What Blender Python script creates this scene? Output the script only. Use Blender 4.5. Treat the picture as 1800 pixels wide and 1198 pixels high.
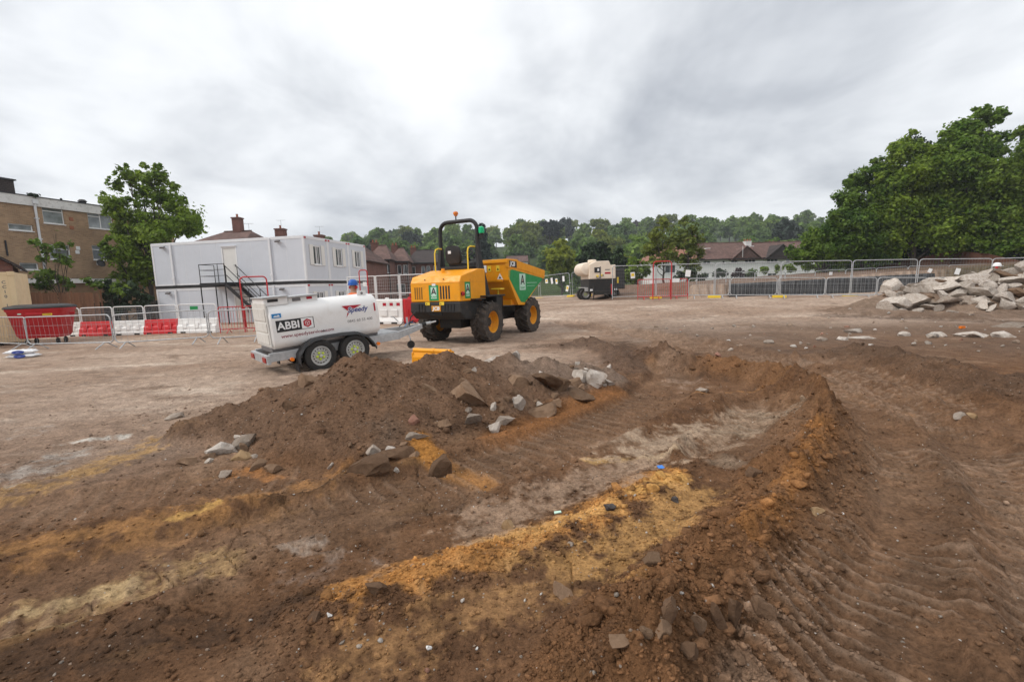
import bpy, bmesh, math, random
import numpy as np
from mathutils import Vector, Matrix, Euler
random.seed(7)
for o in list(bpy.data.objects): bpy.data.objects.remove(o, do_unlink=True)
scene = bpy.context.scene
COL = scene.collection
R = math.radians

# ---------------------------------------------------------------- camera
EYE = Vector((0.0, 0.0, 1.6)); PITCH = 7.05; ROLL = -1.95; FPX = 800.0
CAMROT = (Matrix.Rotation(R(90 - PITCH), 3, 'X') @ Matrix.Rotation(R(ROLL), 3, 'Z'))
cam_data = bpy.data.cameras.new('camera'); cam = bpy.data.objects.new('camera', cam_data); COL.objects.link(cam)
cam_data.sensor_width = 36.0; cam_data.lens = 36.0 * FPX / 1800.0
cam_data.clip_start = 0.05; cam_data.clip_end = 5000
cam.matrix_world = Matrix.Translation(EYE) @ CAMROT.to_4x4()
scene.camera = cam

# ---------------------------------------------------------------- sky and sun (overcast)
SUN_EL, SUN_AZ = 44.0, 252.0       # azimuth clockwise from +Y
world = bpy.data.worlds.new('World'); scene.world = world; world.use_nodes = True
nt = world.node_tree; nt.nodes.clear()
def wn(t, **k):
    n = nt.nodes.new(t)
    for a, b in k.items(): setattr(n, a, b)
    return n
L = nt.links.new
out = wn('ShaderNodeOutputWorld'); bg = wn('ShaderNodeBackground'); bg.inputs['Strength'].default_value = 0.1
sky = wn('ShaderNodeTexSky', sky_type='NISHITA', sun_disc=False)
sky.sun_elevation = R(SUN_EL); sky.sun_rotation = R(SUN_AZ); sky.air_density = 1.0; sky.dust_density = 3.0
tc = wn('ShaderNodeTexCoord'); sep = wn('ShaderNodeSeparateXYZ'); L(tc.outputs['Generated'], sep.inputs[0])
zc = wn('ShaderNodeMath', operation='MAXIMUM'); L(sep.outputs['Z'], zc.inputs[0]); zc.inputs[1].default_value = 0.0
za = wn('ShaderNodeMath', operation='ADD'); L(zc.outputs[0], za.inputs[0]); za.inputs[1].default_value = 0.17
dx = wn('ShaderNodeMath', operation='DIVIDE'); L(sep.outputs['X'], dx.inputs[0]); L(za.outputs[0], dx.inputs[1])
dy = wn('ShaderNodeMath', operation='DIVIDE'); L(sep.outputs['Y'], dy.inputs[0]); L(za.outputs[0], dy.inputs[1])
cmb = wn('ShaderNodeCombineXYZ'); L(dx.outputs[0], cmb.inputs[0]); L(dy.outputs[0], cmb.inputs[1])
mp = wn('ShaderNodeMapping'); mp.inputs['Location'].default_value = (-4.6, 3.2, 0.0); mp.inputs['Scale'].default_value = (0.8, 0.62, 1); mp.inputs['Rotation'].default_value = (0, 0, R(-20))
L(cmb.outputs[0], mp.inputs[0])
n1 = wn('ShaderNodeTexNoise'); n1.inputs['Scale'].default_value = 0.55; n1.inputs['Detail'].default_value = 6; n1.inputs['Roughness'].default_value = 0.5; n1.inputs['Distortion'].default_value = 0.5
L(mp.outputs[0], n1.inputs['Vector'])
n2 = wn('ShaderNodeTexNoise'); n2.inputs['Scale'].default_value = 2.1; n2.inputs['Detail'].default_value = 5; n2.inputs['Roughness'].default_value = 0.55; n2.inputs['Distortion'].default_value = 0.3
L(mp.outputs[0], n2.inputs['Vector'])
ad = wn('ShaderNodeMath', operation='MULTIPLY_ADD'); L(n2.outputs['Fac'], ad.inputs[0]); ad.inputs[1].default_value = 0.28; L(n1.outputs['Fac'], ad.inputs[2])
cr = wn('ShaderNodeValToRGB'); e = cr.color_ramp.elements
e[0].position = 0.50; e[0].color = (3.5, 3.75, 4.2, 1); e[1].position = 0.80; e[1].color = (10.6, 10.65, 10.7, 1)
m_ = cr.color_ramp.elements.new(0.65); m_.color = (7.9, 8.1, 8.35, 1)
L(ad.outputs[0], cr.inputs[0])
# a little of the clear-sky colour comes through the cloud layer
mixs = wn('ShaderNodeMixRGB'); mixs.inputs[0].default_value = 0.06; L(cr.outputs[0], mixs.inputs[1]); L(sky.outputs[0], mixs.inputs[2])
L(mixs.outputs[0], bg.inputs['Color']); L(bg.outputs[0], out.inputs[0])

sun_data = bpy.data.lights.new('sun', 'SUN'); sun_data.energy = 1.5; sun_data.angle = R(11); sun_data.color = (1.0, 0.96, 0.9)
sun = bpy.data.objects.new('sun', sun_data); COL.objects.link(sun)
sd = Vector((math.sin(R(SUN_AZ)) * math.cos(R(SUN_EL)), math.cos(R(SUN_AZ)) * math.cos(R(SUN_EL)), math.sin(R(SUN_EL))))
sun.rotation_euler = sd.to_track_quat('Z', 'Y').to_euler(); sun.location = sd * 50
vs = scene.view_settings; vs.view_transform = 'Standard'; vs.look = 'None'; vs.exposure = 0.38; vs.gamma = 1.0; vs.use_curve_mapping = False
scene.render.engine = 'CYCLES'

# ---------------------------------------------------------------- survey helpers (photo pixel -> place on the site)
def ray(px, py):
    v = CAMROT @ Vector(((px - 900) / FPX, (599 - py) / FPX, -1.0)); return v
def gp(px, py, z=0.0):
    v = ray(px, py); t = (z - EYE.z) / v.z; return EYE + v * t
def at(px, py, Y):
    v = ray(px, py); return EYE + v * (Y / v.y)

# ---------------------------------------------------------------- mesh helpers
def link(o, parent=None):
    COL.objects.link(o)
    if parent is not None: o.parent = parent
    return o
def tag(o, label=None, cat=None, group=None, kind=None):
    if label: o['label'] = label
    if cat: o['category'] = cat
    if group: o['group'] = group
    if kind: o['kind'] = kind
    return o
def thing(name, label, cat, loc=(0, 0, 0), rz=0.0, group=None):
    o = bpy.data.objects.new(name, None); o.empty_display_size = 0.2; link(o)
    o.location = loc; o.rotation_euler = (0, 0, rz)
    return tag(o, label, cat, group)
def copy_tree(o, parent=None):
    c = o.copy(); COL.objects.link(c); c.parent = parent
    for ch in list(o.children): copy_tree(ch, c)
    return c
class MB:
    def __init__(s): s.v = []; s.f = []
    def add(s, vs, fs, M=None):
        o = len(s.v)
        s.v += [tuple(M @ Vector(v)) for v in vs] if M is not None else [tuple(v) for v in vs]
        s.f += [tuple(i + o for i in f) for f in fs]; return s
    def box(s, x0, x1, y0, y1, z0, z1, M=None):
        return s.add([(x0,y0,z0),(x1,y0,z0),(x1,y1,z0),(x0,y1,z0),(x0,y0,z1),(x1,y0,z1),(x1,y1,z1),(x0,y1,z1)],
            [(0,3,2,1),(4,5,6,7),(0,1,5,4),(1,2,6,5),(2,3,7,6),(3,0,4,7)], M)
    def cbox(s, c, d, rot=(0,0,0)):
        M = Matrix.Translation(c) @ Euler(rot).to_matrix().to_4x4()
        return s.box(-d[0]/2, d[0]/2, -d[1]/2, d[1]/2, -d[2]/2, d[2]/2, M)
    def tube(s, pts, r, n=8, closed=False):
        pts = [Vector(p) for p in pts]; k = len(pts); rs = r if isinstance(r, (list, tuple)) else [r] * k
        rings = []; prev = None
        for i, p in enumerate(pts):
            a = pts[(i - 1) % k] if (closed or i > 0) else p; b = pts[(i + 1) % k] if (closed or i < k - 1) else p
            t = (b - a).normalized()
            if prev is None:
                up = Vector((0, 0, 1)) if abs(t.z) < 0.9 else Vector((1, 0, 0)); u = t.cross(up).normalized()
            else:
                u = (prev - t * prev.dot(t)).normalized()
            prev = u; w = t.cross(u)
            rings.append([p + (u * math.cos(2*math.pi*j/n) + w * math.sin(2*math.pi*j/n)) * rs[i] for j in range(n)])
        vs = [v for rg in rings for v in rg]; fs = []
        for i in range(k if closed else k - 1):
            i2 = (i + 1) % k
            for j in range(n): fs.append((i*n+j, i*n+(j+1)%n, i2*n+(j+1)%n, i2*n+j))
        if not closed:
            fs.append(tuple(range(n))[::-1]); fs.append(tuple((k-1)*n + j for j in range(n)))
        return s.add(vs, fs)
    def cyl(s, a, b, r, n=16): return s.tube([a, b], r, n)
    def lathe(s, prof, n=24, M=None, closed=False, caps=True):
        k = len(prof); vs = [(r*math.cos(2*math.pi*j/n), r*math.sin(2*math.pi*j/n), z) for r, z in prof for j in range(n)]
        fs = []
        for i in range(k if closed else k - 1):
            i2 = (i + 1) % k
            for j in range(n): fs.append((i*n+j, i*n+(j+1)%n, i2*n+(j+1)%n, i2*n+j))
        if not closed and caps:
            fs.append(tuple(range(n))[::-1]); fs.append(tuple((k-1)*n+j for j in range(n)))
        return s.add(vs, fs, M)
    def prism(s, poly, h, M=None, z0=0.0):
        k = len(poly); vs = [(x, y, z0) for x, y in poly] + [(x, y, z0 + h) for x, y in poly]
        fs = [tuple(range(k))[::-1], tuple(range(k, 2*k))] + [(i, (i+1) % k, k+(i+1) % k, k+i) for i in range(k)]
        return s.add(vs, fs, M)
    def loft(s, rings, caps=True):
        n = len(rings[0]); vs = [v for r in rings for v in r]; fs = []
        for i in range(len(rings) - 1):
            for j in range(n): fs.append((i*n+j, i*n+(j+1)%n, (i+1)*n+(j+1)%n, (i+1)*n+j))
        if caps: fs.append(tuple(range(n))[::-1]); fs.append(tuple((len(rings)-1)*n+j for j in range(n)))
        return s.add(vs, fs)
    def build(s, name, mat, parent=None, smooth=False, bevel=0.0, seg=2, loc=None, rz=None):
        me = bpy.data.meshes.new(name); me.from_pydata(s.v, [], s.f)
        bm = bmesh.new(); bm.from_mesh(me)
        bmesh.ops.recalc_face_normals(bm, faces=bm.faces)
        if bevel > 0:
            ed = [e for e in bm.edges if len(e.link_faces) == 2 and e.calc_face_angle(0) > 0.5]
            bmesh.ops.bevel(bm, geom=ed, offset=bevel, segments=seg, profile=0.6, affect='EDGES', clamp_overlap=True)
        bm.to_mesh(me); bm.free()
        if smooth:
            me.polygons.foreach_set('use_smooth', [True] * len(me.polygons))
            me.set_sharp_from_angle(angle=R(smooth if smooth > 1 else 40))
        me.materials.append(mat)
        o = link(bpy.data.objects.new(name, me), parent)
        if loc is not None: o.location = loc
        if rz is not None: o.rotation_euler = (0, 0, rz)
        return o
def mat3(X, Y, Z, O):
    X, Y, Z = Vector(X), Vector(Y), Vector(Z)
    return Matrix(((X[0], Y[0], Z[0], O[0]), (X[1], Y[1], Z[1], O[1]), (X[2], Y[2], Z[2], O[2]), (0, 0, 0, 1)))
def face_right(o): return mat3((1,0,0), (0,0,1), (0,-1,0), o)      # print on a surface looking to -y
def face_back(o): return mat3((0,-1,0), (0,0,1), (-1,0,0), o)      # print on a surface looking to -x
def face_front(o): return mat3((0,1,0), (0,0,1), (1,0,0), o)       # print on a surface looking to +x
def text(s, size, mat, parent, M, name='lettering', align='LEFT', bold=0.0, sx=1.0, shear=0.0):
    cu = bpy.data.curves.new('t', 'FONT'); cu.body = s; cu.size = size; cu.align_x = align; cu.align_y = 'CENTER'
    cu.extrude = 0.0006; cu.offset = bold; cu.shear = shear; cu.resolution_u = 3
    t = bpy.data.objects.new('t', cu); COL.objects.link(t)
    dg = bpy.context.evaluated_depsgraph_get(); me = bpy.data.meshes.new_from_object(t.evaluated_get(dg))
    bpy.data.objects.remove(t, do_unlink=True)
    me.transform(M @ Matrix.Diagonal((sx, 1, 1, 1))); me.name = name
    me.materials.clear(); me.materials.append(mat)
    return link(bpy.data.objects.new(name, me), parent)
def rrect(w, h, r, n=4, cx=0, cy=0):
    p = []
    for (sx, sy, a0) in ((1,1,0), (-1,1,90), (-1,-1,180), (1,-1,270)):
        for i in range(n + 1):
            a = R(a0 + 90*i/n); p.append((cx + sx*(w/2 - r) + r*math.cos(a), cy + sy*(h/2 - r) + r*math.sin(a)))
    return p
def decal(poly, mat, parent, M, name='sticker', h=0.0012):
    return MB().prism(poly, h, M).build(name, mat, parent)
def rect(x0, x1, y0, y1): return [(x0,y0),(x1,y0),(x1,y1),(x0,y1)]

# ---------------------------------------------------------------- materials
def mk(name):
    m = bpy.data.materials.new(name); m.use_nodes = True; t = m.node_tree
    return m, t, t.nodes['Principled BSDF']
def N(t, ty, **k):
    n = t.nodes.new(ty)
    for a, b in k.items():
        if a.startswith('i_'): n.inputs[a[2:]].default_value = b
        else: setattr(n, a, b)
    return n
def noise(t, scale, detail=4, rough=0.55, coord='Object', dist=0.0, stretch=None):
    c = N(t, 'ShaderNodeTexCoord'); n = N(t, 'ShaderNodeTexNoise'); n.inputs['Scale'].default_value = scale; n.inputs['Detail'].default_value = detail
    n.inputs['Roughness'].default_value = rough; n.inputs['Distortion'].default_value = dist
    if stretch:
        mpn = N(t, 'ShaderNodeMapping'); mpn.inputs['Scale'].default_value = stretch
        t.links.new(c.outputs[coord], mpn.inputs[0]); t.links.new(mpn.outputs[0], n.inputs['Vector'])
    else: t.links.new(c.outputs[coord], n.inputs['Vector'])
    return n
def ramp(t, src, p0, c0, p1, c1):
    r = N(t, 'ShaderNodeValToRGB'); e = r.color_ramp.elements
    e[0].position = p0; e[0].color = (*c0, 1) if len(c0) == 3 else c0; e[1].position = p1; e[1].color = (*c1, 1) if len(c1) == 3 else c1
    t.links.new(src, r.inputs[0]); return r
def mixc(t, fac, a, b, mode='MIX'):
    m = N(t, 'ShaderNodeMixRGB', blend_type=mode)
    for i, v in ((0, fac), (1, a), (2, b)):
        if hasattr(v, 'node'): t.links.new(v, m.inputs[i])
        elif i == 0: m.inputs[0].default_value = v
        else: m.inputs[i].default_value = (*v, 1)
    return m.outputs[0]
def bump(t, b, src, strength=0.3, dist=0.02):
    n = N(t, 'ShaderNodeBump'); n.inputs['Strength'].default_value = strength; n.inputs['Distance'].default_value = dist
    t.links.new(src, n.inputs['Height']); t.links.new(n.outputs[0], b.inputs['Normal']); return n
MUD = (0.20, 0.135, 0.09)
def paint(name, col, rough=0.45, var=0.12, dirt=0.25, metal=0.0, scale=3.0, bmp=0.0, dirtcol=MUD, spec=0.4):
    m, t, b = mk(name)
    n = noise(t, scale, 6, 0.6); d = tuple(c * (1 - var) for c in col)
    c = ramp(t, n.outputs['Fac'], 0.35, d, 0.65, col).outputs[0]
    if dirt > 0:
        n2 = noise(t, scale * 2.3, 8, 0.68, dist=0.6); f = ramp(t, n2.outputs['Fac'], 0.52, (0,0,0), 0.78, (dirt,)*3).outputs[0]
        c = mixc(t, f, c, dirtcol)
        rr = ramp(t, n2.outputs['Fac'], 0.4, (rough,)*3, 0.75, (min(1, rough + 0.35),)*3); t.links.new(rr.outputs[0], b.inputs['Roughness'])
    else: b.inputs['Roughness'].default_value = rough
    t.links.new(c, b.inputs['Base Color']); b.inputs['Metallic'].default_value = metal
    b.inputs['Specular IOR Level'].default_value = spec
    if bmp: bump(t, b, n.outputs['Fac'], bmp, 0.01)
    return m
M = {}
M['galv'] = paint('galvanised_steel', (0.50, 0.51, 0.52), 0.5, 0.25, 0.25, 0.35, 8)
M['wire'] = paint('fence_wire', (0.34, 0.35, 0.36), 0.55, 0.1, 0, 0.3)
M['barwhite'] = paint('white_tube_paint', (0.75, 0.75, 0.74), 0.45, 0.1, 0.2)
M['red'] = paint('red_paint', (0.55, 0.03, 0.035), 0.42, 0.2, 0.18)
M['redbin'] = paint('red_bin_paint', (0.50, 0.014, 0.022), 0.38, 0.2, 0.18, scale=2)
M['redplastic'] = paint('red_plastic', (0.62, 0.022, 0.03), 0.5, 0.15, 0.22)
M['whiteplastic'] = paint('white_plastic', (0.82, 0.81, 0.79), 0.5, 0.08, 0.3, scale=2.5)
M['blackplastic'] = paint('black_plastic', (0.025, 0.025, 0.027), 0.5, 0.2, 0.3)
M['black'] = paint('black_paint', (0.018, 0.018, 0.02), 0.5, 0.2, 0.22)
M['chassis'] = paint('black_chassis_paint', (0.022, 0.021, 0.02), 0.55, 0.2, 0.45)
M['tyre'] = paint('tyre_rubber', (0.028, 0.027, 0.026), 0.8, 0.2, 0.5, scale=6, dirtcol=(0.14, 0.105, 0.08))
M['tyremud'] = paint('muddy_tyre_rubber', (0.06, 0.05, 0.043), 0.9, 0.35, 0.9, scale=4, dirtcol=(0.24, 0.17, 0.12))
M['yellow'] = paint('digger_yellow_paint', (0.86, 0.345, 0.005), 0.36, 0.10, 0.34, scale=2.5, dirtcol=(0.36, 0.2, 0.07))
M['rimyellow'] = paint('wheel_yellow_paint', (0.78, 0.33, 0.012), 0.5, 0.2, 0.75, scale=5)
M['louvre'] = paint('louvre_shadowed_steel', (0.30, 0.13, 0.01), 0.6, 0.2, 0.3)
M['green'] = paint('green_panel', (0.012, 0.27, 0.075), 0.4, 0.08, 0.12)
M['greenlight'] = paint('green_beacon', (0.0, 0.45, 0.17), 0.25, 0.1, 0)
M['amber'] = paint('amber_lens', (0.75, 0.2, 0.02), 0.25, 0.1, 0)
M['orange'] = paint('orange_lens', (0.85, 0.2, 0.01), 0.25, 0.1, 0)
M['redlens'] = paint('red_lens', (0.35, 0.01, 0.01), 0.2, 0.1, 0.1)
M['labelyellow'] = paint('yellow_label', (0.85, 0.6, 0.04), 0.5, 0.1, 0.15)
M['labelwhite'] = paint('white_label', (0.8, 0.8, 0.8), 0.5, 0.06, 0.12)
M['palegreen'] = paint('pale_green_label', (0.52, 0.72, 0.6), 0.5, 0.06, 0.1)
M['labelblue'] = paint('blue_label', (0.02, 0.22, 0.52), 0.5, 0.06, 0.05)
M['navy'] = paint('navy_print', (0.012, 0.035, 0.23), 0.5, 0.05, 0)
M['crimson'] = paint('crimson_print', (0.42, 0.006, 0.025), 0.5, 0.05, 0)
M['maroon'] = paint('maroon_print', (0.24, 0.03, 0.05), 0.5, 0.05, 0)
M['greyprint'] = paint('grey_print', (0.16, 0.15, 0.15), 0.5, 0.05, 0)
M['tank'] = paint('white_tank_paint', (0.80, 0.79, 0.775), 0.32, 0.06, 0.38, scale=1.6, dirtcol=(0.5, 0.43, 0.36))
M['tankend'] = paint('off_white_tank_paint', (0.68, 0.66, 0.62), 0.4, 0.08, 0.3)
M['rimgrey'] = paint('silver_wheel_paint', (0.55, 0.55, 0.54), 0.4, 0.15, 0.3, 0.3)
M['lime'] = paint('lime_nut_cover', (0.55, 0.68, 0.06), 0.5, 0.1, 0.1)
M['cabin'] = paint('cabin_panel', (0.60, 0.63, 0.685), 0.45, 0.05, 0.22, scale=0.8, dirtcol=(0.42, 0.43, 0.44))
M['cabintrim'] = paint('cabin_trim', (0.74, 0.75, 0.77), 0.4, 0.05, 0.12)
M['cabindoor'] = paint('cabin_door', (0.72, 0.71, 0.68), 0.4, 0.04, 0.08)
M['upvc'] = paint('white_window_frame', (0.8, 0.8, 0.8), 0.35, 0.04, 0.05)
M['cream'] = paint('cream_machine_paint', (0.80, 0.68, 0.55), 0.45, 0.08, 0.25, scale=1.5)
M['container'] = paint('sand_container_paint', (0.72, 0.56, 0.34), 0.45, 0.1, 0.2, scale=1.2, dirtcol=(0.3, 0.2, 0.12))
M['skin'] = paint('skin', (0.45, 0.25, 0.17), 0.5, 0.1, 0)
M['hivisorange'] = paint('orange_hivis_fabric', (0.9, 0.17, 0.02), 0.8, 0.15, 0.1, bmp=0.3)
M['hivisyellow'] = paint('yellow_hivis_fabric', (0.6, 0.8, 0.03), 0.8, 0.15, 0.05, bmp=0.3)
M['reflective'] = paint('reflective_tape', (0.7, 0.7, 0.68), 0.35, 0.1, 0)
M['trousers'] = paint('navy_trousers', (0.02, 0.025, 0.05), 0.85, 0.2, 0.2, bmp=0.3)
M['helmetblue'] = paint('blue_helmet_plastic', (0.01, 0.10, 0.42), 0.3, 0.05, 0.05)
M['helmetwhite'] = paint('white_helmet_plastic', (0.8, 0.8, 0.8), 0.3, 0.05, 0.08)
M['seat'] = paint('black_vinyl', (0.02, 0.02, 0.022), 0.5, 0.15, 0.25)
M['roofblack'] = paint('black_roof_felt', (0.05, 0.052, 0.058), 0.8, 0.3, 0.2)
M['fascia'] = paint('flaking_white_paint', (0.72, 0.71, 0.69), 0.6, 0.1, 0.85, scale=2.2, dirtcol=(0.3, 0.28, 0.26))
M['render'] = paint('white_render', (0.80, 0.79, 0.77), 0.8, 0.05, 0.12, scale=0.5, dirtcol=(0.55, 0.52, 0.48))
M['pot'] = paint('terracotta', (0.35, 0.13, 0.07), 0.8, 0.2, 0.2)
M['bluescrap'] = paint('blue_polythene', (0.05, 0.2, 0.6), 0.4, 0.1, 0.1)
M['bag'] = paint('white_sack', (0.75, 0.75, 0.76), 0.45, 0.1, 0.2, scale=6, bmp=0.4)
def glass(name, col=(0.05, 0.06, 0.065)):
    m, t, b = mk(name); n = noise(t, 1.2, 3)
    c = ramp(t, n.outputs['Fac'], 0.4, col, 0.7, tuple(x * 2.2 for x in col)).outputs[0]
    t.links.new(c, b.inputs['Base Color']); b.inputs['Roughness'].default_value = 0.06; b.inputs['Specular IOR Level'].default_value = 0.8
    return m
M['glass'] = glass('window_glass'); M['glassgrey'] = glass('net_curtain_glass', (0.16, 0.175, 0.18))
def bricks(name, c1, c2, mortar, w=0.225, h=0.075):
    m, t, b = mk(name); co = N(t, 'ShaderNodeTexCoord'); br = N(t, 'ShaderNodeTexBrick')
    sp = N(t, 'ShaderNodeSeparateXYZ'); cb = N(t, 'ShaderNodeCombineXYZ'); ads = N(t, 'ShaderNodeMath', operation='ADD')
    t.links.new(co.outputs['Object'], sp.inputs[0]); t.links.new(sp.outputs[0], ads.inputs[0]); t.links.new(sp.outputs[1], ads.inputs[1])
    t.links.new(ads.outputs[0], cb.inputs[0]); t.links.new(sp.outputs[2], cb.inputs[1]); t.links.new(cb.outputs[0], br.inputs['Vector'])
    br.inputs['Scale'].default_value = 1.0; br.inputs['Brick Width'].default_value = w; br.inputs['Row Height'].default_value = h; br.inputs['Mortar Size'].default_value = 0.008
    br.inputs['Color1'].default_value = (*c1, 1); br.inputs['Color2'].default_value = (*c2, 1); br.inputs['Mortar'].default_value = (*mortar, 1)
    n = noise(t, 0.7, 6, 0.6); f = ramp(t, n.outputs['Fac'], 0.3, (0.7,)*3, 0.7, (1.12,)*3).outputs[0]
    c = mixc(t, 1.0, br.outputs[0], f, 'MULTIPLY'); t.links.new(c, b.inputs['Base Color']); b.inputs['Roughness'].default_value = 0.9
    bump(t, b, br.outputs['Fac'], -0.4, 0.01); return m
M['brickyellow'] = bricks('brown_brick', (0.42, 0.265, 0.15), (0.29, 0.175, 0.095), (0.40, 0.31, 0.22))
M['brickred'] = bricks('red_brick', (0.20, 0.075, 0.052), (0.135, 0.05, 0.038), (0.18, 0.12, 0.10))
def tiles(name, c1, c2, h=0.12, w=0.2):
    m, t, b = mk(name); co = N(t, 'ShaderNodeTexCoord'); br = N(t, 'ShaderNodeTexBrick')
    sp = N(t, 'ShaderNodeSeparateXYZ'); cb = N(t, 'ShaderNodeCombineXYZ')
    t.links.new(co.outputs['Object'], sp.inputs[0]); t.links.new(sp.outputs[0], cb.inputs[0]); t.links.new(sp.outputs[2], cb.inputs[1]); t.links.new(cb.outputs[0], br.inputs['Vector'])
    br.inputs['Scale'].default_value = 1.0; br.inputs['Brick Width'].default_value = w; br.inputs['Row Height'].default_value = h; br.inputs['Mortar Size'].default_value = 0.015
    br.inputs['Color1'].default_value = (*c1, 1); br.inputs['Color2'].default_value = (*c2, 1); br.inputs['Mortar'].default_value = tuple(x * 0.45 for x in c2) + (1,)
    n = noise(t, 1.1, 7, 0.65); f = ramp(t, n.outputs['Fac'], 0.3, (0.65,)*3, 0.7, (1.3,)*3).outputs[0]
    c = mixc(t, 1.0, br.outputs[0], f, 'MULTIPLY'); t.links.new(c, b.inputs['Base Color']); b.inputs['Roughness'].default_value = 0.9
    bump(t, b, br.outputs['Fac'], -0.5, 0.02); return m
M['tilebrown'] = tiles('weathered_roof_tile', (0.19, 0.105, 0.085), (0.115, 0.066, 0.055))
M['tiledark'] = tiles('dark_roof_tile', (0.062, 0.045, 0.042), (0.045, 0.034, 0.032))
M['tilered'] = tiles('orange_roof_tile', (0.38, 0.18, 0.115), (0.28, 0.13, 0.085))
def wood(name, c1, c2):
    m, t, b = mk(name); n = noise(t, 3.0, 6, 0.6, stretch=(6, 6, 0.6))
    oi = N(t, 'ShaderNodeObjectInfo'); c = ramp(t, n.outputs['Fac'], 0.3, c1, 0.7, c2).outputs[0]
    f = ramp(t, oi.outputs['Random'], 0.0, (0.75,)*3, 1.0, (1.2,)*3).outputs[0]
    t.links.new(mixc(t, 1.0, c, f, 'MULTIPLY'), b.inputs['Base Color']); b.inputs['Roughness'].default_value = 0.85; bump(t, b, n.outputs['Fac'], 0.3, 0.01); return m
M['wood'] = wood('brown_fence_timber', (0.13, 0.058, 0.028), (0.22, 0.105, 0.055))
M['woodred'] = wood('red_brown_fence_timber', (0.085, 0.034, 0.02), (0.15, 0.062, 0.035))
M['bark'] = wood('bark', (0.035, 0.027, 0.02), (0.085, 0.065, 0.05))
def membrane():
    m, t, b = mk('black_membrane'); n = noise(t, 2.0, 6, 0.6, stretch=(3, 3, 0.5))
    c = ramp(t, n.outputs['Fac'], 0.35, (0.016, 0.017, 0.019), 0.75, (0.06, 0.06, 0.062)).outputs[0]
    t.links.new(c, b.inputs['Base Color']); b.inputs['Roughness'].default_value = 0.55; bump(t, b, n.outputs['Fac'], 0.8, 0.08); return m
M['membrane'] = membrane()
def leafmat(name, c_dark, c_light, trans=0.35, scale=0.8, vary=0.25):
    m, t, b = mk(name); n = noise(t, scale, 3, 0.6)
    geo = N(t, 'ShaderNodeNewGeometry'); oi = N(t, 'ShaderNodeObjectInfo')
    c = ramp(t, n.outputs['Fac'], 0.35, c_dark, 0.65, c_light).outputs[0]
    f = ramp(t, geo.outputs['Random Per Island'], 0.0, (0.65,)*3, 1.0, (1.3,)*3).outputs[0]
    c = mixc(t, 1.0, c, f, 'MULTIPLY')
    f2 = ramp(t, oi.outputs['Random'], 0.0, (1-vary, 1-vary*0.8, 1-vary*0.4), 1.0, (1+vary, 1+vary*0.8, 1+vary*0.2)).outputs[0]
    c = mixc(t, 1.0, c, f2, 'MULTIPLY')
    t.links.new(c, b.inputs['Base Color']); b.inputs['Roughness'].default_value = 0.55; b.inputs['Specular IOR Level'].default_value = 0.25
    tr = N(t, 'ShaderNodeBsdfTranslucent'); t.links.new(c, tr.inputs[0]); ms = N(t, 'ShaderNodeMixShader'); ms.inputs[0].default_value = trans
    t.links.new(b.outputs[0], ms.inputs[1]); t.links.new(tr.outputs[0], ms.inputs[2])
    o = [x for x in t.nodes if x.type == 'OUTPUT_MATERIAL'][0]; t.links.new(ms.outputs[0], o.inputs[0]); return m
M['leaf'] = leafmat('fresh_green_leaves', (0.10, 0.175, 0.02), (0.23, 0.32, 0.045), 0.48)
M['leafdeep'] = leafmat('deep_green_leaves', (0.075, 0.155, 0.018), (0.195, 0.29, 0.04), 0.48)
M['leafdark'] = leafmat('evergreen_and_shade_leaves', (0.018, 0.036, 0.014), (0.04, 0.07, 0.024), 0.2)  # for evergreens, and as painted shade on the wood's fill trees
M['leaflime'] = leafmat('yellow_green_leaves', (0.15, 0.19, 0.025), (0.26, 0.30, 0.04), 0.42)
M['leafolive'] = leafmat('olive_leaves', (0.135, 0.175, 0.03), (0.25, 0.29, 0.052), 0.48)
M['leafhill'] = leafmat('hillside_leaves', (0.095, 0.17, 0.042), (0.19, 0.275, 0.062), 0.45, 0.25, 0.38)
M['leafconifer'] = leafmat('conifer_needles', (0.011, 0.024, 0.016), (0.026, 0.043, 0.027), 0.1, 0.4)
M['leafcopper'] = leafmat('copper_leaves', (0.04, 0.022, 0.026), (0.07, 0.04, 0.042), 0.2, 0.4)
# ---------------------------------------------------------------- the ground: one sheet from the camera's feet to the far hill
_rg = np.random.default_rng(99); _T = _rg.uniform(0, 1, (256, 256)).astype(np.float32); _GX = np.cos(_T*2*np.pi); _GY = np.sin(_T*2*np.pi)
def _h(ix, iy, s): return _T[(ix + s*37) & 255, (iy + s*91) & 255]
def gnoise(x, y, s=0):
    x = np.asarray(x, np.float32); y = np.asarray(y, np.float32)
    ix = np.floor(x).astype(np.int32); iy = np.floor(y).astype(np.int32); fx = x - ix; fy = y - iy
    u = fx*fx*fx*(fx*(fx*6-15)+10); v = fy*fy*fy*(fy*(fy*6-15)+10)
    a0 = (ix + s*37) & 255; a1 = (a0 + 1) & 255; b0 = (iy + s*91) & 255; b1 = (b0 + 1) & 255
    n00 = _GX[a0, b0]*fx + _GY[a0, b0]*fy; n10 = _GX[a1, b0]*(fx-1) + _GY[a1, b0]*fy
    n01 = _GX[a0, b1]*fx + _GY[a0, b1]*(fy-1); n11 = _GX[a1, b1]*(fx-1) + _GY[a1, b1]*(fy-1)
    n0 = n00 + (n10-n00)*u; n1 = n01 + (n11-n01)*u
    return (n0 + (n1-n0)*v) * 1.5
def fbm(x, y, f, o=4, s=0, g=0.5):
    r = 0; a = 1.0; t = 0
    for i in range(o):
        r = r + a*gnoise(x*f + 17.3*i, y*f - 9.1*i, s+i); t += a; a *= g; f *= 2.03
    return r / t
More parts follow.
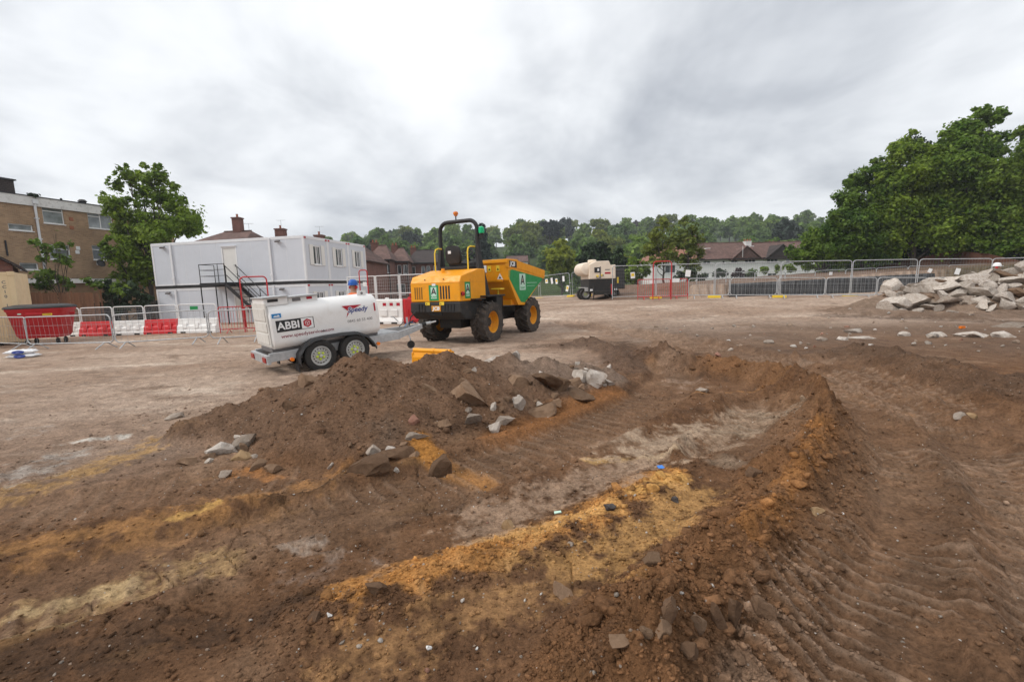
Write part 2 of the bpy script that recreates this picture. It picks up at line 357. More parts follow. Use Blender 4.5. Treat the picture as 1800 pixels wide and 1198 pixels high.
def cells(x, y, f, s=0):
    """Distance to the nearest and second nearest of jittered points: lumps and cracks."""
    x = x*f; y = y*f; ix = np.floor(x).astype(np.int32); iy = np.floor(y).astype(np.int32)
    d1 = np.full(x.shape, 9.0, np.float32); d2 = np.full(x.shape, 9.0, np.float32)
    for i in (-1, 0, 1):
        for j in (-1, 0, 1):
            cx = ix+i + _h(ix+i, iy+j, s); cy = iy+j + _h(ix+i, iy+j, s+77)
            d = np.hypot(x-cx, y-cy); m = d < d1
            d2 = np.where(m, d1, np.minimum(d2, d)); d1 = np.where(m, d, d1)
    return d1, d2
def ss(a, b, x):
    t = np.clip((x-a)/(b-a), 0, 1); return t*t*(3-2*t)
def line(pxs):
    return [tuple(gp(*p[:2])[:2]) for p in pxs]
def poly_d(x, y, pts):
    """distance to a polyline, distance along it, and side (+ left of travel)"""
    D = np.full(x.shape, 1e9, np.float32); T = np.zeros(x.shape, np.float32); S = np.zeros(x.shape, np.float32); acc = 0
    for (ax, ay), (bx, by) in zip(pts[:-1], pts[1:]):
        lx, ly = bx-ax, by-ay; L2 = lx*lx+ly*ly; Ls = math.sqrt(L2)
        t = np.clip(((x-ax)*lx + (y-ay)*ly)/L2, 0, 1); d = np.hypot(x-ax-lx*t, y-ay-ly*t)
        sd = np.sign(lx*(y-ay) - ly*(x-ax)); m = d < D
        D = np.where(m, d, D); T = np.where(m, acc + t*Ls, T); S = np.where(m, sd, S); acc += Ls
    return D, T, S
MOUND = []   # x, y, height : crest of the spoil heap
for px, Y, h in ((330,5.0,.16),(400,5.3,.30),(470,5.7,.38),(545,5.85,.50),(610,5.75,.66),(645,5.7,.76),(690,5.8,.68),(750,6.1,.66),(790,6.2,.70),(830,6.5,.62),(900,6.8,.54),(960,6.9,.46),(1020,7.0,.36),(1070,7.1,.2),
                 (560,4.5,.22),(640,4.4,.25),(700,4.8,.36),(780,5.2,.32),(860,5.7,.34),(940,6.2,.36)):
    a = at(px, 700, Y); MOUND.append((a.x, a.y, h))
RUBBLE = [(14.2,18.2,.55),(15.4,18.2,.95),(16.8,18.0,1.3),(18.2,17.5,1.5),(19.6,17.1,1.85),(21.5,16.9,2.15),(23.5,16.9,2.0),(25.5,17.2,1.3)]
BERM = line([(1085,1240),(1165,1150),(1240,1060),(1310,985),(1370,915),(1415,850),(1437,785),(1432,730),(1385,685),(1300,660),(1215,648),(1150,640)])
SAND = line([(560,1065),(650,1040),(740,1010),(860,975),(985,925),(1085,880),(1150,842),(1180,820)])
PAN = line([(480,1030),(720,945),(930,880),(1080,820),(1190,770),(1290,735),(1350,715)])
RUTL = line([(-250,1130),(60,1040),(330,965),(560,905),(760,845),(930,790),(1070,735),(1160,690),(1190,650)])
RUTL2 = line([(-300,940),(60,905),(320,860),(520,840)])
RUTR = line([(1560,1330),(1600,1150),(1635,980),(1650,860),(1610,760),(1500,690),(1330,630),(1150,590),(1000,570)])
RUTR2 = line([(2150,1250),(2020,1050),(1910,900),(1790,780),(1620,700),(1450,640)])
RIDGER = line([(1950,680),(1800,690),(1740,688),(1660,662),(1570,640),(1490,628)])
RIDGER2 = line([(1950,556),(1800,556),(1700,560),(1600,556),(1520,553),(1470,552)])
BACKR = line([(985,612),(1040,606),(1085,625),(1100,655)])
BACKR2 = line([(1110,640),(1160,635),(1190,648)])
TRACKPAN = line([(1300,800),(1330,755),(1345,715)])
PATCHR = [gp(1700, 735), gp(1780, 710)]
def relief(x, y):
    """dict of useful masks + the height"""
    x = np.asarray(x, np.float32); y = np.asarray(y, np.float32); r = np.hypot(x, y)
    m = {}
    wx = x + 0.10*fbm(x, y, 1.1, 3, 5); wy = y + 0.10*fbm(x, y, 1.1, 3, 9)
    z = 0.05*fbm(x, y, 0.16, 3, 1) + 0.03*fbm(x, y, 0.7, 3, 2)
    near = 1 - ss(13, 22, r)
    # levels of the site
    z = z + 0.38*ss(15, 24, y)*ss(-5, 2, x) - 0.7*ss(21.5, 25, y)*ss(-7, -10, x)
    plat = ss(28.42, 28.62, y + 0.12*fbm(x, y, 0.5, 2, 71))*ss(10.8, 11.6, x)
    slope = ss(29.0, 31.5, y)*ss(4.5, 8.0, x)
    pz = 1.10 + 0.035*np.clip(x-14, 0, 40) + 0.10*fbm(x, y, 0.35, 3, 72)
    top = np.maximum(plat*pz, slope*(0.62 + 0.12*fbm(x, y, 0.4, 3, 73)))
    z = np.maximum(z, z*0.2 + top)
    far = ss(46, 60, y); z = z*(1-far) + far*(-1.6)
    hill = 27*ss(100, 300, y)*(0.85+0.15*ss(-150, 40, x)) + 30*ss(340, 600, y)*ss(-40, 160, x)
    z = z + hill + ss(100, 160, y)*2.5*fbm(x, y, 0.012, 3, 4)
    # spoil heap
    mo = np.full(x.shape, -9.0, np.float32)
    for (cx, cy, h) in MOUND: mo = np.logaddexp(mo*16, (h - 0.57*np.hypot((wx-cx), (wy-cy)*0.92))*16)/16
    mound = np.clip(mo, 0, 2); m['mound'] = ss(0.0, 0.10, mound)
    d1, d2 = cells(x, y, 4.0, 31); lump = (1-np.clip(d1*1.25, 0, 1))
    d1b, d2b = cells(wx, wy, 11.0, 33); lumpb = (1-np.clip(d1b*1.3, 0, 1))
    mm = m['mound']
    z = z + mound + mm*near*(0.05*fbm(x, y, 2.3, 4, 21, 0.6) + 0.06*lump*ss(-0.1, 0.3, fbm(x, y, 1.2, 2, 22)) + 0.012*lumpb)
    rb = np.full(x.shape, -9.0, np.float32)
    for (cx, cy, h) in RUBBLE: rb = np.logaddexp(rb*6, (h - 0.62*np.hypot(x-cx, (y-cy)*1.05))*6)/6
    m['rubble'] = ss(0, 0.15, rb); z = z + 0.85*np.clip(rb, 0, 3)
    # ruts, pan and berms
    D, T, S = poly_d(wx, wy, PAN); m['pan'] = 1-ss(0.28, 0.55, D); z = z - 0.07*m['pan']
    for nm, ln, w, dep, pit, amp in (('rutl', RUTL, 0.40, 0.07, 0.17, 0.020), ('rutl2', RUTL2, 0.34, 0.04, 0.16, 0.012), ('rutr', RUTR, 0.60, 0.06, 0.115, 0.034), ('rutr2', RUTR2, 0.52, 0.06, 0.12, 0.030), ('trackpan', TRACKPAN, 0.45, 0.02, 0.11, 0.036)):
        D, T, S = poly_d(x + 0.03*fbm(x, y, 1.2, 2, 61), y + 0.03*fbm(x, y, 1.2, 2, 62), ln); k = 1-ss(w*0.8, w*1.15, D); m[nm] = k
        ph = (T/pit + 0.12*fbm(x, y, 0.9, 3, 41) + 0.05*fbm(x, y, 3.5, 2, 42) + 0.30*(D*S)); saw = np.abs((ph % 1.0)*2-1)*(0.62 + 0.55*_T[np.floor(ph).astype(np.int32) & 255, 7])
        wear = ss(-0.38, 0.10, fbm(x, y, 0.6, 3, 43)) * near
        m[nm+'_t'] = k*wear*saw
        z = z - dep*k + k*wear*amp*ss(0.45, 0.66, saw)*(0.25 + 0.75*ss(-0.35, 0.12, fbm(x, y, 4.5, 3, 47, 0.6))) + (0.3 if 'l' in nm[3:4] else 1.0)*(0.06+0.05*lumpb+0.06*fbm(x, y, 5, 3, 45))*np.exp(-((D-w*1.22)/(w*0.24))**2)*ss(-0.25, 0.25, fbm(x, y, 1.3, 3, 44))*near
    def berm(ln, h, w, sd, key, asym=0.0):
        D, T, S = poly_d(wx, wy, ln); hh = h*(0.75+0.6*fbm(x, y, 0.9, 3, sd)); ww = w*(1+asym*S)
        p = np.clip(1-D/ww, 0, 1); m[key] = ss(0, 0.35, p); m[key+'_s'] = S*m[key]
        rough = 0.32*fbm(x, y, 3.2, 4, sd+1, 0.62) + 0.30*lump + 0.16*lumpb
        return hh*p**0.85*(0.72+rough)
    z = z + berm(BERM, 0.36, 0.46, 11, 'berm') + berm(SAND, 0.12, 0.30, 13, 'sand') + berm(RIDGER, 0.36, 0.75, 15, 'ridger') \
          + berm(RIDGER2, 0.26, 0.8, 17, 'ridger2') + berm(BACKR, 0.22, 0.45, 18, 'backr') + berm(BACKR2, 0.2, 0.4, 19, 'backr2')
    # rough, trodden texture of the near ground
    rufg = near*(0.35 + 0.65*ss(-0.15, 0.35, fbm(x, y, 0.55, 3, 51)))
    z = z + rufg*(0.034*fbm(x, y, 3.0, 4, 52, 0.6) + 0.017*fbm(x, y, 11, 3, 53, 0.65)) + near*(0.030*lump*ss(0.05, 0.45, fbm(x, y, 0.9, 3, 58)) + 0.016*lumpb*ss(-0.05, 0.35, fbm(x, y, 0.75, 3, 59)))*(1-0.8*np.maximum(m['rutr'], m['pan'])) + 0.012*(1-near)*fbm(x, y, 2.2, 3, 54)*(1-ss(40, 60, r))
    crack = 1-ss(0.0, 0.07, d2-d1); cm = ss(0.1, 0.35, fbm(x, y, 0.8, 2, 57))*(1-ss(5, 9, r)); z = z - 0.025*crack*cm
    m['lump'] = lump; m['z'] = z; m['r'] = r; m['crack'] = crack*cm
    return m
def H(x, y): return float(relief(np.array([x], float), np.array([y], float))['z'][0])
def lerp(c, k, col): return c*(1-k[:, None]) + np.array(col, np.float32)[None, :]*k[:, None]
OCHRE = [   # streaks of differently coloured soil: line, half-width m, colour, strength
    ([(320,765),(200,815),(60,862),(-120,900)], 0.35, (0.40,0.24,0.095), 0.8),
    ([(560,850),(430,880),(250,930),(60,960),(-150,1000)], 0.34, (0.33,0.17,0.066), 0.85),
    ([(640,805),(520,850),(420,880)], 0.18, (0.36,0.17,0.055), 0.6),
    ([(430,870),(340,905),(310,915)], 0.10, (0.50,0.30,0.10), 0.8),
    ([(370,975),(240,1010),(120,1040),(-60,1090)], 0.28, (0.50,0.335,0.15), 0.85),
    ([(225,1012),(120,1035),(20,1060)], 0.11, (0.66,0.49,0.26), 0.95),
    ([(140,1090),(20,1112)], 0.07, (0.66,0.49,0.26), 0.9),
    ([(640,1035),(760,1000),(880,960),(1000,920),(1090,870),(1160,835)], 0.30, (0.53,0.25,0.075), 0.98),
    ([(880,940),(1000,912),(1070,895)], 0.17, (0.67,0.375,0.135), 0.98),
    ([(1110,870),(1160,850),(1190,850)], 0.16, (0.60,0.34,0.11), 0.95),
    ([(1040,800),(1110,795),(1175,790)], 0.10, (0.56,0.35,0.14), 0.95),
    ([(960,995),(1080,960),(1160,925),(1230,870)], 0.28, (0.46,0.26,0.10), 0.9),
    ([(1080,1040),(1120,1080)], 0.07, (0.50,0.28,0.10), 0.8),
    ([(600,1170),(740,1120),(850,1070),(960,1030)], 0.26, (0.34,0.19,0.085), 0.8),
    ([(740,790),(770,810),(850,840)], 0.14, (0.44,0.20,0.05), 0.95),
    ([(880,770),(1000,720),(1080,690)], 0.25, (0.27,0.12,0.045), 0.75),
    ([(1430,780),(1440,840),(1410,900),(1370,960),(1330,1000)], 0.22, (0.37,0.165,0.048), 0.9),
    ([(1230,692),(1330,690),(1400,690)], 0.12, (0.36,0.18,0.07), 0.75),
    ([(1050,700),(1130,690),(1250,665)], 0.25, (0.22,0.105,0.05), 0.6),
    ([(1500,700),(1600,712)], 0.14, (0.34,0.18,0.08), 0.6),
    ([(1720,680),(1800,672),(1900,680)], 0.30, (0.30,0.135,0.05), 0.8),
    ([(1480,860),(1560,930)], 0.3, (0.25,0.14,0.075), 0.5),
    ([(410,835),(440,825),(480,835)], 0.10, (0.40,0.17,0.05), 0.8),
]
GREY = [([(-60,850),(60,835),(110,800)], 0.35, (0.33,0.30,0.27), 0.75), ([(150,775),(220,770)], 0.12, (0.55,0.52,0.47), 0.8),
    ([(-60,780),(60,760)], 0.4, (0.30,0.265,0.235), 0.6), ([(510,945),(565,935)], 0.09, (0.52,0.46,0.40), 0.8), ([(1130,790),(1350,720)], 0.5, (0.40,0.30,0.215), 0.9),
    ([(840,905),(980,850),(1120,810)], 0.36, (0.33,0.225,0.155), 0.95), ([(1180,650),(1215,675)], 0.35, (0.33,0.26,0.21), 0.7), ([(600,960),(700,1000)], 0.12, (0.27,0.22,0.18), 0.5),
    ([(480,1010),(660,960)], 0.16, (0.26,0.19,0.15), 0.6), ([(850,650),(960,640),(1050,640)], 0.5, (0.28,0.21,0.17), 0.6)]
DARK = [([(560,900),(700,850),(860,800),(1000,745),(1120,690)], 0.34, (0.059,0.033,0.019), 0.85), ([(600,935),(800,870)], 0.16, (0.056,0.031,0.018), 0.8), ([(-60,1170),(300,1110),(520,1050)], 0.30, (0.063,0.037,0.023), 0.8),  # damp soil, darkened further to stand in for shade, as beside the berm
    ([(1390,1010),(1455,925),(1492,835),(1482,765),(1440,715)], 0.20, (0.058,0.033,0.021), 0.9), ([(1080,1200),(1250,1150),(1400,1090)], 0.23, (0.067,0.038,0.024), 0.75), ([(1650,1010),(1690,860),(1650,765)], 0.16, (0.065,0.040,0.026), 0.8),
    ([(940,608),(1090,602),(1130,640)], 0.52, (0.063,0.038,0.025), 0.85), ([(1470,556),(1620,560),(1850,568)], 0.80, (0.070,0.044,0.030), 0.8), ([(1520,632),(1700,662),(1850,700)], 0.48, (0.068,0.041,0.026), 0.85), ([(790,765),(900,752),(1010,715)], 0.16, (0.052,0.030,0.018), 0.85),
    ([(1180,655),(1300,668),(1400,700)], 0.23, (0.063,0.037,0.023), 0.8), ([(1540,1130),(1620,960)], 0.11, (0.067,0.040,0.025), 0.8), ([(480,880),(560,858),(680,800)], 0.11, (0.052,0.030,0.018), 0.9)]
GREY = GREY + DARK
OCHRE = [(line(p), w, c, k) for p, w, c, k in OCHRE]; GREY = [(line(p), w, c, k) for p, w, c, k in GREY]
def soil(x, y, m):
    r = m['r']; n1 = fbm(x, y, 0.8, 5, 101, 0.6); n2 = fbm(x, y, 4.5, 4, 111, 0.6); n5 = fbm(x, y, 14, 3, 181, 0.65); ns = fbm(x*0.5 + y*0.2, y*2.2 - x*0.9, 1.6, 4, 121, 0.6)
    c = np.tile(np.array([[0.172, 0.091, 0.048]], np.float32), (len(x), 1))
    c = lerp(c, ss(0.0, 0.4, n1)*0.85, (0.104, 0.054, 0.029)); c = lerp(c, ss(0.05, 0.45, -n1)*0.75, (0.265, 0.165, 0.102))
    # dry, pale haul surface further out
    pale = np.maximum(ss(6.2, 9.5, y)*(1-ss(-1.0, 3.0, x - 0.06*y)), ss(9.0, 16, y)) * (1-ss(42, 52, y))
    pale = np.maximum(pale, ss(-2.2, -4.0, x)*ss(2.8, 5.5, y))
    pale = pale*(0.55 + 0.5*ss(-0.4, 0.4, fbm(x, y*1.6, 0.28, 4, 131)))
    c = lerp(c, np.clip(pale, 0, 1)*0.92, (0.44, 0.335, 0.262))
    c = lerp(c, np.clip(pale, 0, 1)*ss(0.12, 0.5, fbm(x*0.6, y*1.8, 0.5, 5, 141, 0.6))*0.9, (0.58, 0.475, 0.385))
    c = lerp(c, np.clip(pale, 0, 1)*ss(0.10, 0.45, fbm(x*0.8, y*1.5, 0.9, 5, 151, 0.6))*0.75, (0.20, 0.135, 0.095))
    # disturbed dark ground right of the machine
    dk = ss(2.0, 5.0, x)*ss(7.0, 9.0, y)*(1-ss(13.5, 18.5, y + 0.25*(x-9)))*(0.6+0.5*fbm(x, y, 0.5, 3, 161))
    c = lerp(c, np.clip(dk, 0, 1)*0.9, (0.145, 0.096, 0.068))
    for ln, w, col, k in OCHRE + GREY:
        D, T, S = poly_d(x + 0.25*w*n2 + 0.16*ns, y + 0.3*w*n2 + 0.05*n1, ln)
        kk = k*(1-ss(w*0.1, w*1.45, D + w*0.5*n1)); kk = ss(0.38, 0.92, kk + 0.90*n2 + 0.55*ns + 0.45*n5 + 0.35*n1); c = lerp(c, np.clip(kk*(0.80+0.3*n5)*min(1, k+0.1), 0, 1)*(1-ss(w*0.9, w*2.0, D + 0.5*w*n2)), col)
    # faint ochre streaks all over the near left
    st = ss(0.22, 0.55, ns)*ss(1.0, -1.0, x)*(1-ss(3.6, 4.6, y)); c = lerp(c, st*0.55, (0.36, 0.20, 0.085))
    mo = m['mound']; c = lerp(c, mo*0.88, (0.155, 0.091, 0.056)); c = lerp(c, mo*ss(0.1, 0.5, n1)*0.55, (0.20, 0.138, 0.098)); c = lerp(c, mo*ss(0.15, 0.5, -n1)*0.5, (0.105, 0.062, 0.040))
    mx = at(880, 640, 6.7); rr = mo*ss(-0.5, 0.6, x - mx.x)*ss(5.6, 6.6, y); c = lerp(c, rr*0.55, (0.25, 0.19, 0.15))
    for ln, w, col, k in OCHRE[14:16]:
        D, T, S = poly_d(x + 0.1*n2, y + 0.1*n1, ln); c = lerp(c, k*(1-ss(w*0.4, w*1.2, D+0.06*n2)), col)
    c = lerp(c, m['berm']*0.5, (0.235, 0.115, 0.05)); c = lerp(c, m['berm']*ss(0.1, 0.45, n1)*0.6, (0.12, 0.07, 0.045)); c = lerp(c, np.maximum(m['backr'], m['backr2'])*0.75, (0.115, 0.072, 0.05))
    c = lerp(c, np.maximum(m['ridger'], m['ridger2'])*0.65, (0.125, 0.077, 0.05))
    for kx in ('rutl', 'rutl2', 'rutr', 'rutr2', 'trackpan'):
        c = lerp(c, m[kx]*(0.30 if kx[-1] == '2' else 0.45), (0.212, 0.126, 0.076))
        c = lerp(c, ss(0.45, 0.85, m[kx+'_t'])*(0.6 if 'r' in kx[3:] or kx == 'trackpan' else 0.25), (0.34, 0.235, 0.165) if kx != 'trackpan' else (0.38, 0.30, 0.22))
    c = lerp(c, m['rubble']*0.8, (0.20, 0.14, 0.10))
    gr = ss(50, 58, y); c = lerp(c, gr, (0.05, 0.075, 0.022))
    out = ss(30, 32, np.abs(x + 4))*ss(10, 20, y)*(1-gr); c = lerp(c, out*0.8, (0.09, 0.08, 0.045))
    bk = ss(28.4, 29.5, y)*ss(4.5, 6, x)*(1-gr); c = lerp(c, bk*0.8, (0.135, 0.085, 0.06))
    v = 1 + 0.42*n2 + 0.2*n5 + 0.16*fbm(x, y, 19, 3, 171, 0.65)*(1-ss(8, 14, r)); return np.clip(c*v[:, None], 0.012, 0.9)
from concurrent.futures import ThreadPoolExecutor
def survey(x, y, colour=True):
    def job(i):
        xs = np.asarray(x[i:i+24000], np.float32); ys = np.asarray(y[i:i+24000], np.float32); m = relief(xs, ys); return m, (soil(xs, ys, m) if colour else None)
    with ThreadPoolExecutor(4) as ex: res = list(ex.map(job, range(0, len(x), 24000)))
    m = {k: np.concatenate([q[0][k] for q in res]) for k in res[0][0]}
    return m, (np.concatenate([q[1] for q in res]) if colour else None)
def grid_ground():
    a = np.concatenate([np.linspace(-180, -66, 40)[:-1], np.linspace(-64, 64, 800), np.linspace(66, 180, 40)[1:-1]])
    rr = np.concatenate([[0.25, 0.6], np.geomspace(0.9, 24, 500)[0:], np.geomspace(24, 75, 150)[1:], np.geomspace(75, 900, 50)[1:]])
    A, RR = np.meshgrid(np.radians(a), rr); x = (np.sin(A)*RR).ravel(); y = (np.cos(A)*RR).ravel()
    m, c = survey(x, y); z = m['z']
    na, nr = len(a), len(rr); j = np.arange(na); j2 = (j+1) % na
    i = np.arange(nr-1)[:, None]
    q = np.stack([i*na + j, i*na + j2, (i+1)*na + j2, (i+1)*na + j], -1).reshape(-1, 4)[:, ::-1]
    me = bpy.data.meshes.new('ground'); nv, nf = len(x), len(q)
    me.vertices.add(nv); me.vertices.foreach_set('co', np.stack([x, y, z], 1).ravel().astype(np.float32))
    me.loops.add(nf*4); me.loops.foreach_set('vertex_index', q.ravel().astype(np.int32))
    me.polygons.add(nf); me.polygons.foreach_set('loop_start', (np.arange(nf)*4).astype(np.int32)); me.polygons.foreach_set('loop_total', np.full(nf, 4, np.int32))
    me.polygons.foreach_set('use_smooth', np.ones(nf, bool)); me.update(calc_edges=True)
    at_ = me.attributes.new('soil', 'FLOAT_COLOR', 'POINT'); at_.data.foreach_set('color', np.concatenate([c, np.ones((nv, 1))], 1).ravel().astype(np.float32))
    return me
def soilmat(name, grain=1.0):
    m, t, b = mk(name); a = N(t, 'ShaderNodeAttribute', attribute_name='soil')
    n = noise(t, 38, 8, 0.72); n3 = noise(t, 6.0, 6, 0.65)
    f = ramp(t, n.outputs['Fac'], 0.3, (0.52,)*3, 0.72, (1.46,)*3).outputs[0]
    f3 = ramp(t, n3.outputs['Fac'], 0.3, (0.80, 0.79, 0.78), 0.7, (1.2, 1.19, 1.18)).outputs[0]
    c = mixc(t, 1.0, a.outputs['Color'], f, 'MULTIPLY'); c = mixc(t, 1.0, c, f3, 'MULTIPLY')
    # pale grit
    vo = N(t, 'ShaderNodeTexVoronoi'); vo.inputs['Scale'].default_value = 26; co = N(t, 'ShaderNodeTexCoord'); t.links.new(co.outputs['Object'], vo.inputs['Vector'])
    gsel = ramp(t, vo.outputs['Distance'], 0.10, (1,)*3, 0.16, (0,)*3).outputs[0]; sp = N(t, 'ShaderNodeSeparateColor'); t.links.new(vo.outputs['Color'], sp.inputs[0])
    g2 = ramp(t, sp.outputs[0], 0.86, (0,)*3, 0.9, (0.8,)*3).outputs[0]; gm = mixc(t, 1.0, gsel, g2, 'MULTIPLY')
    c = mixc(t, gm, c, (0.42, 0.37, 0.32))
    t.links.new(c, b.inputs['Base Color']); b.inputs['Roughness'].default_value = 0.95; b.inputs['Specular IOR Level'].default_value = 0.12
    hn = N(t, 'ShaderNodeMath', operation='MULTIPLY_ADD'); t.links.new(n3.outputs['Fac'], hn.inputs[0]); hn.inputs[1].default_value = 1.6; t.links.new(n.outputs['Fac'], hn.inputs[2])
    bump(t, b, hn.outputs[0], 1.0*grain, 0.03); return m
M['soil'] = soilmat('soil'); M['clod'] = soilmat('clod_soil', 0.8)
gme = grid_ground(); gme.materials.append(M['soil'])
ground = link(bpy.data.objects.new('ground', gme)); tag(ground, 'churned brown building-site ground with ochre streaks and tyre ruts', None, None, 'structure')

# ---------------------------------------------------------------- stones and clods
def ico(sub):
    bm = bmesh.new(); bmesh.ops.create_icosphere(bm, subdivisions=sub, radius=1.0)
    v = np.array([p.co[:] for p in bm.verts]); f = np.array([[q.index for q in p.verts] for p in bm.faces]); bm.free(); return v, f
ICO = {k: ico(k) for k in (1, 2, 3, 4)}
def chunk_verts(sub, seed, cuts=9, rough=0.05, depth=(0.55, 0.85)):
    rg = np.random.default_rng(seed); v = ICO[sub][0].copy()
    for i in range(cuts):
        n = rg.normal(size=3); n /= np.linalg.norm(n); d = rg.uniform(*depth); e = v@n - d; v = v - np.clip(e, 0, None)[:, None]*n
    for o, a in ((2.2, rough), (5.5, rough*0.6), (11.0, rough*0.35)):
        k = gnoise(v[:, 0]*o + seed, v[:, 1]*o + v[:, 2]*o*0.7, seed) + gnoise(v[:, 2]*o - seed, v[:, 0]*o*0.6 - v[:, 1]*o, seed+3); v = v*(1 + a*k)[:, None]
    return v
def rockmat(name, c1, c2, c3, dirt=0.55):
    m, t, b = mk(name); n = noise(t, 9, 8, 0.7); n2 = noise(t, 7.0, 6, 0.65); oi = N(t, 'ShaderNodeObjectInfo')
    c = ramp(t, n.outputs['Fac'], 0.32, c1, 0.68, c2).outputs[0]
    f = ramp(t, n2.outputs['Fac'], 0.45, (0,)*3, 0.68, (dirt,)*3).outputs[0]; c = mixc(t, f, c, c3)
    f2 = ramp(t, oi.outputs['Random'], 0.0, (0.72, 0.70, 0.68), 1.0, (1.2, 1.2, 1.2)).outputs[0]; c = mixc(t, 1.0, c, f2, 'MULTIPLY')
    t.links.new(c, b.inputs['Base Color']); b.inputs['Roughness'].default_value = 0.93; b.inputs['Specular IOR Level'].default_value = 0.15; bump(t, b, n.outputs['Fac'], 0.8, 0.03); return m
M['concrete'] = rockmat('broken_concrete', (0.36, 0.31, 0.265), (0.58, 0.53, 0.475), (0.25, 0.18, 0.13))
M['palerock'] = rockmat('pale_concrete', (0.32, 0.275, 0.235), (0.60, 0.55, 0.50), (0.22, 0.155, 0.11), 0.75)
M['brownrock'] = rockmat('earthy_rock', (0.15, 0.093, 0.057), (0.25, 0.168, 0.112), (0.15, 0.088, 0.052), 0.85)
M['darkrock'] = rockmat('dark_earth_crust', (0.10, 0.060, 0.037), (0.185, 0.115, 0.072), (0.11, 0.062, 0.036), 0.8)
M['greyrock'] = rockmat('grey_stone', (0.21, 0.172, 0.14), (0.38, 0.325, 0.275), (0.18, 0.118, 0.08), 0.8)
M['redrock'] = rockmat('red_brick_stone', (0.20, 0.095, 0.065), (0.33, 0.18, 0.135), (0.18, 0.12, 0.09), 0.5)
M['ochrerock'] = rockmat('ochre_stone', (0.24, 0.15, 0.075), (0.38, 0.27, 0.16), (0.2, 0.12, 0.06), 0.5)
M['whiterock'] = rockmat('white_flint', (0.62, 0.6, 0.58), (0.8, 0.79, 0.78), (0.6, 0.5, 0.42), 0.2)
M['flint'] = rockmat('dark_flint', (0.035, 0.03, 0.03), (0.1, 0.088, 0.085), (0.22, 0.2, 0.19), 0.4)
def scatter(name, n, seed, r0, r1, size, keep, mat, label, sub=1, colour=None, sink=0.35, flat=(0.5, 0.9)):
    """thousands of little clods or pebbles as one uncountable mass"""
    rg = np.random.default_rng(seed); a = np.radians(rg.uniform(-58, 58, n)); r = np.exp(rg.uniform(math.log(r0), math.log(r1), n))
    x, y = np.sin(a)*r, np.cos(a)*r; m, c0 = survey(x, y, colour is None); k = rg.uniform(0, 1, n) < keep(x, y, m)
    x, y = x[k], y[k]; m = {q: w[k] for q, w in m.items()}; n = len(x)
    s = np.exp(rg.normal(math.log(size), 0.5, n)); s = np.clip(s, size*0.35, size*3.2)
    protos = [chunk_verts(sub, 900 + seed*20 + i, 13, 0.10, (0.38, 0.72)) for i in range(12)]; F = ICO[sub][1]; nv = len(protos[0])
    V = np.stack(protos)[rg.integers(0, 12, n)]
    sc = np.stack([s*rg.uniform(0.7, 1.3, n), s*rg.uniform(0.7, 1.3, n), s*rg.uniform(*flat, n)], 1); V = V*sc[:, None, :]
    t = rg.uniform(0, 2*np.pi, n); p = rg.uniform(-0.6, 0.6, n); ct, st, cp, sp = np.cos(t), np.sin(t), np.cos(p), np.sin(p)
    X = V[:, :, 0]*cp[:, None] + V[:, :, 2]*sp[:, None]; Z = -V[:, :, 0]*sp[:, None] + V[:, :, 2]*cp[:, None]; Y = V[:, :, 1]
    V = np.stack([X*ct[:, None]-Y*st[:, None] + x[:, None], X*st[:, None]+Y*ct[:, None] + y[:, None], Z + (m['z'] + s*sink*0.6)[:, None]], -1)
    c = c0[k] if colour is None else colour(rg, n); c = c*rg.uniform(0.75, 1.25, n)[:, None]
    fc = (F[None] + (np.arange(n)*nv)[:, None, None]).reshape(-1, 3)
    me = bpy.data.meshes.new(name); me.vertices.add(n*nv); me.vertices.foreach_set('co', V.ravel().astype(np.float32))
    me.loops.add(len(fc)*3); me.loops.foreach_set('vertex_index', fc.ravel().astype(np.int32)); me.polygons.add(len(fc))
    me.polygons.foreach_set('loop_start', (np.arange(len(fc))*3).astype(np.int32)); me.polygons.foreach_set('loop_total', np.full(len(fc), 3, np.int32)); me.update(calc_edges=True)
    at_ = me.attributes.new('soil', 'FLOAT_COLOR', 'POINT'); at_.data.foreach_set('color', np.repeat(np.concatenate([c, np.ones((n, 1))], 1), nv, 0).ravel().astype(np.float32))
    me.materials.append(mat); o = link(bpy.data.objects.new(name, me)); return tag(o, label, None, None, 'stuff')
def k_clod(x, y, m):
    k = 0.05 + 0.8*m['berm'] + 0.35*m['mound'] + 0.6*m['sand'] + 0.6*m['ridger'] + 0.5*m['ridger2'] + 0.7*np.maximum(m['backr'], m['backr2'])
    k = k + 0.35*ss(0.05, 0.4, fbm(x, y, 0.7, 3, 301)); k = k*(1 - 0.5*np.maximum(m['rutr'], np.maximum(m['pan'], m['rutl']*0.6))*(1-m['berm'])); return np.clip(k, 0.02, 1)
scatter('soil_clods', 94000, 3, 1.4, 9, 0.0078, lambda x, y, m: np.clip(k_clod(x, y, m) + 0.10, 0, 1), M['clod'], 'small crumbs and clods of brown soil strewn over the ground')
scatter('soil_lumps', 11000, 4, 1.7, 13, 0.022, lambda x, y, m: k_clod(x, y, m)**1.9*(0.35 + 0.65*ss(2.2, 5, m['r'])), M['clod'], 'larger lumps of brown and ochre soil along the ridges', sub=2)
def pebc(rg, n):
    b = np.array([[0.34,0.29,0.245],[0.5,0.46,0.42],[0.27,0.20,0.15],[0.68,0.66,0.63],[0.32,0.17,0.12]]); return b[rg.choice(5, n, p=[.40,.18,.34,.03,.05])]
scatter('pebbles', 8000, 5, 1.5, 24, 0.0065, lambda x, y, m: np.clip(0.25 + 0.5*ss(0, 0.4, fbm(x, y, 0.6, 3, 311)) + 0.3*m['mound'], 0, 1), M['clod'], 'small pale pebbles and grit lying on the soil', colour=pebc)
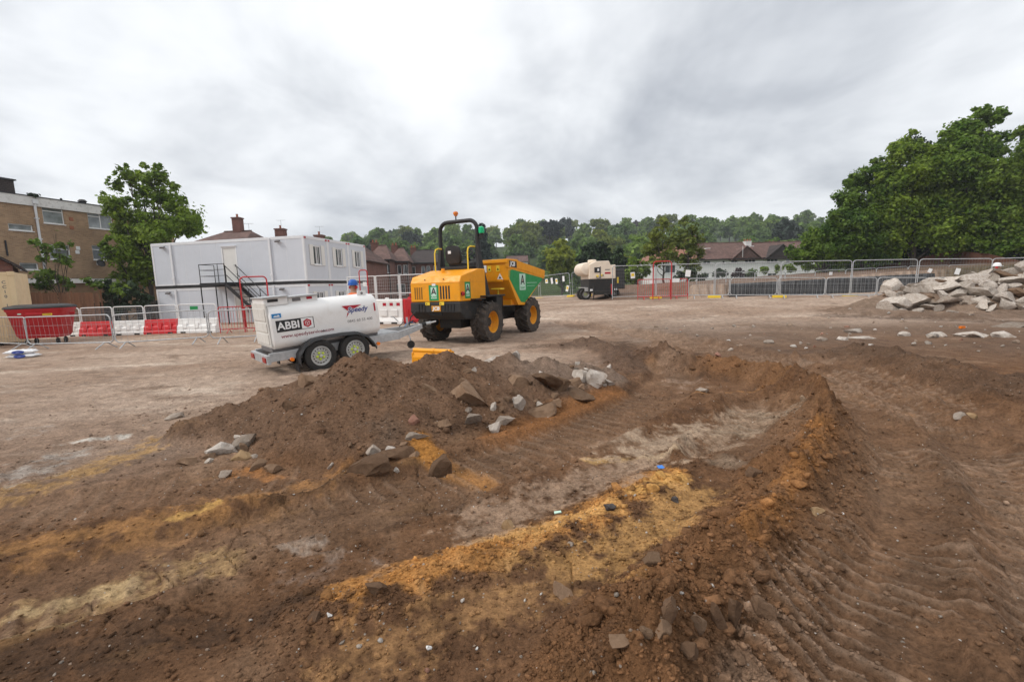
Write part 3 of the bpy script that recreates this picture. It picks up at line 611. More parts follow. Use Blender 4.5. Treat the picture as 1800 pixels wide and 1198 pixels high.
scatter('rubble_stones', 2200, 6, 7.5, 22, 0.045, lambda x, y, m: np.clip(ss(3.5, 6.5, x)*ss(8.0, 10.0, y)*(0.25 + 0.6*ss(0.0, 0.4, fbm(x, y, 0.5, 3, 321))) + 0.5*m['rubble'], 0, 1)*(1-0.7*ss(15, 18, y)*(1-m['rubble'])), M['clod'], 'small pale stones and rubble scattered below the concrete heap', colour=pebc, sub=2)
ROCKN = [0]
def rock(name, px, py, w, h, mat, label, cat='stone', group=None, tilt=(0, 0, 0), depth=None, cuts=13, rough=0.06, sink=0.3, dep=(0.32, 0.62), base=None):
    """one stone: px, py is where it touches the ground in the photograph, w and h its size there"""
    ROCKN[0] += 1; p = base if base is not None else gp(px, py)
    if base is None:
        v = ray(px, py); yy = np.geomspace(1.5, 32, 260); q = yy/v.y; zz = relief(v.x*q, yy)['z']; hit = np.nonzero(EYE.z + v.z*q < zz)[0]
        if len(hit): k = q[hit[0]]; p = EYE + v*float(k)
    s = p.y/FPX; sx, sz = w*s/2, h*s/2; sy = depth*s/2 if depth else sx*0.8
    v = chunk_verts(3, 500 + ROCKN[0], cuts, rough, dep); v = v/np.abs(v).max(0)
    v = v*np.array([sx, sy, sz]); Mx = np.array(Euler(tuple(R(a) for a in tilt)).to_matrix()); v = v@Mx.T
    v[:, 2] -= v[:, 2].min()
    me = bpy.data.meshes.new(name); me.from_pydata(v.tolist(), [], ICO[3][1].tolist()); me.materials.append(mat)
    me.polygons.foreach_set('use_smooth', [True]*len(me.polygons)); me.set_sharp_from_angle(angle=R(16))
    o = link(bpy.data.objects.new(name, me)); o.location = (p.x, p.y + sy*0.5, (H(p.x, p.y + sy*0.5) if base is None else p.z) - 2*sz*sink)
    return tag(o, label, cat, group)
# ---------------------------------------------------------------- buildings
def onplane(px, py, O, u):
    """photo pixel -> (distance along a wall, height) on the vertical wall through O along u"""
    v = ray(px, py); nx, ny = u[1], -u[0]
    t = ((O[0]-EYE.x)*nx + (O[1]-EYE.y)*ny)/(v.x*nx + v.y*ny); p = EYE + v*t
    return (p.x-O[0])*u[0] + (p.y-O[1])*u[1], p.z
def wall_obj(root, name, mat, s0, s1, z0, z1, dep, holes, ang_local=True):
    """wall with real openings: local x along the wall, y from 0 (outside face) inwards to dep"""
    xs = sorted({s0, s1} | {h[0] for h in holes} | {h[1] for h in holes}); zs = sorted({z0, z1} | {h[2] for h in holes} | {h[3] for h in holes})
    b = MB()
    def solid(i, k):
        if not (0 <= i < len(xs)-1 and 0 <= k < len(zs)-1): return False
        cx, cz = (xs[i]+xs[i+1])/2, (zs[k]+zs[k+1])/2
        return not any(h[0] < cx < h[1] and h[2] < cz < h[3] for h in holes)
    for i in range(len(xs)-1):
        for k in range(len(zs)-1):
            if not solid(i, k): continue
            x0, x1, a, c = xs[i], xs[i+1], zs[k], zs[k+1]
            b.add([(x0,0,a),(x1,0,a),(x1,0,c),(x0,0,c)], [(0,1,2,3)]); b.add([(x0,dep,a),(x1,dep,a),(x1,dep,c),(x0,dep,c)], [(3,2,1,0)])
            if not solid(i-1, k): b.add([(x0,0,a),(x0,dep,a),(x0,dep,c),(x0,0,c)], [(3,2,1,0)])
            if not solid(i+1, k): b.add([(x1,0,a),(x1,dep,a),(x1,dep,c),(x1,0,c)], [(0,1,2,3)])
            if not solid(i, k-1): b.add([(x0,0,a),(x1,0,a),(x1,dep,a),(x0,dep,a)], [(3,2,1,0)])
            if not solid(i, k+1): b.add([(x0,0,c),(x1,0,c),(x1,dep,c),(x0,dep,c)], [(0,1,2,3)])
    me = bpy.data.meshes.new(name); me.from_pydata(b.v, [], b.f)
    bm = bmesh.new(); bm.from_mesh(me); bmesh.ops.remove_doubles(bm, verts=bm.verts, dist=1e-4); bm.to_mesh(me); bm.free()
    me.materials.append(mat); return link(bpy.data.objects.new(name, me), root)
def window(root, x0, x1, z0, z1, y=0.07, lights=1, topl=False, gl='glass', fr='upvc', fw=0.06, sill=True, bars=0):
    w = thing_part('window', root)
    b = MB(); b.box(x0, x1, y, y+0.06, z0, z0+fw); b.box(x0, x1, y, y+0.06, z1-fw, z1); b.box(x0, x0+fw, y, y+0.06, z0+fw, z1-fw); b.box(x1-fw, x1, y, y+0.06, z0+fw, z1-fw)
    n = lights
    for i in range(1, n):
        c = x0+(x1-x0)*i/n; b.box(c-fw/2, c+fw/2, y, y+0.06, z0+fw, z1-fw)
    if topl:
        zt = z1-(z1-z0)*0.3
        for i in range(n):
            a, c = x0+(x1-x0)*i/n+fw/2+(fw/2 if i == 0 else 0), x0+(x1-x0)*(i+1)/n-fw/2-(fw/2 if i == n-1 else 0)
            if topl is True or i in topl: b.box(a, c, y-0.01, y+0.055, zt-fw/2, zt+fw/2)
    for i in range(bars):
        c = x0+(x1-x0)*(i+1)/(bars+1); b.box(c-0.012, c+0.012, y-0.02, y, z0+fw, z1-fw)
    fo = b.build('window_frame', M[fr], w)
    for i in range(n):
        a, c = x0+(x1-x0)*i/n+fw*0.4, x0+(x1-x0)*(i+1)/n-fw*0.4
        MB().box(a, c, y+0.025, y+0.035, z0+fw*0.5, z1-fw*0.5).build('pane', M[gl], w)
    if sill: MB().box(x0-0.04, x1+0.04, -0.05, y, z0-0.06, z0-0.002).build('sill', M[fr], w)
    return w
def thing_part(name, parent):
    o = bpy.data.objects.new(name, None); o.empty_display_size = 0.1; return link(o, parent)
def aerial(root, x, y, z, h, w=0.5):
    b = MB(); b.cyl((x, y, z), (x, y, z+h), 0.015, 6); b.cyl((x-w/2, y, z+h), (x+w/2, y, z+h), 0.012, 5)
    for i in range(5): b.cyl((x-w/2+w*i/4, y-0.15, z+h), (x-w/2+w*i/4, y+0.15, z+h), 0.008, 4)
    b.build('aerial', M['wire'], root)
def chimney(root, x, y, z0, z1, w=0.7, d=0.5, pots=2, mat='brickred'):
    c = MB().box(x-w/2, x+w/2, y-d/2, y+d/2, z0, z1-0.12).build('chimney', M[mat], root)
    MB().box(x-w/2-0.06, x+w/2+0.06, y-d/2-0.06, y+d/2+0.06, z1-0.122, z1).build('chimney_cap', M[mat], c)
    for i in range(pots):
        px = x + (i-(pots-1)/2)*w*0.5; MB().lathe([(0.11, z1), (0.1, z1+0.3), (0.12, z1+0.32), (0.12, z1+0.36)], 10, Matrix.Translation((px, y, 0))).build('chimney_pot', M['pot'], c)
def frame_from(O, u, z=0.0):
    return (O[0], O[1], z), math.atan2(u[1], u[0])

# --- three-storey brown brick flats on the left; the wall faces the site (local +y runs into the building)
FO, FU = (-33.0, 30.7), (0.26, 0.9656)
def fl(px, py): return onplane(px, py, FO, FU)
flats = thing('brick_flats', 'three-storey brown brick flats with flaking white parapet board, far left', 'building', (FO[0], FO[1], 0), math.atan2(FU[1], FU[0]))
wins = []
for (xa, ya, xb, yb, n, tl, g) in ((75,363,112,393,1,True,'glassgrey'), (155,373,198,402,2,(0,),'glassgrey'), (87,430,124,456,1,True,'glassgrey'), (163,432,203,457,2,(0,),'glass'), (15,394,58,405,1,False,'glassgrey'), (35,462,68,474,1,False,'glassgrey')):
    s0, za = fl(xa, (ya+yb)/2); s1, zb = fl(xb, (ya+yb)/2); zt = fl((xa+xb)/2, ya)[1]; zl = fl((xa+xb)/2, yb)[1]; wins.append((s0, s1, zl, zt, n, tl, g))
ztop = 8.05
# neighbouring windows of the same storeys beyond the tree and off the left edge
wins += [(9.2, 10.7, wins[1][2], wins[1][3], 2, (0,), 'glass'), (9.2, 10.7, wins[3][2], wins[3][3], 2, (0,), 'glass'), (-4.5, -3.0, wins[0][2], wins[0][3], 1, True, 'glass')]
wall_obj(flats, 'wall', M['brickyellow'], -9, 11.5, -1.0, ztop, 0.3, [w[:4] for w in wins])
for w in wins: window(flats, w[0], w[1], w[2], w[3], 0.08, w[4], w[5], w[6], sill=True)
MB().box(-9, -8.7, 0.301, 8, -1, ztop).box(11.2, 11.5, 0.301, 8, -1, ztop).box(-8.7, 11.2, 7.7, 8, -1, ztop).build('side_wall', M['brickyellow'], flats)
MB().box(-9.1, 11.6, -0.12, 0.3, ztop, ztop+0.62).build('parapet_board', M['fascia'], flats)
MB().box(-9.15, 11.65, -0.16, 8.1, ztop+0.622, ztop+0.68).build('roof', M['roofblack'], flats)
for x in (-9, 11.22): MB().box(x, x+0.28, 0.301, 8, ztop, ztop+0.62).build('parapet_side', M['fascia'], flats)
s, z = fl(57, 346); MB().tube([(s, -0.17, 8.3), (s, -0.10, 7.95), (s, -0.10, 3.2), (s, -0.10, 0.5)], 0.075, 10).box(s-0.14, s+0.14, -0.26, -0.121, 8.2, 8.5).build('drainpipe', M['cabintrim'], flats, True)
for zz in (4.4, 5.8, 7.2): MB().box(s-0.11, s+0.11, -0.19, -0.001, zz, zz+0.06).build('pipe_bracket', M['cabintrim'], flats)
s2, z2 = fl(17, 455); MB().tube([(s2-0.1, -0.06, 5.6), (s2-0.1, -0.06, 4.6)], 0.05, 8).build('waste_pipe', M['black'], flats)
for (px, py) in ((125,385),(126,400),(137,436),(136,443),(173,463)):
    s, z = fl(px, py); MB().box(s-0.13, s+0.13, -0.03, 0, z-0.13, z+0.13).build('air_vent', M['pot'] if py < 430 else M['labelwhite'], flats, bevel=0.01)
s, z = fl(172, 463); MB().lathe([(0.02, -0.1), (0.25, -0.02), (0.3, 0.05), (0.29, 0.06), (0.24, 0.0)], 14, Matrix.Translation((s, -0.3, z)) @ Matrix.Rotation(R(70), 4, 'X')).cyl((s, -0.01, z-0.1), (s, -0.3, z), 0.02, 6).build('satellite_dish', M['black'], flats, True)
sa, za = fl(-30, 330); sb, zb = fl(33, 330)
MB().box(sa-1, sb, 0.4, 3.2, 8.735, 9.65).build('tank_room', M['tiledark'], flats); MB().box(sa-1.1, sb+0.1, 0.3, 3.3, 9.652, 9.74).build('tank_room_roof', M['roofblack'], flats)
s, z = fl(165, 355); MB().lathe([(0.22, 8.73), (0.22, 9.0), (0.30, 9.05), (0.18, 9.2)], 10, Matrix.Translation((s, 1.2, 0))).build('roof_vent', M['blackplastic'], flats)
s, z = fl(152, 355); MB().box(s-0.6, s+0.3, 0.9, 1.5, 8.73, 8.86).build('roof_hatch', M['blackplastic'], flats)
s, z = fl(122, 355); MB().cyl((s, 0.8, 8.73), (s, 0.8, 9.0), 0.07, 8).build('roof_pipe', M['blackplastic'], flats)
aerial(flats, fl(2, 300)[0], 1.0, 9.74, 0.7, 0.6)

# --- flat-roofed garages in front of the flats
gar = thing('flat_garage', 'low flat-roofed garage with dark felt roof below the brick flats', 'garage', (-30.2, 29.6, 0), math.atan2(FU[1], FU[0]))
MB().box(-6, 9.5, 0.2, 2.6, -0.9, 2.75).build('wall', M['brickyellow'], gar)
MB().box(-6.3, 9.8, -0.25, 2.7, 2.85, 3.02).build('roof', M['roofblack'], gar); MB().box(-6.32, 9.82, -0.29, -0.252, 2.7, 2.99).build('fascia_board', M['fascia'], gar)
for i in range(4): MB().box(-5+i*3.6, -2.6+i*3.6, 0.14, 0.198, -0.9, 1.3).build('garage_door', M['black'], gar)
# --- little gabled outbuilding behind the container
o = at(35, 458, 24.5); g = thing('brick_outbuilding', 'small red brick outbuilding with dark pitched roof behind the container', 'building', (o.x-0.15, o.y, 0), R(44))
MB().prism([(-5.0,-0.6),(-0.2,-0.6),(-0.2,o.z-0.25),(-2.6,o.z+1.65),(-5.0,o.z-0.25)], 4, mat3((1,0,0),(0,0,1),(0,-1,0),(0,4.0,0))).build('wall', M['brickred'], g)
for sgn in (0, 1):
    P = [(-2.6,o.z+1.75),(0.15,o.z-0.32),(0.15,o.z-0.46),(-2.6,o.z+1.6)] if sgn == 0 else [(-2.6,o.z+1.75),(-2.6,o.z+1.6),(-5.35,o.z-0.46),(-5.35,o.z-0.32)]
    MB().prism(P, 4.6, mat3((1,0,0),(0,0,1),(0,-1,0),(0,4.3,0))).build('roof_slope', M['tiledark'], g)
o = at(20, 480, 24.2)
# --- brown board fence below the flats
fa, fb = at(46, 498, 25.0), at(176, 511, 27.5)
fence = thing('board_fence', 'brown vertical board garden fence between container and leafy tree', 'fence', (fa.x-1.2, fa.y, 0), 0)
d = Vector((fb.x-fa.x+1.2, fb.y-fa.y, 0)); Lf = d.length; fence.rotation_euler = (0, 0, math.atan2(d.y, d.x)); nb = int(Lf/0.125)
brd = MB().box(0, 0.118, -0.012, 0.012, 0, 2.75).build('board', M['wood'], fence); brd.location = (0, 0, -0.65)
for i in range(1, nb):
    c = brd.copy(); COL.objects.link(c); c.location = (i*0.125, random.uniform(-0.006, 0.006), -0.65 + (fb.z-fa.z)*i/nb*0.3 + random.uniform(-0.02, 0.02)); c.rotation_euler = (0, R(random.uniform(-0.5, 0.5)), 0)
for zz in (0.0, 1.5): MB().box(0, Lf, 0.014, 0.06, zz, zz+0.09).build('rail', M['wood'], fence)
for i in range(4): MB().box(i*Lf/3-0.05, i*Lf/3+0.05, 0.062, 0.16, -0.7, 2.1).build('post', M['wood'], fence)

# --- houses beyond the cabins
def house(name, label, O, u, w, d, ze, zr, wallm, roofm, wins=(), hip=0.0, base=-2.0, gables=(), group=None, over=0.3):
    """front wall along u from O, depth d behind it, eaves ze, ridge zr parallel to the front"""
    h = thing(name, label, 'house', (O[0], O[1], 0), math.atan2(u[1], u[0]), group)
    wall_obj(h, 'wall', M[wallm], 0, w, base, ze, 0.25, [q[:4] for q in wins])
    b = MB(); b.box(0, 0.25, 0.251, d, base, ze).box(w-0.25, w, 0.251, d, base, ze).box(0.251, w-0.251, d-0.25, d, base, ze)
    if hip == 0:
        for x0 in (0, w-0.25): b.prism([(0.0, ze), (d, ze), (d/2, zr-0.08)], 0.25, mat3((0,1,0),(0,0,1),(1,0,0),(x0,0,0)))
    b.build('side_wall', M[wallm], h)
    for q in wins: window(h, *q[:4], 0.06, *(q[4:]))
    t = 0.12; o = over; hz = ze-0.05
    rf = MB()
    A, B, C, D2 = (-o,-o,hz), (w+o,-o,hz), (w+o,d+o,hz), (-o,d+o,hz); Rl, Rr = (-o+hip,d/2,zr), (w+o-hip,d/2,zr)
    rf.add([A,B,C,D2,Rl,Rr]+[(p[0],p[1],p[2]-t) for p in (A,B,C,D2,Rl,Rr)], [(0,1,5,4),(2,3,4,5),(1,2,5),(3,0,4),(7,6,10,11),(9,8,11,10),(8,7,11),(6,9,10),(0,6,7,1),(1,7,8,2),(2,8,9,3),(3,9,6,0)])
    r = rf.build('roof', M[roofm], h)
    MB().box(-o, w+o, -o-0.10, -o-0.002, hz-0.16, hz-0.02).build('gutter', M['black'], h)
    MB().tube([(Rl[0], d/2, zr+0.02), (Rr[0], d/2, zr+0.02)], 0.1, 6).build('ridge_tiles', M[roofm], r)
    for (gx, gw, gz, gwall, groof, proj) in gables:
        MB().prism([(gx-gw/2, hz-0.3), (gx+gw/2, hz-0.3), (gx, gz-0.12)], 0.3, mat3((1,0,0),(0,0,1),(0,-1,0),(0,-proj+0.3,0))).build('gable', M[gwall], h)
        yb = d/2*(gz-ze)/max(0.1, zr-ze)
        for s in (-1, 1):
            e0 = (gx+s*(gw/2+0.25), -proj-0.15, hz-0.2); e1 = (gx+s*(gw/2+0.25), 0.2, hz-0.2); r0 = (gx, -proj-0.15, gz+0.06); r1 = (gx, yb+0.3, gz+0.06)
            vs_ = [e0,e1,r1,r0]; vs_ += [(p[0],p[1],p[2]-0.1) for p in vs_]
            MB().add(vs_, [(0,1,2,3),(7,6,5,4),(0,4,5,1),(1,5,6,2),(2,6,7,3),(3,7,4,0)]).build('gable_roof', M[groof], h)
    return h
YH = 70.0
def hx(px, py=470): return at(px, py, YH).x
# white rendered houses
zE = 4.45
hA = house('white_house', 'white rendered house with orange hipped roof behind the thin-leaved trees', (hx(1146), YH), (1,0), hx(1233)-hx(1146), 8, zE+0.15, 7.0, 'render', 'tilered', [(2.0,3.6,2.5,3.7,2,False,'glass'), (5.0,6.4,2.5,3.7,2,False,'glass'), (1.6,2.6,-0.6,0.9,1,False,'glass')], hip=3.2)
chimney(hA, hx(1232)-hx(1146)-0.5, 4, 5.8, 7.6, 0.9, 0.7, 2)
x0 = hx(1233.5)
def zh(px, py): return at(px, py, YH).z
def wp(xa, ya, xb, yb, n=1, g='glass', org=x0): return (hx(xa)-org, hx(xb)-org, zh((xa+xb)/2, yb), zh((xa+xb)/2, ya), n, False, g)
hB = house('white_house', 'white rendered house with weathered brown roof and single rooflight', (x0, YH), (1,0), hx(1281)-x0, 8.5, zE, 7.1, 'render', 'tilebrown',
    [wp(1236,458.5,1249,464.5,2), wp(1270,458,1274,464,1), wp(1235,480,1247,488,2)])
MB().box(hx(1246)-x0, hx(1253)-x0, 1.0, 1.9, 6.05, 6.15).build('rooflight', M['labelwhite'], hB).rotation_euler = (0, 0, 0)
chimney(hB, 0.4, 3.4, 5.9, 7.9, 0.8, 0.7, 2)
x1 = hx(1281.5); hC = house('white_house', 'white rendered house with brown tiled front gable beside dark-gabled one', (x1, YH), (1,0), hx(1341)-x1, 8.5, zE-0.02, 7.05, 'render', 'tilebrown',
    [wp(1285,456.5,1297,462.5,2,org=x1), wp(1309,455.5,1328,462,3,org=x1), wp(1300,480,1325,488,3,org=x1)], gables=[(hx(1310)-x1, hx(1335)-hx(1284), zh(1310,432.5), 'tilebrown', 'tilebrown', 0.35)])
MB().box(hx(1324)-x1, hx(1330)-x1, 0.9, 1.6, 6.15, 6.25).build('rooflight', M['labelwhite'], hC); MB().cyl((hx(1302)-x1, -0.5, 4.5), (hx(1302)-x1, -0.5, 6.2), 0.03, 6).build('soil_pipe', M['labelwhite'], hC)
chimney(hC, hx(1339.5)-x1-0.5, 3.6, 6.0, zh(1339,420), 0.9, 0.8, 3, 'render')
x2 = hx(1341.5); hD = house('white_house', 'white rendered house with plain dark roofed gable next to the big trees', (x2, YH), (1,0), hx(1432)-x2, 8.5, zE-0.05, 6.9, 'render', 'tilebrown',
    [wp(1348,455,1367,462,3,org=x2), wp(1381,454,1397,462,2,org=x2), wp(1350,480,1366,488,2,org=x2)], gables=[(hx(1371)-x2, hx(1398)-hx(1343), zh(1371,430), 'tiledark', 'tiledark', 0.5)])
chimney(hD, hx(1384)-x2, 4.5, 6.0, zh(1384,423), 1.1, 0.8, 2, 'render')
# red brick terrace behind the white fence, stepping back to the right
for i, (pxa, pxb, Y, lab) in enumerate(((646,684,58,'red brick terraced house nearest the white cabins'), (684,716,63,'red brick terraced house in the middle of the terrace'), (716,772,68,'red brick terraced house next to the yellow dumper cab'))):
    a, b_ = at(pxa, 459, Y), at(pxb, 459, Y); w = b_.x-a.x; ze = 5.35 - 0.02*i
    ws = [(w*0.42, w*0.42+0.55, ze-1.75, ze-0.55, 1, False, 'glass'), (w*0.42+0.75, w*0.42+1.3, ze-1.75, ze-0.55, 1, False, 'glass'), (w*0.12, w*0.12+0.55, ze-1.75, ze-0.55, 1, False, 'glass'), (w*0.8, w*0.8+0.5, ze-1.75, ze-0.55, 1, False, 'glass'), (w*0.3, w*0.3+1.2, ze-4.6, ze-3.1, 2, False, 'glass')]
    hh = house('terraced_house', lab, (a.x, a.y), (1, 0.10), w*1.0, 7.5, ze, 7.35, 'brickred', 'tilebrown' if i < 2 else 'tiledark', ws, hip=1.2)
    chimney(hh, w*0.12, 3.8, 6.5, 7.75, 0.9, 0.6, 2)
    MB().tube([(w*0.97, -0.1, ze-0.2), (w*0.97, -0.1, -1.5)], 0.06, 6).build('drainpipe', M['black'], hh)
    if i == 0: aerial(hh, w*0.2, 3.8, 7.2, 1.0)
# roofs and chimneys that show over the cabins
a = at(330, 425, 46); hh = house('gabled_house', 'brown roofed house with brick chimney peeping over the cabins beside the leafy tree', (a.x, a.y), (1,0), at(428,425,46).x-a.x, 8, at(420,419,46).z-0.4, at(390,398,46).z, 'brickred', 'tilebrown', [], hip=1.6)
p = at(407, 380, 49); chimney(hh, p.x-a.x, 4, at(407,410,49).z-0.6, p.z, 0.8, 0.8, 1); q = at(432, 392, 50); aerial(hh, q.x-a.x, 4.5, 6.0, q.z-6.0, 1.0)
a = at(436, 425, 47); hh = house('gabled_house', 'house hidden behind the cabins, only its brick chimneys and aerials showing', (a.x, a.y), (1,0), at(640,425,47).x-a.x, 8, 4.6, 6.3, 'brickred', 'tilebrown', [], hip=1.5)
for px, py, w in ((493,402,0.95), (561,413,0.9)):
    p = at(px, py, 51); chimney(hh, p.x-a.x, 4, 5.6, p.z, w, 0.8, 1)
    aerial(hh, p.x-a.x+0.1, 4, p.z, 0.9, 0.9)
q = at(613, 414, 51); aerial(hh, q.x-a.x, 4, 5.9, q.z-5.9, 0.7)
# far white house among the hillside trees
a = at(892, 460, 150); hh = house('hillside_house', 'far white house with grey roof among trees, above the dumper skip', (a.x, a.y), (1,0), 6.5, 6, at(905,457,150).z-0.5, at(905,449,150).z, 'render', 'tilebrown', [(1.0,1.9,5.2,6.4,1,False,'glass'),(3.6,4.6,5.2,6.4,1,False,'glass')], base=-1)

# ---------------------------------------------------------------- stacked site cabins
CA = -10.0; cu = Vector((math.cos(R(CA)), math.sin(R(CA)), 0)); cv = Vector((-cu.y, cu.x, 0)); CW, CL, CH = 2.46, 10.6, 2.62
Pc = at(533, 414, 27.4); cab0 = Vector((Pc.x, Pc.y, 0)) - cu*CL; ZB = Pc.z - 2*CH - 0.2
def cabin(row, lvl, label, front=False, door_x=None):
    z0 = ZB + lvl*(CH+0.2); p = cab0 + cv*(row*(CW+0.04))
    c = thing('site_cabin', label, 'cabin', (p.x, p.y, z0), R(CA), 'stacked white site cabins')
    holes = [(door_x-0.45, door_x+0.45, 0.12, 2.14)] if front else []
    wall_obj(c, 'long_wall', M['cabin'], 0.06, CL-0.06, 0.10, CH-0.14, 0.08, holes)
    if front:
        for k in range(1, 9):
            xs_ = CL*k/9
            if abs(xs_-door_x) > 0.6: MB().box(xs_-0.006, xs_+0.006, -0.0035, 0.01, 0.11, CH-0.15).build('panel_joint', M['cabintrim'], c)
    # end wall with window, facing +x
    e = thing_part('end_wall_frame', c); e.location = (CL-0.02, 0.03, 0); e.rotation_euler = (0, 0, R(90))
    wz = (0.98, 2.12)
    wall_obj(e, 'end_wall', M['cabin'], 0.06, CW-0.06, 0.10, CH-0.14, 0.08, [(CW/2-0.38, CW/2+0.38, *wz)])
    w = window(e, CW/2-0.38, CW/2+0.38, wz[0], wz[1], 0.02, 2, False, 'glass', 'upvc', 0.05, True, bars=2)
    for s in (-1, 1):
        sh = MB().box(CW/2+s*0.42-(0.36 if s < 0 else 0), CW/2+s*0.42+(0.36 if s > 0 else 0), -0.05, -0.012, wz[0]-0.03, wz[1]+0.05).build('shutter', M['cabindoor'], e, bevel=0.008)
    MB().box(0.06, 0.14, 0.081, CW, 0.1, CH-0.14).box(0.141, CL-0.2, CW-0.08, CW, 0.1, CH-0.14).build('back_wall', M['cabin'], c)
    for x in (0, CL-0.12):
        for y in (-0.02, CW-0.10): MB().box(x, x+0.12, y, y+0.12, 0, CH).build('corner_post', M['cabintrim'], c)
    MB().box(0.12, CL-0.12, -0.015, 0.075, CH-0.14, CH-0.002).box(0.12, CL-0.12, CW-0.08, CW, CH-0.14, CH-0.002).box(CL-0.075, CL-0.002, 0.10, CW-0.1, CH-0.14, CH-0.002).build('roof_rail', M['cabintrim'], c)
    MB().box(0.12, CL-0.12, -0.01, 0.075, 0.002, 0.1).box(CL-0.075, CL-0.004, 0.10, CW-0.1, 0.002, 0.1).build('floor_rail', M['cabintrim'], c)
    MB().box(0.02, CL-0.02, 0.0, CW-0.02, CH+0.001, CH+0.03).build('roof', M['cabintrim'], c)
    MB().box(0.15, CL-0.15, 0.1, CW-0.1, 0.03, 0.09).build('floor', M['black'], c)
    for dy in (0.02, CW-0.24): MB().box(CL+0.001, CL+0.012, dy, dy+0.2, CH-0.13, CH-0.03).build('red_corner_mark', M['crimson'], c)
    if front:
        for s in (1.45, 8.35):
            MB().box(s-0.06, s+0.06, -0.09, -0.012, 0.0 if lvl else 0.1, CH-0.02).build('downpipe', M['cabintrim'], c, bevel=0.01)
            MB().box(s-0.09, s+0.09, -0.12, -0.091, 0.35, 0.5).build('pipe_clip', M['cabintrim'], c)
        for s in (0.95, 8.95): MB().cbox((s, -0.12, CH-0.25), (0.28, 0.16, 0.09), (R(25), 0, 0)).build('flood_light', M['greyprint'], c, bevel=0.01)
        dr = MB().box(door_x-0.45, door_x+0.45, 0.02, 0.06, 0.12, 2.14).build('door', M['cabindoor'], c)
        b = MB().box(door_x-0.52, door_x-0.45, -0.012, 0.08, 0.1, 2.22).box(door_x+0.45, door_x+0.52, -0.012, 0.08, 0.1, 2.22).box(door_x-0.45, door_x+0.45, -0.012, 0.08, 2.142, 2.22); b.build('door_frame', M['upvc'], c)
        MB().box(door_x-0.55, door_x+0.55, -0.06, -0.013, 2.225, 2.27).build('drip_rail', M['cabintrim'], c)
        MB().box(door_x+0.33, door_x+0.38, -0.03, 0.019, 1.0, 1.14).cyl((door_x+0.355, -0.05, 1.10), (door_x+0.25, -0.05, 1.10), 0.012, 6).build('handle', M['greyprint'], dr)
        if not lvl: MB().box(door_x-0.06, door_x+0.08, 0.012, 0.019, 1.42, 1.62).build('door_notice', M['greyprint'], dr)
    return c
dsx = (Vector((at(396,465,27.9).x, at(396,465,27.9).y, 0)) - cab0).dot(cu)
cabin(0, 1, 'upper front white cabin with closed door above the black stairs', True, dsx)
cabin(1, 1, 'upper middle white cabin, its shuttered end window between two others')
cabin(2, 1, 'upper rear white cabin with the farthest shuttered end window')
cabin(0, 0, 'ground-level front white cabin under the black band, door behind stairs', True, dsx + 0.55)
cabin(1, 0, 'ground-level middle white cabin behind the bowser tank')
cabin(2, 0, 'ground-level rear white cabin next to the white fence')
sp_ = thing('spacer_beam', 'black beams between upper and lower white cabins', 'beam', (cab0.x, cab0.y, ZB+CH+0.031), R(CA))
MB().box(0.0, CL+0.02, -0.04, 0.12, 0, 0.165).build('beam', M['black'], sp_); MB().box(CL-0.12, CL+0.03, 0.121, 3*(CW+0.04)-0.02, 0, 0.165).build('beam', M['black'], sp_); MB().box(0, CL-0.2, 3*(CW+0.04)-0.2, 3*(CW+0.04)-0.02, 0, 0.165).box(0, 0.12, 0.13, 3*(CW+0.04)-0.25, 0, 0.165).build('beam', M['black'], sp_)
# --- black stairs
ZL = ZB+CH+0.25; lx0, lx1 = dsx-1.1, dsx+0.62
st = thing('steel_stairs', 'black steel stairs with landing and handrails up to the cabin door', 'stairs', (cab0.x, cab0.y, 0), R(CA))
MB().box(lx0, lx1, -1.25, -0.06, ZL-0.14, ZL).build('landing', M['black'], st)
run = ZL-ZB; xe = lx1+run*1.02; n = 13
for i in range(1, n):
    x = lx1+(xe-lx1)*i/n; z = ZL-run*i/n; MB().box(x-0.14, x+0.12, -1.19, -0.3, z-0.035, z).build('tread', M['black'], st)
for y in (-1.24, -0.28): MB().prism([(lx1, ZL), (lx1, ZL-0.26), (xe, ZB-0.05), (xe+0.2, ZB)], 0.04, mat3((1,0,0),(0,0,1),(0,-1,0),(0,y+0.04,0))).build('stringer', M['black'], st)
for x in (lx0+0.03, lx1-0.03):
    for y in (-1.22, -0.12): MB().cyl((x, y, ZB-0.15), (x, y, ZL-0.14), 0.032, 8).build('leg', M['black'], st)
b = MB()
b.tube([(lx0+0.03,-0.1,ZL), (lx0+0.03,-0.1,ZL+1.08), (lx0+0.03,-1.2,ZL+1.08), (lx1,-1.2,ZL+1.08)], 0.022, 6); b.tube([(lx0+0.03,-1.2,ZL), (lx0+0.03,-1.2,ZL+1.08)], 0.022, 6); b.tube([(lx1,-1.2,ZL), (lx1,-1.2,ZL+1.1)], 0.026, 6); b.cyl((lx1-0.45,-1.2,ZL), (lx1-0.45,-1.2,ZL+1.08), 0.018, 6)
for zz in (0.4, 0.75): b.tube([(lx0+0.03,-0.1,ZL+zz), (lx0+0.03,-1.2,ZL+zz), (lx1,-1.2,ZL+zz)], 0.016, 6)
b.build('landing_rail', M['black'], st)
for y in (-1.2, -0.28):
    b = MB()
    for hz_ in (1.0, 0.5): b.tube([(lx1, y, ZL+hz_), (xe, y, ZB+hz_)], 0.022, 6)
    for f in (0.02, 0.5, 0.97): b.cyl((lx1+(xe-lx1)*f, y, ZL-run*f-0.1), (lx1+(xe-lx1)*f, y, ZL-run*f+1.0), 0.022, 6)
    b.build('handrail', M['black'], st)

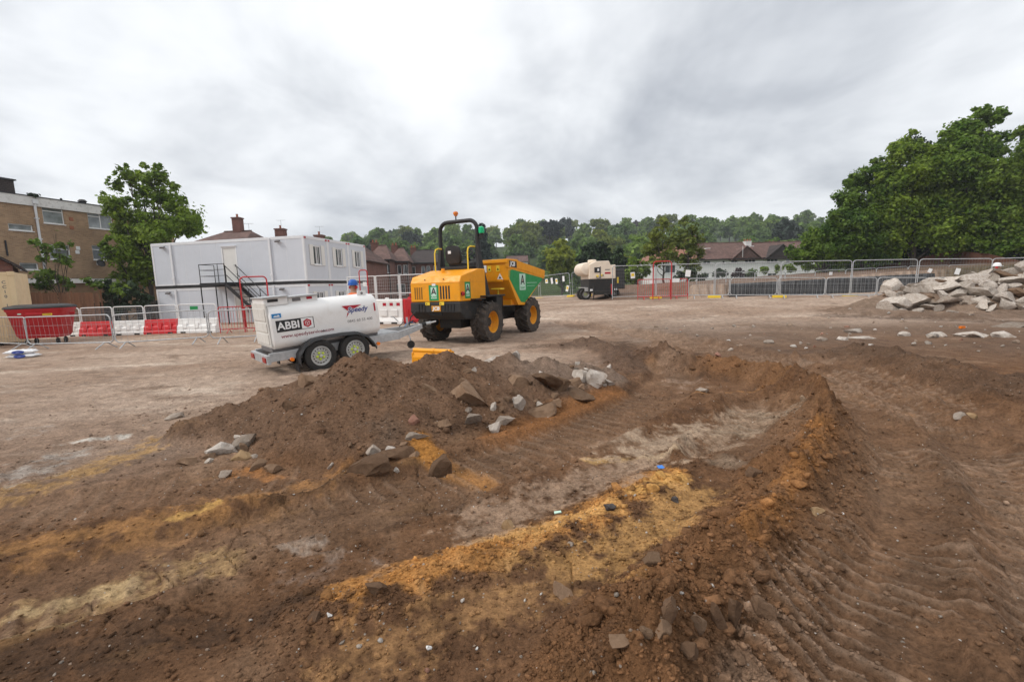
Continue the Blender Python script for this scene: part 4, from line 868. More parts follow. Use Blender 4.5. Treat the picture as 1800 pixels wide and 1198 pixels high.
# ---------------------------------------------------------------- shipping container, bin, sacks, barrow
cp = at(43, 600, 16.9); ct = thing('shipping_container', 'sand-coloured steel shipping container at the left edge', 'container', (cp.x-6.06*math.cos(R(38)), cp.y-6.06*math.sin(R(38)), 0.1), R(38))
b = MB(); zig = []
nz = 44
for i in range(nz+1):
    x = 0.16+(6.06-0.50)*i/nz; ph = i % 4; zig.append((x, 0.05 if ph in (0, 1) else 0.085))
b.loft([[(x, y, 0.18) for x, y in zig] + [(zig[-1][0], 0.14, 0.18), (zig[0][0], 0.14, 0.18)], [(x, y, 2.46) for x, y in zig] + [(zig[-1][0], 0.14, 2.46), (zig[0][0], 0.14, 2.46)]]); b.build('side_panel', M['container'], ct)
for x in (0, 5.9):
    for y in (0, 2.28): MB().box(x, x+0.16, y, y+0.16, 0, 2.59).build('corner_post', M['container'], ct, bevel=0.008)
MB().box(5.66, 5.898, 0.02, 0.10, 0.172, 2.468).build('plain_panel', M['container'], ct)
MB().box(0.16, 5.9, 0.01, 0.12, 0.02, 0.17).box(0.16, 5.9, 0.01, 0.12, 2.47, 2.575).build('side_rail', M['container'], ct)
MB().box(5.95, 6.05, 0.16, 2.28, 0.02, 2.575).box(0.02, 0.1, 0.16, 2.28, 0.02, 2.575).box(0.16, 5.9, 2.3, 2.4, 0.02, 2.575).build('end_panel', M['container'], ct); MB().box(0.1, 5.95, 0.121, 2.299, 2.5, 2.56).box(0.1, 5.95, 0.121, 2.299, 0.05, 0.12).build('roof', M['container'], ct)
for k, chx in enumerate('CC10'): text(chx, 0.15, M['greyprint'], ct, face_right((5.78, 0.018, 2.2-k*0.17)), align='CENTER', bold=0.004)
for k, chx in enumerate('JC'): text(chx, 0.15, M['greyprint'], ct, face_right((5.78, 0.018, 1.36-k*0.17)), align='CENTER', bold=0.004)
for zz in (0.0, 2.44):
    MB().box(5.89, 6.075, -0.015, 0.17, zz, zz+0.15).build('corner_casting', M['container'], ct, bevel=0.012)
MB().box(0.3, 0.5, 0.2, 2.2, -0.12, 0.018).box(5.5, 5.7, 0.2, 2.2, -0.12, 0.018).build('sleeper', M['wood'], ct)
# red four-wheel bin
bp = gp(78, 606); bn = thing('wheeled_bin', 'big red four-wheeled rubbish bin with black lid behind the barriers', 'bin', (bp.x, bp.y+0.3, H(bp.x, bp.y)), R(24))
bn.scale = (1.1, 1.1, 1.08); bn.location.x -= 0.2
def ringbox(w, d, z, r=0.08): return [(x, y, z) for x, y in rrect(w, d, r, 3)]
MB().loft([ringbox(1.05, 0.72, 0.24), ringbox(1.16, 0.82, 0.34), ringbox(1.38, 1.02, 1.12), ringbox(1.44, 1.08, 1.16), ringbox(1.44, 1.08, 1.22)]).build('body', M['redbin'], bn, 40)
MB().loft([ringbox(1.48, 1.12, 1.222), ringbox(1.50, 1.14, 1.25), ringbox(1.46, 1.08, 1.30), ringbox(1.1, 0.5, 1.36)]).build('lid', M['blackplastic'], bn, 40)
for s in (-1, 1):
    MB().cyl((s*0.70, 0, 1.02), (s*0.83, 0, 1.02), 0.035, 10).build('trunnion', M['redbin'], bn)
    for t in (-1, 1):
        MB().tube([(s*0.38, t*0.27, 0.26), (s*0.38, t*0.27+0.05, 0.18), (s*0.38, t*0.27+0.05, 0.10)], 0.03, 6).build('castor_fork', M['greyprint'], bn); MB().cyl((s*0.38-0.025, t*0.27+0.05, 0.10), (s*0.38+0.025, t*0.27+0.05, 0.10), 0.10, 18).build('castor', M['tyre'], bn)
MB().box(-0.2, 0.2, -0.535, -0.46, 1.03, 1.10).build('handle', M['redbin'], bn)
decal(rect(0.0, 0.24, 0.0, 0.07), M['labelyellow'], bn, mat3((1,0,0),(0,0.128,0.992),(0,-0.992,0.128),(0.2,-0.508,0.99)), 'yellow_sticker')
text('CAUTION', 0.042, M['black'], bn, mat3((1,0,0),(0,0.128,0.992),(0,-0.992,0.128),(0.225,-0.5135,1.024)))
decal(rect(0, 0.09, 0, 0.04), M['palegreen'], bn, mat3((1,0,0),(0,0.128,0.992),(0,-0.992,0.128),(-0.4,-0.512,1.04)), 'small_sticker')
# sacks
for i, (dx_, dz, lab) in enumerate(((0.0, 0, 'lower white cement sack with blue print at the foot of the left barrier'), (-0.06, 0.115, 'upper white cement sack with blue print lying on another sack'))):
    p = gp(36, 629); sk = thing('cement_sack', lab, 'sack', (p.x+dx_, p.y+0.1, H(p.x, p.y)+dz-0.01), R(14+i*7), 'cement sacks')
    rings = []
    for t in np.linspace(0, 1, 12):
        e = (1-abs(2*t-1)**5); hh_ = 0.018+0.05*e; ww = 0.17+0.02*e; rings.append([(-0.33+0.66*t, ww*math.cos(a)*(1+0.05*math.sin(5*a+9*t)), 0.06+hh_*math.sin(a)*(1+0.15*math.sin(7*t*3+a*2))) for a in np.linspace(0, 2*math.pi, 14, endpoint=False)])
    MB().loft(rings).build('sack', M['bag'], sk, 60); decal([(0.14*math.cos(a), 0.05*math.sin(a)) for a in np.linspace(0, 2*math.pi, 14, endpoint=False)], M['navy'], sk, mat3((1,0,0),(0,0.34,0.94),(0,-0.94,0.34),(0.02,-0.182,0.065)), 'blue_print', 0.012)
# wheelbarrow, just its nose in the picture
p = gp(-22, 606); wb = thing('wheelbarrow', 'blue-trayed wheelbarrow with black handles at the left edge', 'wheelbarrow', (p.x, p.y, H(p.x, p.y)), R(20))
MB().loft([[(x*0.6, y*0.6, 0.32) for x, y in rrect(0.9, 0.6, 0.1)], [(x, y, 0.58) for x, y in rrect(0.95, 0.66, 0.1)], [(x, y, 0.60) for x, y in rrect(1.0, 0.7, 0.1)], [(x*0.93, y*0.93, 0.57) for x, y in rrect(0.9, 0.62, 0.1)], [(x*0.6, y*0.6, 0.35) for x, y in rrect(0.85, 0.55, 0.1)]]).build('tray', M['labelblue'], wb, 40)
for s in (-1, 1):
    MB().tube([(-0.75, s*0.06, 0.2), (-0.35, s*0.25, 0.29), (0.4, s*0.28, 0.4), (0.85, s*0.3, 0.68)], 0.017, 8).build('handle', M['black'], wb); MB().tube([(0.35, s*0.26, 0.39), (0.42, s*0.26, 0.02), (0.2, s*0.25, 0.02), (0.1, s*0.26, 0.34)], 0.015, 6).build('leg', M['black'], wb)
MB().lathe([(0.10,-0.04),(0.19,-0.035),(0.2,0),(0.19,0.035),(0.10,0.04)], 20, mat3((1,0,0),(0,0,1),(0,-1,0),(-0.75,0,0.2))).build('wheel', M['tyre'], wb, 40)

# ---------------------------------------------------------------- fences and barriers
def place(o, a, b, z=None):
    za, zb = (H(*a), H(*b)) if z is None else z
    o.location = (a[0], a[1], za); dd = Vector((b[0]-a[0], b[1]-a[1], zb-za)); o.rotation_euler = (0, -math.atan2(dd.z, math.hypot(dd.x, dd.y)), math.atan2(dd.y, dd.x))
def rframe(w, z0, z1, r=0.16, lean=0.0):
    P = []
    for (cx, cz, a0) in ((w-r, z1-r, 0), (r, z1-r, 90), (r, z0+r, 180), (w-r, z0+r, 270)):
        for i in range(6): a = R(a0+90*i/5); P.append((cx+r*math.cos(a), lean*(cz+r*math.sin(a)), cz+r*math.sin(a)))
    return P
def ped_barrier(label, a, b, mat='galv', bars='single', z=None, lean=0.0, group='grey steel crowd barriers', hgt=1.08, name='crowd_barrier', thick=0.019, feet=True):
    w = math.hypot(b[0]-a[0], b[1]-a[1]); t = thing(name, label, 'barrier', (0,0,0), 0, group); place(t, a, b, z)
    MB().tube(rframe(w, 0.19, hgt, 0.14, lean), thick, 8, True).build('frame', M[mat], t, 60)
    nb_ = max(4, int(w/0.19)); wr = 0.003
    if bars == 'single':
        br = MB().cyl((0, 0, 0.20), (0, lean*0.9, hgt-0.01), wr, 5).build('bar', M['wire'], t); br.location = (w/(nb_+1), 0, 0)
        for i in range(2, nb_+1):
            c = br.copy(); COL.objects.link(c); c.location = (w*i/(nb_+1), 0, 0)
        for zz in (0.48, 0.78): MB().cyl((0.02, lean*zz, zz), (w-0.02, lean*zz, zz), wr, 5).build('cross_wire', M['wire'], t)
    else:
        bb = MB()
        for i in range(1, nb_+1): bb.cyl((w*i/(nb_+1), 0, 0.20), (w*i/(nb_+1), lean*hgt, hgt-0.01), wr, 4)
        for zz in (0.48, 0.78): bb.cyl((0.02, lean*zz, zz), (w-0.02, lean*zz, zz), wr, 4)
        tag(bb.build('wire_infill', M[mat], t), kind='stuff')
    if feet:
        for x in (0.32, w-0.32):
            MB().tube([(x-0.05, -0.30, 0.0), (x-0.02, -0.02, 0.19), (x+0.02, 0.02, 0.19), (x+0.05, 0.30, 0.0)], thick*0.95, 6).build('foot', M[mat], t)
    for zz in (0.45, 0.85): MB().tube([(w-0.02, 0, zz), (w+0.045, 0, zz+0.01), (w+0.045, 0, zz-0.09)], 0.009, 5).build('hook', M[mat], t)
    return t
g2 = lambda px, py: tuple(gp(px, py)[:2])
lb = [(-130,606), (52,628), (205,629), (372,614), (480,604), (560,600)]
labs = ['steel crowd barrier in front of the red bin, cut off by the left edge', 'steel crowd barrier with white sacks at its left foot, right of the bin', 'tilted steel crowd barrier in the middle of the left row', 'steel crowd barrier leading from the left row to behind the bowser', None]
L0 = [g2(-95,608), g2(52,614), g2(205,612), g2(372,604), g2(476,598)]
for i in range(4):
    a, b_ = L0[i], L0[i+1]; dd = Vector(b_)-Vector(a); dn = dd.normalized(); b2 = tuple(Vector(b_)-dn*0.06)
    za, zb = H(*a), H(*b2)
    if i == 2: za -= 0.02; zb += 0.05
    ped_barrier(labs[i], a, b2, 'galv', 'single', (za, zb), 0.03*(-1)**i)
ped_barrier('steel crowd barrier hidden mostly behind the bowser tank', g2(480,598), g2(592,588), 'galv', 'wires')
# plastic barriers with mesh tops
def plastic_barrier(label, a, b, mat, top=True, hgt=0.62, grp='red and white plastic road barriers'):
    w = math.hypot(b[0]-a[0], b[1]-a[1])-0.01; t = thing('plastic_barrier', label, 'barrier', (0,0,0), 0, grp); place(t, a, b)
    prof = [(-0.22,0.0),(-0.22,0.10),(-0.19,0.16),(-0.17,0.30),(-0.12,0.36),(-0.085,0.56),(-0.07,hgt),(0.07,hgt),(0.085,0.56),(0.12,0.36),(0.17,0.30),(0.19,0.16),(0.22,0.10),(0.22,0.0)]
    MB().prism(prof, w, mat3((0,1,0),(0,0,1),(1,0,0),(0,0,0))).build('body', M[mat], t, bevel=0.012)
    for i in range(3):
        x = w*(0.2+0.3*i); MB().cbox((x, -0.155, 0.33), (0.16, 0.06, 0.24), (R(-12), 0, 0)).build('rib', M[mat], t, bevel=0.012)
    for x in (0.28, w-0.28): MB().box(x-0.11, x+0.11, -0.224, -0.21, 0.0, 0.07).build('fork_slot', M['blackplastic'], t)
    if top:
        MB().tube(rframe(w-0.06, hgt-0.06, 1.22, 0.09), 0.022, 8, True).build('mesh_frame', M['barwhite'], t, 60)
        bb = MB(); n_ = int(w/0.07)
        for i in range(1, n_): bb.cyl((w*i/n_-0.03, 0, hgt), (w*i/n_-0.03, 0, 1.21), 0.003, 4)
        for zz in (0.72,0.82,0.92,1.02,1.12): bb.cyl((0.02, 0, zz), (w-0.08, 0, zz), 0.003, 4)
        tag(bb.build('wire_infill', M['wire'], t), kind='stuff')
    return t
xs = [(60,584),(100,584),(146,584),(203,585),(258,585),(317,585),(377,583)]
pb = [g2(*q) for q in ((90,592),(148,590),(205,589),(260,587),(318,585.5),(386,583.5))]
for i, (mt, lb_) in enumerate((('whiteplastic','white plastic barrier with mesh top right behind the red bin'), ('redplastic','red plastic barrier with mesh top nearest the red bin'), ('whiteplastic','white plastic barrier between the two red ones'), ('redplastic','red plastic barrier farther from the bin, in front of the cabins'), ('whiteplastic','white plastic barrier with green sign beside the red gate'))):
    t = plastic_barrier(lb_, pb[i], pb[i+1], mt)
    if i == 4: decal(rect(0.55, 0.9, 0.98, 1.14), M['green'], t, face_right((0, -0.024, 0)), 'green_sign', 0.006)
# red pedestrian gate with arch
def red_gate(label, a, b, wings, arch_h, z=None, gate_w=0.95, bars='single', left=0.0):
    t = thing('pedestrian_gate', label, 'gate', (0,0,0), 0); place(t, a, b, z); w = math.hypot(b[0]-a[0], b[1]-a[1])
    x = 0; ax = None
    for k, ww in enumerate(wings):
        MB().tube(rframe(ww-0.03, 0.16, 1.08, 0.07), 0.019, 8, True).build('panel_frame', M['red'], t, 60).location = (x, 0.02*k, 0)
        nb_ = int(ww/0.115)
        br = MB().cyl((0, 0, 0.16), (0, 0, 1.08), 0.008, 5).build('bar', M['red'], t); br.location = (x+ww/(nb_+1), 0.02*k, 0)
        for i in range(2, nb_+1):
            c = br.copy(); COL.objects.link(c); c.location = (x+ww*i/(nb_+1), 0.02*k, 0)
        MB().cyl((x, 0.02*k, 0), (x, 0.02*k, 0.3), 0.016, 6).build('leg', M['red'], t)
        MB().tube([(x+0.3, 0.02*k-0.25, 0), (x+0.32, 0.02*k, 0.17), (x+0.34, 0.02*k+0.25, 0)], 0.014, 6).build('foot', M['red'], t)
        x += ww
    MB().cyl((x, 0.02*k, 0), (x, 0.02*k, 0.3), 0.016, 6).build('leg', M['red'], t)
    r = 0.16; x0_, x1_ = left, left+gate_w; P = [(x0_, -0.04, 0)]
    for i in range(6): a_ = R(180-90*i/5); P.append((x0_+r+r*math.cos(a_), -0.04, arch_h-r+r*math.sin(a_)))
    for i in range(6): a_ = R(90-90*i/5); P.append((x1_-r+r*math.cos(a_), -0.04, arch_h-r+r*math.sin(a_)))
    P.append((x1_, -0.04, 0)); MB().tube(P, 0.028, 8).build('arch', M['red'], t, 60)
    return t
red_gate('red steel pedestrian gate with arch beside the plastic barriers and cabins', g2(388,586), g2(482,581), [0.98, 0.95], 2.28, gate_w=1.0, left=0.93)
rz0 = [(at(1122,525,24.5).x, 24.6), (at(1208,523,24.4).x, 24.4)]
rg_ = red_gate('small red steel pedestrian gate with arch at the far fence', rz0[0], rz0[1], [0.80, 0.93, 0.90], 2.02, (0.55, 0.52), gate_w=0.95, left=0.79)
for x, z_ in ((0.62,0.86),(1.75,0.9),(1.95,0.9)): decal(rect(0, 0.22, 0, 0.2), M['labelwhite'], rg_, face_right((x, -0.03, z_)), 'notice', 0.004)
# wire-mesh fence panels
def mesh_panel(label, a, b, z=None, mat='galv', signs=(), hgt=1.95, group='wire mesh fence panels', foot=True, dens=0.11, thick=0.021):
    w = math.hypot(b[0]-a[0], b[1]-a[1])-0.06; t = thing('mesh_fence_panel', label, 'fence panel', (0,0,0), 0, group); place(t, a, b, z)
    P = [(0,0,0.02)]; r = 0.14
    for i in range(5): a_ = R(180-90*i/4); P.append((r+r*math.cos(a_), 0, hgt-r+r*math.sin(a_)))
    for i in range(5): a_ = R(90-90*i/4); P.append((w-r+r*math.cos(a_), 0, hgt-r+r*math.sin(a_)))
    P.append((w,0,0.02)); MB().tube(P, thick, 8).tube([(0,0,0.16),(w,0,0.16)], thick*0.9, 8).build('frame', M[mat], t, 60)
    bb = MB(); n_ = int(w/dens)
    for i in range(1, n_): bb.cyl((w*i/n_, 0, 0.16), (w*i/n_, 0, hgt-0.02), 0.0024, 3)
    for k in range(1, 9): bb.cyl((0.01, 0, 0.16+(hgt-0.18)*k/9), (w-0.01, 0, 0.16+(hgt-0.18)*k/9), 0.0024, 3)
    tag(bb.build('wire_mesh', M['wire'], t), kind='stuff')
    if foot: MB().box(w-0.3, w+0.36, -0.12, 0.12, -0.01, 0.13).build('foot_block', M['labelyellow'], t, bevel=0.02)
    MB().box(w-0.03, w+0.09, -0.035, 0.035, 1.1, 1.17).build('coupler', M['galv'], t)
    for (x, z_, ww, hh_, mt, rot) in signs:
        Mx = face_right((x*w, -0.03, z_)) @ Matrix.Rotation(R(rot), 4, 'Z'); decal(rect(0, ww, 0, hh_), M['labelwhite'], t, Mx, 'notice', 0.004)
        if mt: decal(rect(ww*0.15, ww*0.85, hh_*0.35, hh_*0.8), M[mt], t, Mx @ Matrix.Translation((0,0,0.0045)), 'notice_print', 0.001)
    return t
chain = [(1078,6.0,26.9,.52),(1153,8.62,27.0,.50),(1257,11.63,26.0,.46),(1372,14.76,25.0,.39),(1497,18.12,24.3,.31),(1611,21.15,23.8,.24),(1739,23.95,22.8,.12),(1870,27.0,22.0,.08)]
hl = ['wire mesh fence panel beside the cream generator trailer', 'wire mesh fence panel behind the small red gate', 'wire mesh fence panel before the white houses, left end of the black sheeting', 'wire mesh fence panel in front of the middle of the black sheeting', 'wire mesh fence panel in front of the right end of the black sheeting', 'wire mesh fence panel just left of the hard-hatted worker', 'wire mesh fence panel behind the rubble heap at the right edge']
sg = [[(0.42,1.2,0.26,0.36,'labelyellow',4)], [(0.5,1.25,0.28,0.38,None,-6)], [], [], [], [(0.12,1.3,0.16,0.2,None,-20),(0.5,1.2,0.2,0.3,None,-12)], []]
for i in range(7):
    a, b_ = chain[i], chain[i+1]; mesh_panel(hl[i], (a[1],a[2]), (b_[1],b_[2]), (a[3],b_[3]), signs=sg[i])
ch2 = [(at(951,525,40).x,40.0,.30), (at(1004,520,37.6).x,37.6,.42)]
mesh_panel('wire mesh fence panel with paper notices by the dumper skip', ch2[0][:2], ch2[1][:2], (.27,.45), signs=[(0.2,1.3,0.3,0.36,'labelyellow',0),(0.4,1.2,0.22,0.5,None,5),(0.55,1.15,0.24,0.45,'labelyellow',4),(0.78,1.3,0.22,0.45,None,0),(0.86,0.5,0.26,0.5,'labelyellow',-18)])
mesh_panel('wire mesh fence panel between notices and generator trailer', (ch2[1][0]+0.1,37.4), (at(1034,518,36.2).x,36.2), (.45,.5))
mesh_panel('wire mesh fence panel just behind the dumper skip lip', (ch2[0][0]-3.0,41.5), (ch2[0][0]-0.1,40.1), (.2,.27))
pr = [1209.5,1283,1366,1450.5,1540.5,1629,1715]; zz0 = [.55,.50,.44,.36,.28,.2,.12]; yy0 = [24.7,24.4,24.0,23.5,23.1,22.6,22.2]
pl = ['grey crowd barrier next to the small red gate at the far fence', 'grey crowd barrier before the left end of the black sheeting', 'grey crowd barrier before the middle of the black sheeting', 'grey crowd barrier before the right half of the black sheeting', 'grey crowd barrier whose right end meets the rubble heap', 'grey crowd barrier half hidden behind the top of the rubble heap']
for i in range(6):
    a, b_ = (at(pr[i],523,yy0[i]).x, yy0[i]), (at(pr[i+1]-2,523,yy0[i+1]).x, yy0[i+1]); ped_barrier(pl[i], a, b_, 'galv', 'wires', (zz0[i]-0.03, zz0[i+1]-0.03), group='far grey crowd barriers', thick=0.021)
pr2 = [1225,1278,1330,1385,1440,1496,1553,1611,1686,1760,1830]; ly = 32.5
for i in range(10):
    a, b_ = (at(pr2[i],480,ly).x, ly+0.1*i), (at(pr2[i+1]-1,480,ly).x, ly+0.1*(i+1))
    zt = [at(pr2[k], (479,478,477,476,475,472.5,470,466.5,464.5,463,462)[k], ly).z-1.1 for k in (i, i+1)]
    t = ped_barrier('grey barrier on the soil bank behind the black sheeting, %s from the left' % ['first','second','third','fourth','fifth','sixth','seventh','eighth','ninth','tenth'][i], a, b_, 'galv', 'wires', (zt[0], zt[1]), group='barriers on the soil bank', thick=0.018)
    if i in (4, 8): decal(rect(w_ := 1.0, 1.25, 0.7, 0.95), M['labelwhite'], t, face_right((0, -0.03, 0)), 'notice', 0.004)
# black sheeting on the bank
x0_, x1_ = at(1283,505,28.2).x, at(1600,505,28.2).x
mb = thing('black_sheeting', 'black membrane sheeting over the cut soil bank behind the fence', 'sheeting', (x0_, 28.18, 0.2))
rows = []; nx_ = 90; Lw = x1_-x0_+1.5
for k, zf in enumerate((0, 0.25, 0.5, 0.75, 1.0, 1.03)):
    rows.append([(Lw*i/nx_, (0.06*math.sin(i*1.7+k)+0.05*math.sin(i*0.61)+0.04*random.random())*(1 if k < 5 else 1) + (0.10*zf if k < 5 else 0.5), zf*(0.98+0.018*Lw*i/nx_) if k < 5 else (0.99+0.018*Lw*i/nx_)) for i in range(nx_+1)])
b = MB(); vs_ = [p for r_ in rows for p in r_]; b.add(vs_, [(k*(nx_+1)+i, k*(nx_+1)+i+1, (k+1)*(nx_+1)+i+1, (k+1)*(nx_+1)+i) for k in range(5) for i in range(nx_)])
b.build('sheet', M['membrane'], mb, 80)
# white framed fence and barriers between cabins and dumper
wf = [(612,22.6),(662,22.3),(704,22.0),(748,21.6)]
for i in range(3):
    a, b_ = at(wf[i][0],510,wf[i][1]), at(wf[i+1][0],510,wf[i+1][1]); za = 0.25
    t = thing('white_fence_panel', ['white framed mesh fence panel right behind the blue-helmeted worker', 'white framed mesh fence panel above the white water barrier', 'white framed mesh fence panel ending behind the dumper engine'][i], 'fence panel', (0,0,0), 0, 'white framed fence panels'); place(t, (a.x,a.y), (b_.x,b_.y), (za, za)); w = math.hypot(b_.x-a.x, b_.y-a.y)
    for x in (0, w-0.07): MB().tube([(x,0,0),(x,0,2.0)], 0.03, 8).build('post', M['barwhite'], t, 60)
    for zz in (0.1, 1.12, 1.98): MB().tube([(0.03,0,zz),(w-0.1,0,zz)], 0.021, 8).build('rail', M['barwhite'], t, 60)
    bb = MB(); n_ = int(w/0.1)
    for k in range(1, n_): bb.cyl((w*k/n_-0.035,0,0.1), (w*k/n_-0.035,0,1.97), 0.0028, 3)
    for k in range(1, 12): bb.cyl((0.03,0,0.1+1.87*k/12), (w-0.1,0,0.1+1.87*k/12), 0.0028, 3)
    tag(bb.build('wire_mesh', M['barwhite'], t), kind='stuff')
    if i != 1: decal(rect(w*0.55, w*0.55+0.2, 1.5, 1.72), M['labelwhite'], t, face_right((0, -0.03, 0)), 'notice', 0.004)
def water_barrier(label, a, b, mat, hgt=1.05):
    w = math.hypot(b[0]-a[0], b[1]-a[1]); t = thing('water_barrier', label, 'barrier', (0,0,0), 0, 'tall water-filled barriers'); place(t, a, b)
    prof = [(-0.2,0.0),(-0.2,0.12),(-0.12,0.3),(-0.11,hgt-0.04),(-0.08,hgt),(0.08,hgt),(0.11,hgt-0.04),(0.12,0.3),(0.2,0.12),(0.2,0.0)]
    MB().prism(prof, w, mat3((0,1,0),(0,0,1),(1,0,0),(0,0,0))).build('body', M[mat], t, bevel=0.015)
    for k in range(2): MB().cbox((w*(0.3+0.4*k), -0.135, 0.5), (w*0.26, 0.05, 0.3)).build('recess_rib', M[mat], t, bevel=0.02)
    MB().lathe([(0.09,hgt-0.01),(0.09,hgt+0.05),(0.07,hgt+0.07)], 14, Matrix.Translation((w*0.4,0,0))).build('filler_cap', M[mat], t)
    for x in (0.1, w*0.6): MB().box(x, x+w*0.22, -0.206, -0.17, 0.0, 0.09).build('fork_slot', M['blackplastic'], t)
    if mat == 'whiteplastic':
        for k in range(5): MB().box(w*0.27+k*w*0.13, w*0.27+(k+1)*w*0.13-0.002, -0.117, -0.111, hgt-0.30, hgt-0.16).build('reflective_strip', M['crimson'] if k % 2 == 0 else M['reflective'], t)
    return t
water_barrier('tall white water-filled barrier with red reflective strip behind the bowser', (at(664,556,21).x,21.0), (at(710,556,20.6).x,20.6), 'whiteplastic', 1.12)
water_barrier('tall red water-filled barrier between white barrier and dumper', (at(710.5,556,20.6).x,20.55), (at(738,556,21.6).x,21.8), 'redplastic', 1.12)
# red hoop rail
a, b_ = at(634,520,19.5), at(648,520,19.5); hp = thing('red_hoop', 'red steel hoop handrail sticking up behind the bowser tank', 'handrail', (a.x, 19.5, H(a.x,19.5)))
w = b_.x-a.x; zt = at(641,474.5,19.5).z - H(a.x,19.5); P = [(0,0,0)]
for i in range(5): a_ = R(180-90*i/4); P.append((0.1+0.1*math.cos(a_), 0, zt-0.1+0.1*math.sin(a_)))
for i in range(5): a_ = R(90-90*i/4); P.append((w-0.1+0.1*math.cos(a_), 0, zt-0.1+0.1*math.sin(a_)))
MB().tube(P+[(w,0,0)], 0.024, 8).build('hoop', M['red'], hp, 60); MB().tube([(0,0,zt*0.45),(w,0,zt*0.45)], 0.02, 6).build('cross_rail', M['red'], hp)
for i in range(2): MB().tube([(w*i, -0.3, 0.01), (w*i, 0.3, 0.01)], 0.02, 6).build('foot', M['red'], hp)
# brown closeboard fence along the right-hand boundary
pts = [at(1395,484,50), at(1480,478,46), at(1560,466,43), at(1620,452,41), at(1672,441,40), at(1735,447,37.5), at(1800,462,34), at(1900,470,31)]
for i in range(len(pts)-1):
    a, b_ = pts[i], pts[i+1]; t = thing('closeboard_fence', ['low stretch of brown board fence below the hedge','brown board fence stretch right of the hedge','brown board fence stretch under the leafy trees','dark brown board fence stretch climbing to the corner','brown board fence stretch just right of the fence corner','brown board fence stretch sloping down behind the worker','brown board fence stretch at the far right edge'][i], 'fence', (a.x, a.y, 0), math.atan2(b_.y-a.y, b_.x-a.x), 'brown boundary fence')
    w = math.hypot(b_.x-a.x, b_.y-a.y); nb_ = int(w/0.11); bb = MB()
    for k in range(nb_):
        f0, f1 = k/nb_, (k+0.96)/nb_; z0 = a.z+(b_.z-a.z)*f0; z1 = a.z+(b_.z-a.z)*f1; y = 0.01*(k % 2); bb.add([(w*f0,y,z0-2.0),(w*f1,y,z1-2.0),(w*f1,y+0.016,z1-2.0),(w*f0,y+0.016,z0-2.0),(w*f0,y,z0),(w*f1,y,z1),(w*f1,y+0.016,z1),(w*f0,y+0.016,z0)], [(0,3,2,1),(4,5,6,7),(0,1,5,4),(1,2,6,5),(2,3,7,6),(3,0,4,7)])
    tag(bb.build('boards', M['woodred'], t), kind='stuff')
    for k in range(int(w/2.6)+1):
        f = min(1, k*2.6/w); z0 = a.z+(b_.z-a.z)*f; MB().box(w*f-0.06, w*f+0.06, 0.03, 0.14, z0-2.1, z0+0.08).build('post', M['woodred'], t)
    MB().add([(0,-0.02,a.z),(w,-0.02,b_.z),(w,0.05,b_.z),(0,0.05,a.z),(0,-0.02,a.z+0.05),(w,-0.02,b_.z+0.05),(w,0.05,b_.z+0.05),(0,0.05,a.z+0.05)], [(0,3,2,1),(4,5,6,7),(0,1,5,4),(1,2,6,5),(2,3,7,6),(3,0,4,7)]).build('capping', M['woodred'], t)
# ---------------------------------------------------------------- wheels
def tyre_mesh(r, w, rin, lugs=0, n=36):
    """tyre round the y axis, centred; lugs are moulded bars set in a chevron"""
    h = w/2; b = MB(); k = 0.04 if lugs else 0.0
    prof = [(rin, -h*0.82), (rin+0.03, -h*0.95), (r*0.80, -h), (r*0.92, -h*0.95), (r-k, -h*0.80), (r-k+0.004, -h*0.3), (r-k+0.004, h*0.3), (r-k, h*0.80), (r*0.92, h*0.95), (r*0.80, h), (rin+0.03, h*0.95), (rin, h*0.82)]
    b.lathe(prof, n, mat3((1,0,0),(0,0,1),(0,-1,0),(0,0,0)), True)
    for i in range(lugs):
        for s in (-1, 1):
            a0 = 2*math.pi*(i + (0.5 if s > 0 else 0))/lugs; P = []
            for (f, aa) in ((0.02, 0.0), (0.45, 0.10), (0.80, 0.20), (1.01, 0.24)):
                rr = r if f < 0.9 else r*0.945
                for (da, ro) in ((-0.062, -0.05), (-0.045, 0.0), (0.045, 0.0), (0.062, -0.05)):
                    a = a0 + aa + da; P.append(((rr+ro)*math.cos(a), s*h*f, (rr+ro)*math.sin(a)))
            F = []
            for q in range(3):
                for j in range(3): F.append((q*4+j, q*4+j+1, q*4+j+5, q*4+j+4))
            F += [(3,2,1,0), (12,13,14,15), (0,4,8,12)[:3], (3,7,11)]
            b.add(P, F)
    return b
Ymat = mat3((1,0,0),(0,0,1),(0,-1,0),(0,0,0))     # lathe axis z -> -y
def dumper_wheel(parent, x, y, side, rot):
    w = thing_part('wheel', parent); w.location = (x, y, 0.59); w.rotation_euler = (0, rot, 0)
    t = tyre_mesh(0.60, 0.46, 0.30, 17).build('tyre', M['tyremud'], w, 35)
    s = side; Q = lambda p: [(r_, -s*z) for r_, z in p]
    MB().lathe(Q([(0.315,0.20),(0.30,0.195),(0.285,0.12),(0.27,0.06),(0.255,0.02),(0.13,0.0),(0.13,-0.02),(0.27,-0.02),(0.315,-0.18)]), 30, Ymat, caps=False).build('rim', M['rimyellow'], w, 35)
    MB().lathe(Q([(0.125,-0.01),(0.125,0.05),(0.10,0.08),(0.05,0.085)]), 18, Ymat).build('hub', M['chassis'], w, 35)
    for i in range(8):
        a = 2*math.pi*i/8; MB().cyl((0.175*math.cos(a), s*0.005, 0.175*math.sin(a)), (0.175*math.cos(a), s*0.035, 0.175*math.sin(a)), 0.015, 6).build('wheel_nut', M['greyprint'], w)
    return w
